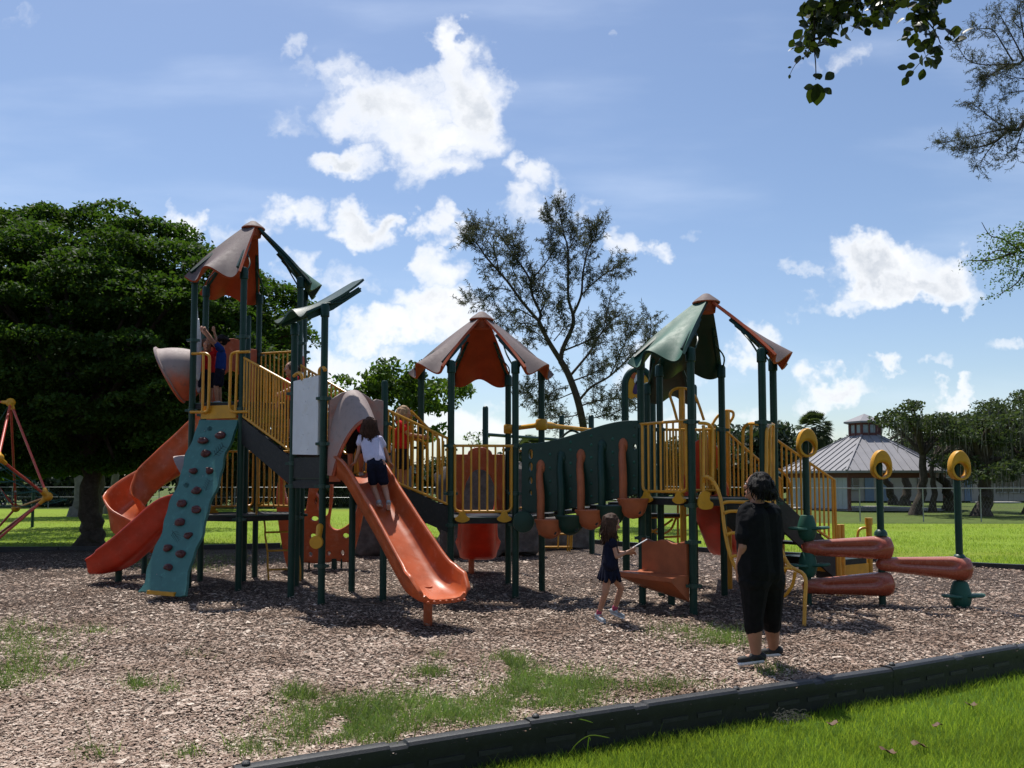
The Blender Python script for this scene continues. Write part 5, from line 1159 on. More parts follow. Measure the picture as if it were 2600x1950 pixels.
# yellow header beam and overhead rail
def beam(p, q_, r0, r1): mb = MB(); mb.tube([p, p.lerp(q_, .12), p.lerp(q_, .16), q_.lerp(p, .16), q_.lerp(p, .12), q_], [r0, r0, r1, r1, r0, r0], 10); return mb
mb = beam(D_ + UP * 2.34, E_ + UP * 2.36, .055, .036); ob = obj('overhead_beam', mb, m_yellowp, ps)
mb = MB(); mb.lathe([(.07, 2.28), (.085, 2.30), (.085, 2.42), (.07, 2.44)], E_, n=12); obj('beam_collar', mb, m_yellowp, ob)
mb = MB(); mb.lathe([(.06, 2.27), (.07, 2.29), (.07, 2.39), (.06, 2.41)], D_, n=12); obj('beam_collar', mb, m_yellowp, ob)
Eo = V2(1.75, 13.85); mb = beam(E_ + UP * 2.36, Eo + UP * 2.34, .055, .034); obj('overhead_beam', mb, m_yellowp, ps)
mb = MB(); p = E_.lerp(Eo, .35) + UP * 2.24; q_ = E_.lerp(Eo, .6) + UP * 2.22
for c in (p, q_): mb.tube(cr([c + Vector((-.2, 0, -.16)), c + Vector((-.17, 0, -.07)), c + Vector((0, 0, .07)), c + Vector((.14, 0, .02)), c + Vector((.22, 0, -.14))], 4), .018, 7)
obj('hanging_handles', mb, m_post, ps)
# yellow strip at the back right of the middle deck
railing(E_, D_, 1.14, 2.0, 1.14, 2.0, 3)

# --- green wave panel with stepping pods
R1, R2, R3, R4, R5, R6 = (R_[k] for k in ('R1', 'R2', 'R3', 'R4', 'R5', 'R6'))
gx = (R1 - B); GL = gx.length; Mg = frame(B + Vector((0, -.02, 0)), gx)
def g2(x, y): q_ = PV(B, R1, x / 3.13 + 1250, y / 3.13 + 1030); return ((q_ - B).dot(gx.normalized()), q_.z)
gout = cr2([g2(*p) for p in ((238, 302), (330, 300), (430, 287), (540, 262), (660, 226), (780, 186), (900, 150), (1000, 128), (1080, 120), (1162, 119))], 3, False) + cr2([g2(*p) for p in ((1162, 700), (1000, 735), (880, 765), (760, 792), (640, 815), (500, 840), (380, 850), (238, 850))], 3, False)
def gel(x, y, rx, ry): cxy_ = g2(x, y); s_ = 1 / 3.13 / FPX * 11.0; return circ(cxy_[0], cxy_[1], rx * s_ * 1.08, ry * s_, 12)
gp = panel('wave_panel', gout, [gel(310, 385, 18, 40), gel(310, 487, 15, 36), gel(310, 595, 13, 28), gel(310, 695, 9, 22), gel(1135, 330, 10, 22)], .045, Mg, m_green, ps, .01, 'green wavy bridge panel between the middle and right towers')
for (x, ys) in ((462, (388, 497, 602, 702)), (625, (290, 352, 458, 560, 664, 765)), (790, (240, 312, 414, 518, 620, 722)), (960, (266, 372, 476, 578, 682)), (1130, (242, 450, 560, 662))):
    for y in ys: mb = MB(); p = PV(B, R1, x / 3.13 + 1250, y / 3.13 + 1030, .045); mb.ell(p, (.024, .014, .024), None, 10, 6); obj('peg', mb, m_greenroof, gp)
# floor behind the panel
mb = MB(); off = Vector((.34, .86, 0)) * .7; b_, r_ = B, R1
for k in range(7):
    f = (k + .5) / 7; p = b_.lerp(r_, f); z = 1.03 + .28 * f; mb = MB(); mb.bar(p + Vector((.02, .05, z)), p + off + UP * z, .17, .05, UP); obj('bridge_plank', mb, m_black, ps)
gn = Vector((gx.y, -gx.x, 0)).normalized(); gn = gn if gn.y < 0 else -gn; gxn = gx.normalized()
for (x, yt, yb, o_) in ((385, 500, 880, 1), (548, 430, 850, 0), (705, 415, 805, 1), (872, 340, 770, 0), (1040, 330, 715, 1)):
    m_ = m_brown if o_ else m_green; t_ = PV(B, R1, x / 3.13 + 1250, yt / 3.13 + 1030, .05); bt_ = PV(B, R1, x / 3.13 + 1250, yb / 3.13 + 1030, .16); bt_.z -= .02
    mb = MB(); Mx = Matrix((gxn, UP, -gn)).transposed(); mb.ell(t_ + UP * .02, (.062, .10, .035), Mx, 14, 8)
    mb.tube(cr([t_ + UP * .03 + gn * .01, t_ - UP * .12 + gn * .05, bt_ + UP * .30, bt_ + UP * .02, bt_ - UP * .22], 4), [.036, .04, .043, .045, .047, .048, .05, .05, .05, .05, .052, .05, .05, .05, .045, .04, .03][:17], 12)
    pod = obj('stepping_pod', mb, m_, ps, label=None)
    cp = bt_ + gxn * .13 + gn * .02 - UP * .02; rings = []; n_ = 20
    prof = [(0.02, .0), (.17, .0), (.195, .01), (.205, .0), (.198, -.025), (.184, -.05), (.178, -.09), (.158, -.15), (.12, -.205), (.06, -.24), (.005, -.25)]
    mb = MB(); mb.lathe(prof, cp, Matrix((gxn, -gn, UP)).transposed(), n_, 0, 1.0, .8); obj('step_cup', mb, m_, pod)
    mb = MB(); hc = cp + gxn * .10 - UP * .16 + gn * .075; mb.tube([hc + gxn * .028 * math.cos(a) + UP * .034 * math.sin(a) for a in [2 * PI * k / 12 for k in range(12)]], .009, 6, closed=True); obj('drain_rim', mb, m_, pod)
    mb = MB(); mb.ell(hc + gn * -.004, (.027, .02, .033), Matrix((gxn, -gn, UP)).transposed(), 10, 6); obj('drain_hole', mb, m_dark, pod)
mb = MB(); c = PV(B, R1, 1329, 1325, .14); mb.lathe([(.01, -.03), (.13, -.03), (.145, -.01), (.14, .02), (.02, .035), (.005, .035)], c, frame(Vector((0, 0, 0)), V2(1, 0)).to_3x3(), 24); mb.cyl(c, c + Vector((0, .2, 0)), .03); obj('bongo_drum', mb, m_green, ps)

# --- right tower
railing(R1, R2, 1.42, 2.27, 1.42, 2.27, 6, feet=True, off=.03); railing(R6, R3, 1.42, 2.25, 1.42, 2.25, 8)
Zr = lambda x, y, Y=11.75: P(x / 4.148 + 1550, y / 4.148 + 720, Y)
mb = MB(); mb.cyl(Vector((Zr(750, 1100).x, 11.75, .0)), Zr(750, 1110), .045, n=12); fp = obj('slide_pole', mb, m_yellow, ps)
tubes('pole_loop', [cr([Zr(705, 1450), Zr(665, 1300), Zr(628, 1180), Zr(650, 1130), Zr(700, 1105), Zr(750, 1102), Zr(810, 1112), Zr(860, 1150), Zr(920, 1250), Zr(985, 1440)], 5)], .02, m_yellow, fp)
mb = MB(); mb.cyl(Vector((Zr(1222, 1340, 12.0).x, 12.0, .0)), Zr(1222, 1340, 12.0), .05, n=12); fp = obj('slide_pole', mb, m_yellow, ps)
tubes('pole_loop', [cr([Zr(1235, 1490, 12), Zr(1290, 1410, 12), Zr(1290, 1355, 12), Zr(1240, 1340, 12), Zr(1190, 1350, 12), Zr(1120, 1410, 12), Zr(1065, 1500, 12)], 5)], .02, m_yellow, fp)
mb = MB()
for x in (1052, 1078): mb.bar(Zr(x, 1500, 11.5), Vector((Zr(x, 1500, 11.5).x, 11.5, 1.35)), .07, .05, V2(0, 1))
obj('slat', mb, m_yellowp, ps)
op_ = panel('arch_panel', cr2([(0, 0), (.24, .34), (.24, .50), (.22, .60), (.12, .70), (-.05, .70), (-.17, .60), (-.2, .48), (-.2, -.05)], 3), [], .04, frame(P(1783, 1240, 12.0), V2(1, 0)), m_red, ps, .01)
chute('slide', [Vector(p) for p in ((2.62, 11.45, 1.34), (2.72, 11.75, 1.28), (2.95, 12.2, .92), (3.18, 12.65, .58), (3.32, 12.95, .44), (3.4, 13.2, .42))], [.5, .5, .5, .52, .54, .5], [.3, .32, .3, .28, .26, .12], m_red, 7, 'red slide behind the right tower')
# handles and railing on the right of the tower
Z7 = lambda x, y, p=R4, q=R5, off=.05: PV(p, q, x / 2.765 + 1600, y / 2.765 + 1000, off)
loop([cr([Z7(955, 650), Z7(958, 300), Z7(965, 240), Z7(985, 215), Z7(1003, 220), Z7(1005, 260), Z7(1005, 680)], 4), [Z7(980, 230), Z7(980, 660)]], .02)
railing(R4, R5, 1.42, 2.10, 1.42, 2.10, 3)
loop([cr([Z7(790, 700, R3, R4, 0), Z7(792, 300, R3, R4, 0), Z7(800, 235, R3, R4, 0), Z7(840, 210, R3, R4, 0), Z7(900, 212, R3, R4, 0)], 4), [Z7(850, 215, R3, R4, 0), Z7(850, 700, R3, R4, 0)]], .02)
loop([cr([Z7(480, 205, R2, R4), Z7(540, 210, R2, R4), Z7(575, 240, R2, R4), Z7(580, 300, R2, R4), Z7(578, 640, R2, R4)], 4), [Z7(515, 220, R2, R4), Z7(515, 760, R2, R4)]], .02)
mb = MB(); mb.prism(cr2([(-.05, .09), (.05, .09), (.05, -.0), (.09, -.04), (.07, -.10), (-.04, -.11), (-.09, -.05)], 3), frame(Z7(527, 745, R2, R4, .08), R4 - R2), .04); obj('mounting_bracket', mb, m_yellowp, ps)
# curved ladder at the front
d24 = (R4 - R2).normalized()
def lp_(pts, y0, y1): return cr([P(u, v, y0 + (y1 - y0) * k / (len(pts) - 1)) for k, (u, v) in enumerate(pts)], 4)
rl = lp_([(1786, 1226), (1789, 1211), (1804, 1215), (1818, 1233), (1828, 1260), (1834, 1290), (1838, 1330), (1845, 1373), (1854, 1409), (1868, 1442), (1888, 1468), (1900, 1486), (1906, 1510), (1907, 1584)], 9.78, 9.14)
rr2 = lp_([(1948, 1226), (1951, 1211), (1958, 1225), (1964, 1260), (1969, 1300), (1975, 1350), (1984, 1395), (2001, 1432), (2021, 1447), (2038, 1456), (2046, 1475), (2044, 1520), (2042, 1590)], 9.85, 9.05)
ld = tubes('curved_ladder', [rl, rr2], .021, m_yellow, n=10)
for i, (a, b) in enumerate((((1834, 1274), (1966, 1276)), ((1840, 1298), (1969, 1300)), ((1846, 1353), (1976, 1356)), ((1855, 1411), (1990, 1412)), ((1885, 1465), (2010, 1440)))):
    y_ = 9.55 - .07 * i; p, q_ = P(*a, y_), P(*b, y_ - .04); tubes('rung', [cr([p - UP * .02, p.lerp(q_, .12), p.lerp(q_, .5), p.lerp(q_, .88), q_ - UP * .02], 4)], .019, m_yellow, ld)
tubes('rung', [cr([P(2019, 1452, 9.25), P(2012, 1485, 9.3), P(1992, 1512, 9.35), P(1965, 1517, 9.4), P(1920, 1512, 9.3)], 4), cr([P(2000, 1436, 9.35), P(1985, 1465, 9.45), P(1968, 1495, 9.5)], 4)], .019, m_yellow, ld)
# slanted seat panel under the front railing
n12 = Vector(((R2 - R1).y, -(R2 - R1).x, 0)).normalized(); n12 = n12 if n12.y < 0 else -n12; d12 = (R2 - R1).normalized(); L12 = (R2 - R1).length
bk = [(.05, .34), (L12 - .05, .34), (L12 - .05, .80)] + [(L12 - .05 - (L12 - .1) * k / 10, .82 + .018 * math.cos(k * 1.25)) for k in range(11)]
sb = panel('seat_back', bk, [], .05, frame(R1 + n12 * .02, d12), m_brown, ps, .015)
mb = MB(); s0, s1 = R1 + d12 * .03 + n12 * .04, R2 - d12 * .03 + n12 * .04
tp0, tp1 = s0 + UP * .44, s1 + UP * .44; f0, f1 = s0 + n12 * .36 - d12 * .05 + UP * .43, s1 + n12 * .26 - d12 * .02 + UP * .42; g0, g1 = f0 - UP * .05, f1 - UP * .05; u0, u1 = s0 + UP * .22, s1 + UP * .13
mb.add([tp0, tp1, f1, f0, g0, g1, u1, u0], [(0, 1, 2, 3), (3, 2, 5, 4), (4, 5, 6, 7), (7, 6, 1, 0), (0, 3, 4, 7), (1, 6, 5, 2)]); so = obj('seat', mb, m_brown, ps, ang=30)
mb = MB(); p = R1.lerp(R2, .5) + Vector((.1, .25, 0)); mb.cyl(p - UP * .1, p + UP * .3, .046); obj('support_leg', mb, m_post, ps)
# stairs and transfer step on the right
dS = Vector((math.cos(R(34)), math.sin(R(34)), 0)); q5, q3 = R5 + dS * 1.25, R3 + dS * 1.25
stairs(R5, R3, 1.36, q5, q3, .62, 5, .40)
railing(R5, q5, 1.30, 2.10, .70, 1.56, 11, inset=.05); railing(R3, q3, 1.36, 2.28, .66, 1.56, 12, inset=.05)
i5 = R5 + (R3 - R5) * .28; tubes('hand_rail', [cr([i5 + UP * 1.78, i5 + dS * .4 + UP * 1.70, i5 + dS * .62 + UP * 1.5, i5 + dS * .66 + UP * 1.0], 4)], .018, m_yellow)
tubes('hand_rail', [[q5 + UP * 1.56, q5 + dS * .02 + UP * -.1], [q3 + UP * 1.56, q3 + dS * .02 - UP * .1]], .02, m_yellow)
td = [q5 + dS * .02, q5 + dS * .72, q3 + dS * .72, q3 + dS * .02]; deck(td, .46, .10)
mb = MB(); mb.bar(td[1] + UP * .30, td[2] + UP * .30, .04, .18); mb.bar(td[0] + UP * .30, td[1] + UP * .30, .04, .18); obj('kick_board', mb, m_yellowp, ps)
td2 = [p + dS * .72 for p in (td[0], td[1] - dS * .3, td[2] - dS * .3, td[3])]; deck(td2, .20, .10)
for p in (td[0] + dS * .12, td[0] + dS * .03): mb = MB(); mb.cyl(p - UP * .1, p + UP * .95, .04, n=10); obj('step_post', mb, m_yellow, ps)
hp_ = P(2206, 1330, 12.3); mb = MB(); mb.cyl(Vector((hp_.x, 12.3, -.1)), Vector((hp_.x, 12.3, .98)), .042, n=10); mb.cyl(Vector((hp_.x, 12.3, .90)), Vector((hp_.x, 12.3, 1.0)), .055, n=10); h_ = obj('step_post', mb, m_yellow, ps)
tubes('grab_handle', [cr([Vector((hp_.x, 12.3, .86)), Vector((hp_.x - .12, 12.3, .84)), Vector((hp_.x - .17, 12.3, .74)), Vector((hp_.x - .17, 12.3, .34)), Vector((hp_.x - .12, 12.3, .24)), Vector((hp_.x, 12.3, .22))], 4)], .02, m_yellow, h_)
# arched sign panel with a cut figure
Yg = 13.6; gl, gr = P(1587, 1020, Yg), P(1656, 1020, Yg); tpz = P(1622, 938, Yg).z
mb = MB(); half = (gr.x - gl.x) / 2; mx_ = (gl.x + gr.x) / 2
mb.tube([Vector((gl.x, Yg, -.1))] + [Vector((mx_ - half * math.cos(PI * k / 14), Yg, tpz - half * 1.25 + half * 1.25 * math.sin(PI * k / 14))) for k in range(15)] + [Vector((gr.x, Yg, -.1))], .06, 12)
ar = obj('sign_arch', mb, m_post, ps)
z0 = P(1622, 1008, Yg).z; sgn = panel('sign_panel', [(-half + .04, z0)] + [(-half + .04 + (2 * half - .08) * k / 12, z0 - .02 + .02 * math.cos(k * 1.6)) for k in range(1, 12)] + [(half - .04, z0)] + [((half - .04) * math.cos(PI * k / 14), tpz - half * 1.25 + (half * 1.25 - .05) * math.sin(PI * k / 14)) for k in range(15)], [], .03, frame(Vector((mx_, Yg - .01, 0)), V2(1, 0)), m_yellowp, ps, .006, 'yellow arched sign panel with a purple and white figure')
m_purp = mat('purple print', (.05, .02, .10), .6); 
for (pl, m_) in (([(-.10, .12), (-.03, .10), (-.02, .22), (.04, .30), (.0, .34), (-.06, .28)], m_purp), ([(-.08, .30), (-.02, .26), (.03, .36), (-.04, .42)], m_white), ([(.0, .40), (.08, .38), (.10, .46), (.03, .50)], m_purp), ([(-.12, .36), (-.06, .36), (-.06, .46), (-.12, .48)], m_orange)):
    panel('figure_cut', cr2([(x, z0 - .05 + y) for x, y in pl], 3), [], .012, frame(Vector((mx_, Yg - .035, 0)), V2(1, 0)), m_, sgn, .002)

Zu = lambda x, y: P(x / 2.765 + 1600, y / 2.765 + 1000, 12.6)
uf = tubes('step_frame', [[Zu(125, 868), Zu(345, 866), Zu(410, 850)], [Zu(127, 868), Zu(142, 985)], cr([Zu(128, 940), Zu(210, 985), Zu(285, 950), Zu(322, 870)], 5), [Zu(240, 1006), Zu(375, 1000)], [Zu(335, 780), Zu(335, 1140)], cr([Zu(150, 970), Zu(230, 930), Zu(300, 880)], 4)], .017, m_yellow)
mb = MB(); mb.bar(Zu(120, 850), Zu(370, 850), .3, .045); obj('tread', mb, m_black, uf)
# ================================================================== other play equipment
# balance trail: three posts, three fluted beams, green pods, egg shaped handles
bt_ = thing('balance_trail', (4.6, 10.3, 0), 'balance trail of three fluted orange beams on green posts with yellow egg handles', 'balance beam')
pp = [Gd(2053, 1534), Gd(2241, 1537), Gd(2440, 1541)]
def zat(p, v): return CH + (1217 - v) / FPX * p.y * 1.0
tops = [zat(pp[0], 1120), zat(pp[1], 1172), zat(pp[2], 1172)]
for p, t_ in zip(pp, tops): post(p, t_, (), parent=bt_, r=.042)
for p, v in zip(pp, (1125, 1180, 1182)):
    c = Vector((p.x, p.y - .055, zat(p, v))); panel('egg_handle', [(.125 * math.cos(a) * (1 - .10 * math.sin(a)), .185 * math.sin(a)) for a in [2 * PI * k / 28 for k in range(28)]], [circ(0, -.062, .086, .092, 22)], .07, frame(c, V2(1, 0)), m_yellowp, bt_, .028)
    mb = MB()
    for s_ in (-1, 1): mb.ell(c + Vector((.05 * s_, -.04, -.160)), (.011, .008, .008), None, 8, 5)
    obj('bolts', mb, m_dark, bt_)
def flute(p0, p1, r0, r1):
    """cone beam: slim collar at p0, wide drum at p1, a long groove down each side"""
    p0, p1 = Vector(p0), Vector(p1); d = p1 - p0; L = d.length; d.normalize(); s_ = d.cross(UP).normalized(); u_ = s_.cross(d); rings = []; N = 26
    for i in range(N + 1):
        f = i / N; x = -r0 * .7 + (L + r0 * .7 + r1 * .95) * f; ff = max(0, min(1, x / L)); r = r0 + (r1 - r0) * ff ** 1.1
        if x < 0: r *= math.sqrt(max(.05, 1 - (x / (r0 * .78)) ** 2))
        if x > L: r *= math.sqrt(max(.04, 1 - ((x - L) / (r1 * .97)) ** 4))
        gr = .46 * max(0, min(1, (x - L * .10) / (L * .12))) * max(0, min(1, (L * .97 - x) / (L * .10)))
        ring = []
        for k in range(40):
            a = 2 * PI * k / 40; c, s = math.cos(a), math.sin(a); ph = min(abs(((a - R(18)) + PI) % (2 * PI) - PI), abs(((a - R(162)) + PI) % (2 * PI) - PI)); g_ = 1 - gr * math.exp(-(ph / .34) ** 2)
            ring.append(p0 + d * x + (s_ * c + u_ * s * .98) * r * g_)
        rings.append(ring)
    mb = MB(); mb.loft(rings); return obj('beam', mb, m_beam, bt_, ang=60)
flute(pp[0] + UP * zat(pp[0], 1390), pp[1] + UP * zat(pp[1], 1389), .095, .152); flute(pp[0] + UP * zat(pp[0], 1486), pp[1] + UP * zat(pp[1], 1480), .095, .155); flute(pp[1] + UP * zat(pp[1], 1430), pp[2] + UP * zat(pp[2], 1441), .088, .152)
for p, v in ((pp[1], 1351), (pp[2], 1413)):
    mb = MB(); z = zat(p, v); mb.lathe([(.04, z + .04), (.055, z + .03), (.075, z), (.08, z - .04)], p, n=16); obj('post_collar', mb, m_clamp, bt_)
for p, v, s_ in ((pp[0], 1340, 1), (pp[0], 1432, .98), (pp[2], 1508, 1.05)):
    mb = MB(); z = zat(p, v); prof = [(.05, .165), (.075, .16), (.09, .12), (.11, .05), (.118, .0), (.115, -.05), (.10, -.11), (.07, -.15), (.05, -.16)]
    mb.lathe([(r_ * s_, z + h_ * s_) for r_, h_ in prof], p, n=20); pod = obj('pod_hub', mb, m_greenroof, bt_)
    for a, tz in ((200, .0), (-25, .01)):
        d = Vector((math.cos(R(a)), math.sin(R(a)), 0)); mb = MB(); Mp = Matrix((d, UP.cross(d), UP)).transposed() @ Matrix.Rotation(R(-5), 3, 'Y')
        mb.lathe([(.02, -.016), (.13, -.014), (.145, 0), (.13, .02), (.02, .024)], p + d * .13 + UP * (z + tz - .01), Mp, 20, 0, 1.0, .78); obj('foot_leaf', mb, m_greenroof, pod)
# climbing dome at the left edge
dm = thing('climbing_dome', (-9.6, 15.8, 0), 'climbing dome of red poles and yellow ball joints cut by the left edge', 'climbing frame')
nd = dict(a=P(27, 1022, 16.2), b=P(121, 1261, 15.4), c=P(-4, 1163, 14.2), d=P(-190, 1012, 16.6), e=P(-90, 1428, 14.6), f=P(-250, 1250, 14.0), g=P(40, 1290, 17.8), h=P(-60, 1380, 17.9), i=P(-330, 1260, 17.4), j=P(-300, 1420, 15.6))
for k_ in ('e', 'h', 'j'): nd[k_].z = .02
m_pole = mat('red painted pole', (.46, .075, .05), .32, .12, 8, .05, 200, .5)
for k_ in nd:
    mb = MB(); mb.ell(nd[k_], (.088, .088, .088), None, 16, 10); obj('ball_joint', mb, m_yellowp, dm)
for pq in ('ab', 'ad', 'ac', 'cb', 'be', 'cd', 'cf', 'df', 'cj', 'fj', 'ei', 'ag', 'bg', 'gh', 'dg', 'di', 'fi', 'ih', 'bh'):
    p, q_ = nd[pq[0]], nd[pq[1]]; mb = MB(); mb.cyl(p, q_, .024, n=10); pl = obj('pole', mb, m_pole, dm)
    if pq in ('ab', 'ac', 'cb', 'be', 'ad'):
        for s_, e_ in ((p, q_), (q_, p)): mb = MB(); dd = (e_ - s_).normalized(); mb.cyl(s_ + dd * .06, s_ + dd * .19, .045, .034, n=10); obj('joint_sleeve', mb, m_yellowp, pl)
mb = MB(); p = nd['c'] + Vector((.02, .08, -.05)); q_ = nd['b'] + Vector((0, .1, -.04)); mb.cyl(p, q_, .02, n=8); obj('pole', mb, m_pole, dm)
mb = MB(); cen = P(-70, 1180, 16.0)
for k in range(5):
    rr_ = .35 + .32 * k; z = cen.z + .15 - .22 * k; mb.tube([cen + Vector((rr_ * math.cos(a), rr_ * math.sin(a), z - cen.z + .05 * math.sin(3 * a))) for a in [2 * PI * j / 14 for j in range(14)]], .009, 5, closed=True)
for j in range(10):
    a = 2 * PI * j / 10; mb.tube(cr([cen + UP * .2] + [cen + Vector(((.35 + .32 * k) * math.cos(a), (.35 + .32 * k) * math.sin(a), .15 - .22 * k)) for k in range(5)], 2), .009, 5)
for k_ in ('a', 'b', 'c', 'd'): mb.tube([nd[k_], nd[k_].lerp(cen, .6)], .008, 5)
obj('rope_net', mb, m_rope, dm)
mb = MB()
for j in range(26): a = 2 * PI * j * .31; rr_ = .35 + .32 * (j % 5); mb.ell(cen + Vector((rr_ * math.cos(a), rr_ * math.sin(a), .15 - .22 * (j % 5))), (.02, .02, .02), None, 8, 5)
obj('rope_clips', mb, m_steel, dm)['kind'] = 'stuff'
fp_ = Gd(82, 1332); mb = MB(); mb.cyl(fp_ - UP * .1, fp_ + UP * 1.75, .05, n=10); tag(obj('green_post', mb, m_post, at=fp_), 'lone dark green post on the lawn behind the red dome', 'post')
# moulded rocks
def rock(name, c, size, seed, label):
    bm = bmesh.new(); bmesh.ops.create_icosphere(bm, subdivisions=4, radius=1)
    for v in bm.verts:
        p = v.co.copy(); m_ = max(abs(p.x), abs(p.y), abs(p.z)); p = p.lerp(p / m_, .7); q_ = p * 1.3 + Vector((seed, 0, 0))
        p *= 1 + .16 * noise.noise(q_) + .07 * noise.noise(q_ * 3) + .03 * noise.noise(q_ * 8)
        if p.z < -.7: p.x *= 1.10; p.y *= 1.1
        v.co = Vector((p.x * size[0] / 2, p.y * size[1] / 2, (p.z + 1) * size[2] / 2 - .06))
    me = bpy.data.meshes.new(name); bm.to_mesh(me); bm.free(); finish(me, m_rock, 50); o = link(name, me); o.location = c; o.rotation_euler.z = .1 * seed
    return tag(o, label, 'rock')
rock('climbing_rock', Vector((-2.75, 17.6, 0)), (1.2, .9, 2.35), 1.0, 'tall grey moulded climbing rock with a flared foot behind the orange slide')
rock('climbing_rock', Vector((-.55, 17.3, 0)), (2.1, .9, 2.0), 2.7, 'broad grey moulded climbing rock behind the middle tower')
rock('climbing_rock', Vector((1.0, 19.2, 0)), (1.5, .8, .75), 4.1, 'low grey moulded rock behind the yellow rail frame')
# low yellow rail frame behind the bridge
lf = thing('rail_frame', Gd(1370, 1398), 'low yellow rail frame on the mulch behind the stepping pods', 'play equipment')
Yf = lf.location.y; zf = lambda x, y: P(x / 4.88 + 1150, y / 4.88 + 1080, Yf)
for pts in ([zf(690, 1345), zf(1480, 1348)], [zf(690, 1508), zf(1480, 1508)]): tubes('rail', [pts], .022, m_yellow, lf)
for (x0, y0, x1, y1) in ((710, 1330, 730, 1520), (838, 1380, 848, 1510), (1035, 1100, 1042, 1600), (1310, 1300, 1300, 1510), (1425, 1345, 1420, 1540), (1455, 1345, 1448, 1540), (1475, 1345, 1470, 1510)): tubes('upright', [[zf(x0, y0), zf(x1, y1 + 20)]], .018, m_yellow, lf)
# overhead bar set on tall green posts, farther back
oh = thing('overhead_bars', Gd(1427, 1388), 'tall green posts and crossbar of an overhead climber behind the middle tower', 'climbing frame')
ohp = [Gd(1427, 1388), Gd(1503, 1404), P(1232, 1380, 17.0), V2(2.15, 15.6)]; ohp[2].z = 0
zs = [P(1425, 1053, ohp[0].y).z, P(1502, 1053, ohp[1].y).z, P(1231, 1031, 17.0).z, 2.5]
for p, z in zip(ohp, zs): post(p, z, (), parent=oh, r=.06)
zz = P(1231, 1103, 17.0).z; tubes('crossbar', [[Vector((ohp[2].x, ohp[2].y, zz)), Vector((ohp[0].x, ohp[0].y, zz))]], .035, m_post, oh)
tubes('crossbar', [[Vector((ohp[0].x, ohp[0].y, zz)), Vector((ohp[1].x, ohp[1].y, zz))]], .035, m_post, oh)
mb = MB(); yb = P(1312, 1130, 14.2); mb.tube(cr([P(1312, 1150, 14.2), P(1303, 1190, 14.2), P(1298, 1245, 14.2), P(1306, 1290, 14.2), P(1300, 1320, 14.2)], 5), .03, 8); mb.tube([P(1306, 1120, 14.2), P(1306, 1400, 14.2)], .02, 8)
yl = tag(obj('yellow_climber', mb, m_yellow, at=Vector((yb.x, 14.2, 0))), 'wavy yellow pole climber just right of the middle tower back post', 'climbing pole')
# debris on the near lawn and mulch
mc = Gd(2005, 1855, -.2); mb = MB()
for k in range(110):
    p = mc + Vector((random.gauss(0, .055), random.gauss(0, .04), .075 + abs(random.gauss(0, .025)))); d = Vector(unit(1)[0]) * random.uniform(.03, .08); d.z *= .4; mb.tube(cr([p, p + d * .5 + Vector((0, 0, .012)), p + d], 3), .0016, 4)
tag(obj('moss_clump', mb, m_moss, at=mc), 'fallen clump of grey moss on the near lawn', kind='stuff')
m_dead = mat('dead leaf', (.10, .045, .020), .7, .3, 30)
for i, (u, v, s_, lb) in enumerate(((2335, 1892, 1.2, 'brown dead leaf on the near lawn, nearest the bottom right'), (2255, 1908, 1.2, 'dark curled dead leaf on the near lawn beside the brown one'), (2467, 1790, 1.0, 'small rusty dead leaf standing in the grass at the right'), (2115, 1838, 1.0, 'flat dead leaf on the near lawn right of the moss clump'), (2380, 1842, .8, 'tiny brown dead leaf in the middle of the near lawn'))):
    p = Gd(u, v, -.135); mb = MB(); grid = [[p + Vector(((x - 2) * .018 * s_, (y - 2) * .014 * s_, .012 * s_ * math.sin(x * 1.3 + i) + .010 * ((y - 2) / 2) ** 2)) for y in range(5)] for x in range(5)]; mb.sheet(grid, .001); tag(obj('dead_leaf', mb, m_dead, at=p), lb, 'leaf', 'dead leaves on the near lawn')
m_stick = mat('pale split wood', (.55, .45, .36), .7, .2, 30)
for i, (u, v, l_, a, lb) in enumerate(((727, 1590, .16, .35, 'pale split stick on the dark mulch below the talk tube'), (668, 1621, .12, .2, 'pale split stick on the mulch left of the slide shadow'), (690, 1880, .14, -.4, 'pale split stick near the border end'), (955, 1868, .10, .5, 'pale chip of wood in the grass patch'), (1790, 1735, .10, .1, 'orange brown bark piece by the border'), (1540, 1625, .08, .3, 'dark bark piece in front of the girl in navy'))):
    p = Gd(u, v); p.z = gz(p.x, p.y) + .015; d = Vector((math.cos(a), math.sin(a), .06)) * l_ / 2; mb = MB(); mb.tube([p - d, p + Vector((0, 0, .006)), p + d], [.004, .009, .004], 6); tag(obj('stick', mb, m_stick if i < 4 else m_dead, at=p), lb, 'stick')
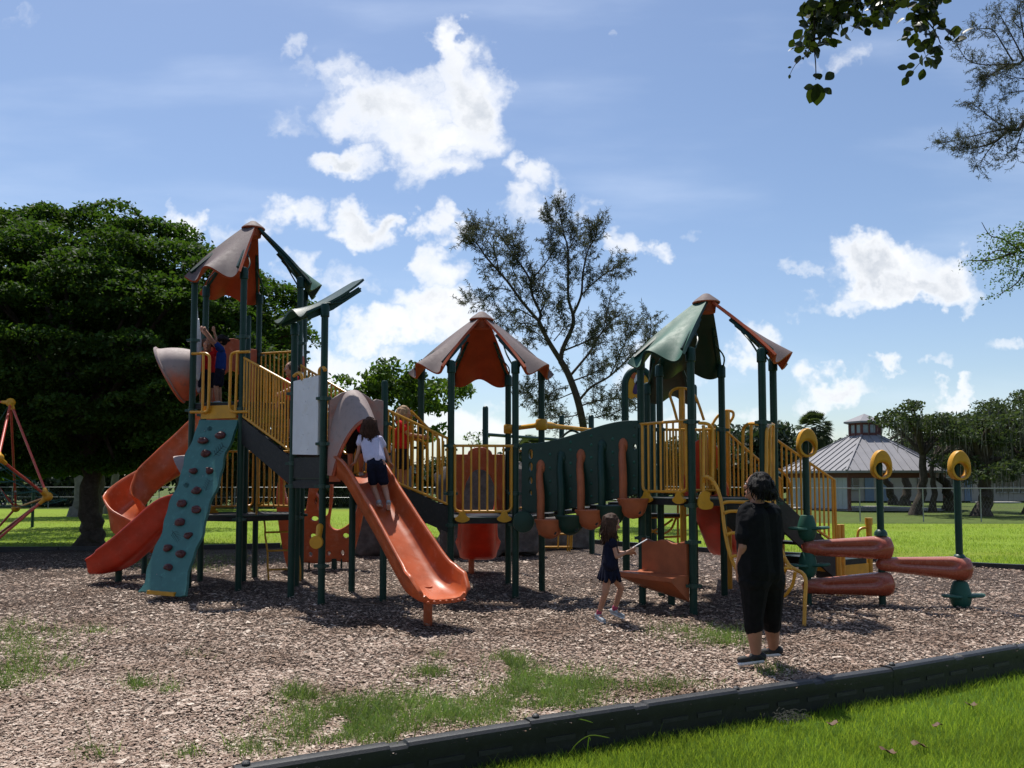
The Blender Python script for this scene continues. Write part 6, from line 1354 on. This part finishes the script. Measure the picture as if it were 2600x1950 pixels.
# ================================================================== people
def remeshed(name, mb, vox, m, parent, smooth=4, fac=.5):
    me = bpy.data.meshes.new(name); me.from_pydata([tuple(v) for v in mb.v], [], mb.f)
    bm = bmesh.new(); bm.from_mesh(me); bmesh.ops.recalc_face_normals(bm, faces=bm.faces); bm.to_mesh(me); bm.free()
    t = bpy.data.objects.new('tmp', me); col.objects.link(t)
    md = t.modifiers.new('r', 'REMESH'); md.mode = 'VOXEL'; md.voxel_size = vox
    if smooth: ms = t.modifiers.new('s', 'SMOOTH'); ms.factor = fac; ms.iterations = smooth
    bpy.context.view_layer.update(); out = evaluated(t); bpy.data.objects.remove(t)
    out.name = name; out.transform(Matrix.Translation(-wloc(parent))); out.materials.clear(); finish(out, m, 180)
    return link(name, out, parent)
def hand(mb, wr, d, pn, s, curl=.5, side=1):
    """palm, four unequal bent fingers and a thumb leaving the side of the palm; d along the hand, pn out of the back"""
    d = d.normalized(); pn = (pn - d * pn.dot(d)).normalized(); sd_ = d.cross(pn) * side
    L = .085 * s
    for k in (-1.5, -.5, .5, 1.5): mb.cap(wr + sd_ * k * .010 * s, wr + d * L + sd_ * k * .019 * s, .014 * s, .0125 * s, 8)
    for k, ln in ((-1.5, .062), (-.5, .078), (.5, .074), (1.5, .055)):
        p = wr + d * L + sd_ * k * .020 * s; dd = d.copy()
        for j, f in enumerate((.45, .32, .23)):
            dd = (dd * math.cos(curl * .7) - pn * math.sin(curl * .7)).normalized(); q_ = p + dd * ln * f * 1.05 * s; mb.cap(p, q_, (.0092 - .0008 * j) * s, (.0086 - .0008 * j) * s, 8); p = q_
    t0 = wr + d * .022 * s - sd_ * .022 * s; td = (d * .7 - sd_ * .65 - pn * .35).normalized(); t1 = t0 + td * .04 * s; t2 = t1 + (td + d * .5 - pn * .25).normalized() * .03 * s
    mb.cap(t0, t1, .013 * s, .0105 * s, 8); mb.cap(t1, t2, .0100 * s, .0085 * s, 8)
def person(loc, label, J, s=1.0, w=1.0, skin=m_skin, shirt=None, bottom=None, hair=None, hairlen=.12, shoes=None, sock=None, sleeve=.55, leg=.95, dress=0.0, palm=None, curl=.6, vox=.006, group=None, hairw=1.0, untuck=.06, strands=140, hang=1.0, hem=.8):
    t = thing('person', loc, label, 'person', group)
    f = J['face'].normalized(); hd = J['head']; up_ = (J['head'] - J['neck']).normalized(); rt = f.cross(up_).normalized(); uu = rt.cross(f).normalized(); H = Matrix((rt, f, uu)).transposed()
    hs = J.get('hs', 1.0)
    body = MB()
    body.ell(hd + uu * .01 * hs, (.074 * hs, .090 * hs, .100 * hs), H, 18, 12); body.ell(hd - uu * .055 * hs + f * .022 * hs, (.056 * hs, .062 * hs, .062 * hs), H, 14, 9)
    body.ell(hd + f * .095 * hs - uu * .018 * hs, (.012 * hs, .018 * hs, .020 * hs), H, 8, 6); body.ell(hd + f * .083 * hs - uu * .055 * hs, (.022 * hs, .010 * hs, .009 * hs), H, 8, 6); body.ell(hd + f * .075 * hs - uu * .09 * hs, (.02 * hs, .014 * hs, .014 * hs), H, 8, 6)
    for k in (-1, 1): body.ell(hd + rt * .074 * hs * k - uu * .01 * hs - f * .008 * hs, (.010 * hs, .020 * hs, .030 * hs), H, 8, 6); body.ell(hd + f * .076 * hs + rt * .030 * hs * k + uu * .022 * hs, (.018 * hs, .012 * hs, .008 * hs), H, 8, 6)
    body.cap(hd - uu * .06 * hs - f * .012 * hs, J['neck'] - up_ * .03 * s, .047 * s * w ** .5, .056 * s * w ** .5)
    sh = J['shR'] - J['shL']; sx = sh.normalized(); W2 = sh.length / 2
    for k in (-1, 1):
        body.cap(J['neck'] - up_ * .02 * s, (J['shL'] if k < 0 else J['shR']), .05 * s, .048 * s * w)
        c0 = J['chest'] + sx * k * W2 * .48; c1 = J['pelvis'] + sx * k * W2 * .42; body.cap(c0, c1, .095 * s * w, .095 * s * w)
    for a, b, c in (('shL', 'elL', 'wrL'), ('shR', 'elR', 'wrR')):
        if a not in J or b not in J: continue
        body.cap(J[a], J[b], .046 * s * w, .037 * s * w); body.cap(J[b], J[c], .037 * s * w, .026 * s * w ** .6)
        hdv = J.get('hd' + a[-1], (J[c] - J[b]).normalized()); pn = J.get('pn' + a[-1], Vector((0, -1, 0.2))); hand(body, J[c], hdv, pn, s * .95, curl, 1 if a == 'shL' else -1)
    for a, b, c, e in (('hipL', 'knL', 'anL', 'toeL'), ('hipR', 'knR', 'anR', 'toeR')):
        body.cap(J[a], J[b], .080 * s * w, .055 * s * w); kd = (J[c] - J[b]); body.cap(J[b], J[b] + kd * .32 , .052 * s * w, .052 * s * w); body.cap(J[b] + kd * .3, J[c], .053 * s * w, .034 * s * w ** .6)
        body.cap(J[c], J[e], .036 * s, .028 * s)
    bo_ = remeshed('body', body, vox, skin, t)
    for k in (-1, 1):
        mb = MB(); c = hd + f * .082 * hs + rt * .030 * hs * k + uu * .008 * hs; mb.ell(c, (.011 * hs, .008 * hs, .007 * hs), H, 8, 6); e = obj('eye', mb, m_white, t)
        mb = MB(); mb.ell(c + f * .005 * hs, (.0055 * hs, .005 * hs, .0055 * hs), H, 8, 6); obj('iris', mb, m_dark, e)
    mb = MB(); mb.ell(hd + f * .088 * hs - uu * .055 * hs, (.02 * hs, .007 * hs, .006 * hs), H, 8, 5); obj('lips', mb, m_hold, t)
    if shirt is not None:
        sm = MB(); g_ = .014 * s
        for k in (-1, 1):
            S_ = J['shL'] if k < 0 else J['shR']; E_l = J.get('elL' if k < 0 else 'elR'); sm.cap(J['neck'] - up_ * .045 * s, S_, .056 * s, .052 * s * w + g_)
            c0 = J['chest'] + sx * k * W2 * .48; c1 = J['chest'].lerp(J['pelvis'], hem) + sx * k * W2 * (.42 + dress * .4); sm.cap(c0, c1, .095 * s * w + g_, .100 * s * w + g_ * 1.4)
            pass
            if E_l is not None and sleeve > 0: sm.cap(S_, S_.lerp(E_l, sleeve), .050 * s * w + g_, .052 * s * w + g_ * 1.3)
        if dress:
            for k in range(14):
                a = 2 * PI * k / 14; dd = sx * math.cos(a) * 1.15 + sx.cross(UP) * math.sin(a); sm.cap(J['chest'].lerp(J['pelvis'], .7) + dd * .06 * s, J['pelvis'] - UP * (.17 + .02 * math.sin(3 * a)) * s + dd * (.155 + .012 * math.sin(4 * a)) * s, .06 * s, .026 * s)
            sm.cap(J['pelvis'], J['pelvis'] - UP * .13 * s, .12 * s, .12 * s)
        for v_i in range(len(sm.v)):
            q_ = Vector(sm.v[v_i]); sm.v[v_i] = tuple(q_ + (noise.noise_vector(q_ * 15) * .013 + noise.noise_vector(Vector((q_.x * 30, q_.y * 30, q_.z * 12))) * .007) * s)
        so_ = remeshed('shirt' if not dress else 'dress', sm, vox, shirt, t, 3)
    if bottom is not None:
        pm = MB(); g_ = .013 * s
        pm.cap(J['pelvis'] + sx * W2 * .3, J['pelvis'] - sx * W2 * .3, .108 * s * w, .108 * s * w); pm.cap(J['pelvis'].lerp(J['chest'], .16) + sx * W2 * .4, J['pelvis'].lerp(J['chest'], .16) - sx * W2 * .4, .100 * s * w, .100 * s * w)
        for a, b, c in (('hipL', 'knL', 'anL'), ('hipR', 'knR', 'anR')):
            if leg <= 1: pm.cap(J[a] + UP * .02, J[a].lerp(J[b], leg), .090 * s * w + g_, (.090 + (.062 - .090) * leg) * s * w + g_ * 1.4); pm.cap(J['pelvis'], J[a], .10 * s * w, .093 * s * w + g_)
            else: pm.cap(J[a] + UP * .02, J[b], .090 * s * w + g_, .058 * s * w + g_); pm.cap(J[b], J[b].lerp(J[c], leg - 1), .057 * s * w + g_, .050 * s * w + g_ * 1.2); pm.cap(J['pelvis'], J[a], .10 * s * w, .092 * s * w + g_)
        for v_i in range(len(pm.v)):
            q_ = Vector(pm.v[v_i]); pm.v[v_i] = tuple(q_ + (noise.noise_vector(q_ * 13) * .012 + noise.noise_vector(Vector((q_.x * 12, q_.y * 12, q_.z * 34))) * .007) * s)
        remeshed('shorts' if leg < 1.05 else 'trousers', pm, vox, bottom, t, 3)
    if hair is not None:
        hm = MB(); c = hd + uu * .022 * hs - f * .018 * hs
        hm.ell(c, (.088 * hs * hairw, .098 * hs, .100 * hs), H, 18, 12)
        for k in range(26):                                       # locks hanging round the back and sides
            a = R(-115 + 230 * k / 25); dd = (-f * math.cos(a) + rt * math.sin(a)); p0 = c + dd * .075 * hs + uu * .02 * hs; ln = hairlen * random.uniform(.8, 1.1) * (1 if abs(a) < 1.5 else .85)
            dn = (-UP * hang + (-uu) * (1 - hang)).normalized(); p1 = p0 + dd * .022 * hs * hairw + dn * ln * .5; p2 = p0 + dd * random.uniform(-.01, .03) * hs + dn * ln
            hm.cap(p0, p1, .030 * hs, .026 * hs, 8); hm.cap(p1, p2, .026 * hs, .010 * hs, 8)
        vs = []
        for q_ in hm.v: q_ = Vector(q_); vs.append(q_ + noise.noise_vector(q_ * 26) * .012 * hs)
        hm.v = vs; ho = remeshed('hair', hm, vox, hair, t, 1)
        st = MB()
        for k in range(strands):
            a = R(random.uniform(-125, 125)); b = random.uniform(-.2, 1.2); dd = (-f * math.cos(a) + rt * math.sin(a)); p0 = c + (dd * math.cos(b) + uu * math.sin(b)) * .098 * hs; ln = hairlen * random.uniform(.55, 1.12) + .05 * b
            dn = (-UP * hang - uu * (1 - hang)).normalized(); o_ = dd * .02 * hs
            st.tube(cr([p0, p0 + o_ + dn * ln * .35, p0 + o_ * random.uniform(.4, 1.8) + dn * ln * .7 + Vector((random.gauss(0, .008), 0, 0)), p0 + o_ * random.uniform(-.2, 2.2) + dn * ln + Vector((random.gauss(0, .014), random.gauss(0, .01), 0))], 2), .0035, 4, True)
        obj('loose_strands', st, hair, ho)['kind'] = 'stuff'
    if shoes is not None:
        for a, b in (('anL', 'toeL'), ('anR', 'toeR')):
            an, to = J[a], J[b]; d = (to - an); df = d.normalized(); sn = J.get('sole' + a[-1], Vector((0, 0, -1))); mb = MB(); heel = an - df * .045 * s + sn * .02 * s
            mb.cap(heel, to, .040 * s, .034 * s); mb.cap(an + df * .0, an.lerp(to, .5) + sn * .01 * s, .045 * s, .036 * s); so = remeshed('shoe', mb, vox, shoes, t, 2)
            sl_ = MB(); nx = df.cross(sn).normalized()
            for k in (-1, 1): sl_.cap(heel + sn * .032 * s + nx * k * .016 * s, to + sn * .026 * s + nx * k * .016 * s + df * .01 * s, .020 * s, .018 * s)
            remeshed('sole', sl_, vox, m_sole, so, 2)
            if sock is not None: mb = MB(); k0 = J['kn' + a[-1]]; mb.cap(an, an.lerp(k0, .16), .042 * s, .044 * s); remeshed('sock', mb, vox, sock, t, 1)
    return t
# --- woman in black, seen from behind
def Wp(x, y, dy=0.0): return P(x / 3.073 + 1800, y / 3.073 + 1180, 6.98 + dy)
fdir = Vector((-.80, .58, .16)); bx = Vector((.70, .60, 0)).normalized()
J = dict(face=fdir, head=Wp(378, 172), neck=Wp(375, 300), chest=Wp(385, 430), pelvis=Wp(405, 830), shL=Wp(292, 372, -.05), shR=Wp(490, 372, .12), elL=Wp(278, 640, -.10), wrL=Wp(232, 815, .0), hdL=Vector((.10, .10, -1)), pnL=Vector((-.8, -.5, 0)),
         elR=Wp(520, 620, .30), wrR=Wp(400, 640, .42), hdR=Vector((-.8, .3, .3)), pnR=Vector((0, .6, .6)),
         hipL=Wp(355, 900, -.04), hipR=Wp(475, 900, .08), knL=Wp(345, 1190, .0), knR=Wp(485, 1190, .16), anL=Wp(370, 1490, .0), anR=Wp(505, 1440, .26), toeL=Wp(250, 1525, .02), toeR=Wp(430, 1462, .30), hs=1.08)
woman = person(Gd(1912, 1686), 'woman in black polo shirt and cropped black trousers standing with her back to us', J, 1.0, 1.30, m_skin, m_blk, m_blk, m_hairb, .13, m_shoeb, None, .70, 1.24, 0, None, .5, .006, None, 1.08, .10, 170, .8, 1.0)
mb = MB(); cpt = J['neck'] - UP * .01; mb.tube([cpt + Vector((.085 * math.cos(a), .075 * math.sin(a), .012 * math.sin(a))) for a in [2 * PI * k / 20 for k in range(20)]], .020, 7, closed=True); obj('collar', mb, m_blk, woman)
# --- girl in navy walking to the right
def Gp(x, y, dy=0.0): return P(x / 4.484 + 1450, y / 4.484 + 1250, 9.15 + dy)
J = dict(face=Vector((.93, -.12, -.28)), head=Gp(462, 352), neck=Gp(450, 515), chest=Gp(448, 600), pelvis=Gp(436, 860), shL=Gp(440, 560, .13), shR=Gp(468, 565, -.10), elR=Gp(518, 735, -.14), wrR=Gp(655, 672, -.10), hdR=Vector((.8, 0, .25)), pnR=Vector((.1, -.8, -.5)), elL=Gp(545, 690, .14), wrL=Gp(650, 690, .06), hdL=Vector((.8, -.1, .1)), pnL=Vector((0, .8, .4)),
         hipR=Gp(415, 930, -.05), hipL=Gp(470, 930, .06), knR=Gp(392, 1140, -.06), knL=Gp(570, 1085, .10), anR=Gp(310, 1400, .02), anL=Gp(490, 1350, .16), toeR=Gp(372, 1462, -.10), toeL=Gp(590, 1408, .10), hs=.93)
gn_ = person(Gd(1540, 1580), 'girl in a short navy dress walking right with a white stick in her hands', J, .72, .92, m_skin2, m_navy, None, m_hairbr, .27, m_shoe, m_sock, .18, 0, 1.0, None, 1.0, .0055, None, 1.15, .03, 200, 1.0)
mb = MB(); mb.tube([Gp(700, 632, -.08), Gp(780, 585, -.06), Gp(866, 535, -.04)], .006, 6); tag(obj('stick', mb, m_white, at=Gp(700, 632, -.08)), 'thin white stick held up by the girl in navy', 'stick')
# --- girl climbing the slide
def Sp(x, y, dy=0.0): return P(x / 5.184 + 860, y / 5.184 + 1000, 10.08 + dy)
J = dict(face=Vector((-.25, .9, -.35)), head=Sp(400, 425, .18), neck=Sp(400, 545, .16), chest=Sp(425, 640, .12), pelvis=Sp(498, 935, -.02), shL=Sp(300, 570, .14), shR=Sp(545, 600, .12), elL=Sp(262, 765, .10), wrL=Sp(215, 905, .12), hdL=Vector((-.5, .3, -.35)), pnL=Vector((0, 0, 1)), elR=Sp(625, 780, .12), wrR=Sp(668, 905, .14), hdR=Vector((.25, .5, -.4)), pnR=Vector((0, 0, 1)),
         hipL=Sp(440, 990, -.02), hipR=Sp(555, 990, -.02), knL=Sp(462, 1240, .02), knR=Sp(610, 1240, .02), anL=Sp(530, 1425, -.10), anR=Sp(655, 1430, -.12), toeL=Sp(570, 1478, .06), toeR=Sp(655, 1530, .02), hs=.95)
person(Gd(965, 1500), 'girl in a pale lavender shirt and dark shorts climbing up the wide slide', J, .72, .98, m_skin2, m_lav, m_navy, m_hairbr, .33, m_shoe, None, .42, .62, 0, None, .9, .0055, None, 1.12, .05, 240, .85, .74)
# --- children on the decks
def child(u, Y, zf, h, facing, label, shirt, bottom, hair, hl, arms, skin=m_skin2, lean=0.0, hw=1.0):
    """standing child of height h with feet at zf; arms: (elbowL, wristL, elbowR, wristR) as offsets from the shoulders"""
    b = P(u, 1200, Y); b.z = zf; f = facing.normalized(); r_ = f.cross(UP).normalized(); L = lambda x, y, z: b + r_ * x * h + f * (y * h + lean * z * h) + UP * z * h
    J = dict(face=f + Vector((0, 0, -.1)), head=L(0, .02, .895), neck=L(0, 0, .80), chest=L(0, 0, .70), pelvis=L(0, 0, .50), shL=L(-.115, 0, .775), shR=L(.115, 0, .775), hipL=L(-.05, 0, .47), hipR=L(.05, 0, .47), knL=L(-.06, .03, .26), knR=L(.06, .0, .26), anL=L(-.06, 0, .05), anR=L(.06, -.03, .05), toeL=L(-.07, .10, .025), toeR=L(.07, .07, .025), hs=.92)
    for k, nm in ((0, 'elL'), (1, 'wrL'), (2, 'elR'), (3, 'wrR')):
        bs = J['shL'] if k < 2 else J['shR']; J[nm] = bs + (r_ * arms[k][0] + f * arms[k][1] + UP * arms[k][2]) * h
    return person(b, label, J, h / 1.62, .95, skin, shirt, bottom, hair, hl, m_shoe, None, .5, .75, 0, None, .7, .006, None, hw, .04, 120), J
child(1021, 11.28, 1.36, 1.24, Vector((.9, -.1, -.0)), 'fair haired child in a red shirt standing on the stair behind the railing', m_redc, m_navy, m_hairbl, .17, [(-.02, .06, -.13), (.02, .20, -.14), (.02, .10, -.12), (.0, .25, -.14)], hw=1.1)
nk, J = child(903, 11.12, 1.585, 1.20, Vector((.15, -.95, 0)), 'child in a red lettered shirt standing on the platform behind the slide hood', m_redc, m_blk, m_hairbr, .08, [(-.03, .02, -.17), (-.02, .06, -.32), (.03, .03, -.17), (.02, .08, -.30)])
cu = bpy.data.curves.new('tmp', 'FONT'); cu.body = 'NIKE'; cu.size = .135; cu.extrude = .003; cu.align_x = 'CENTER'; cu.shear = .3
to_ = bpy.data.objects.new('tmp', cu); col.objects.link(to_); bpy.context.view_layer.update(); me = evaluated(to_); bpy.data.objects.remove(to_)
fz_ = Vector((.15, -.95, 0)).normalized(); Mt = frame(J['chest'] + fz_ * .098 - UP * .055, fz_.cross(UP) * -1); me.transform(Matrix.Translation(-wloc(nk)) @ Mt @ Matrix.Rotation(R(16), 4, 'Z')); me.materials.clear(); finish(me, m_blk, 30); me.name = 'shirt_lettering'; link('shirt_lettering', me, nk)
child(548, 12.62, 2.685, 1.12, Vector((-.92, -.25, 0)), 'boy in dark blue shirt reaching both arms up on the tallest tower', m_bluec, m_navy, m_hairb, .035, [(-.03, .10, .10), (.02, .20, .24), (.03, .11, .09), (.0, .22, .22)], m_skin, -.06)
child(519, 12.85, 2.685, 1.10, Vector((.3, -.9, 0)), 'child in red shirt with raised arms behind the left post of the tallest tower', m_redc, m_navy, m_hairbr, .06, [(-.02, .03, .15), (.02, .06, .30), (.02, .03, .15), (-.02, .06, .30)], m_skin)
child(738, 11.75, 2.10, 1.16, Vector((-.6, -.5, 0)), 'child in red shirt coming down the stair behind the left railing', m_redc, m_navy, m_hairbr, .04, [(-.05, .08, -.13), (-.06, .22, -.20), (.03, .05, -.16), (.02, .12, -.30)], m_skin2)
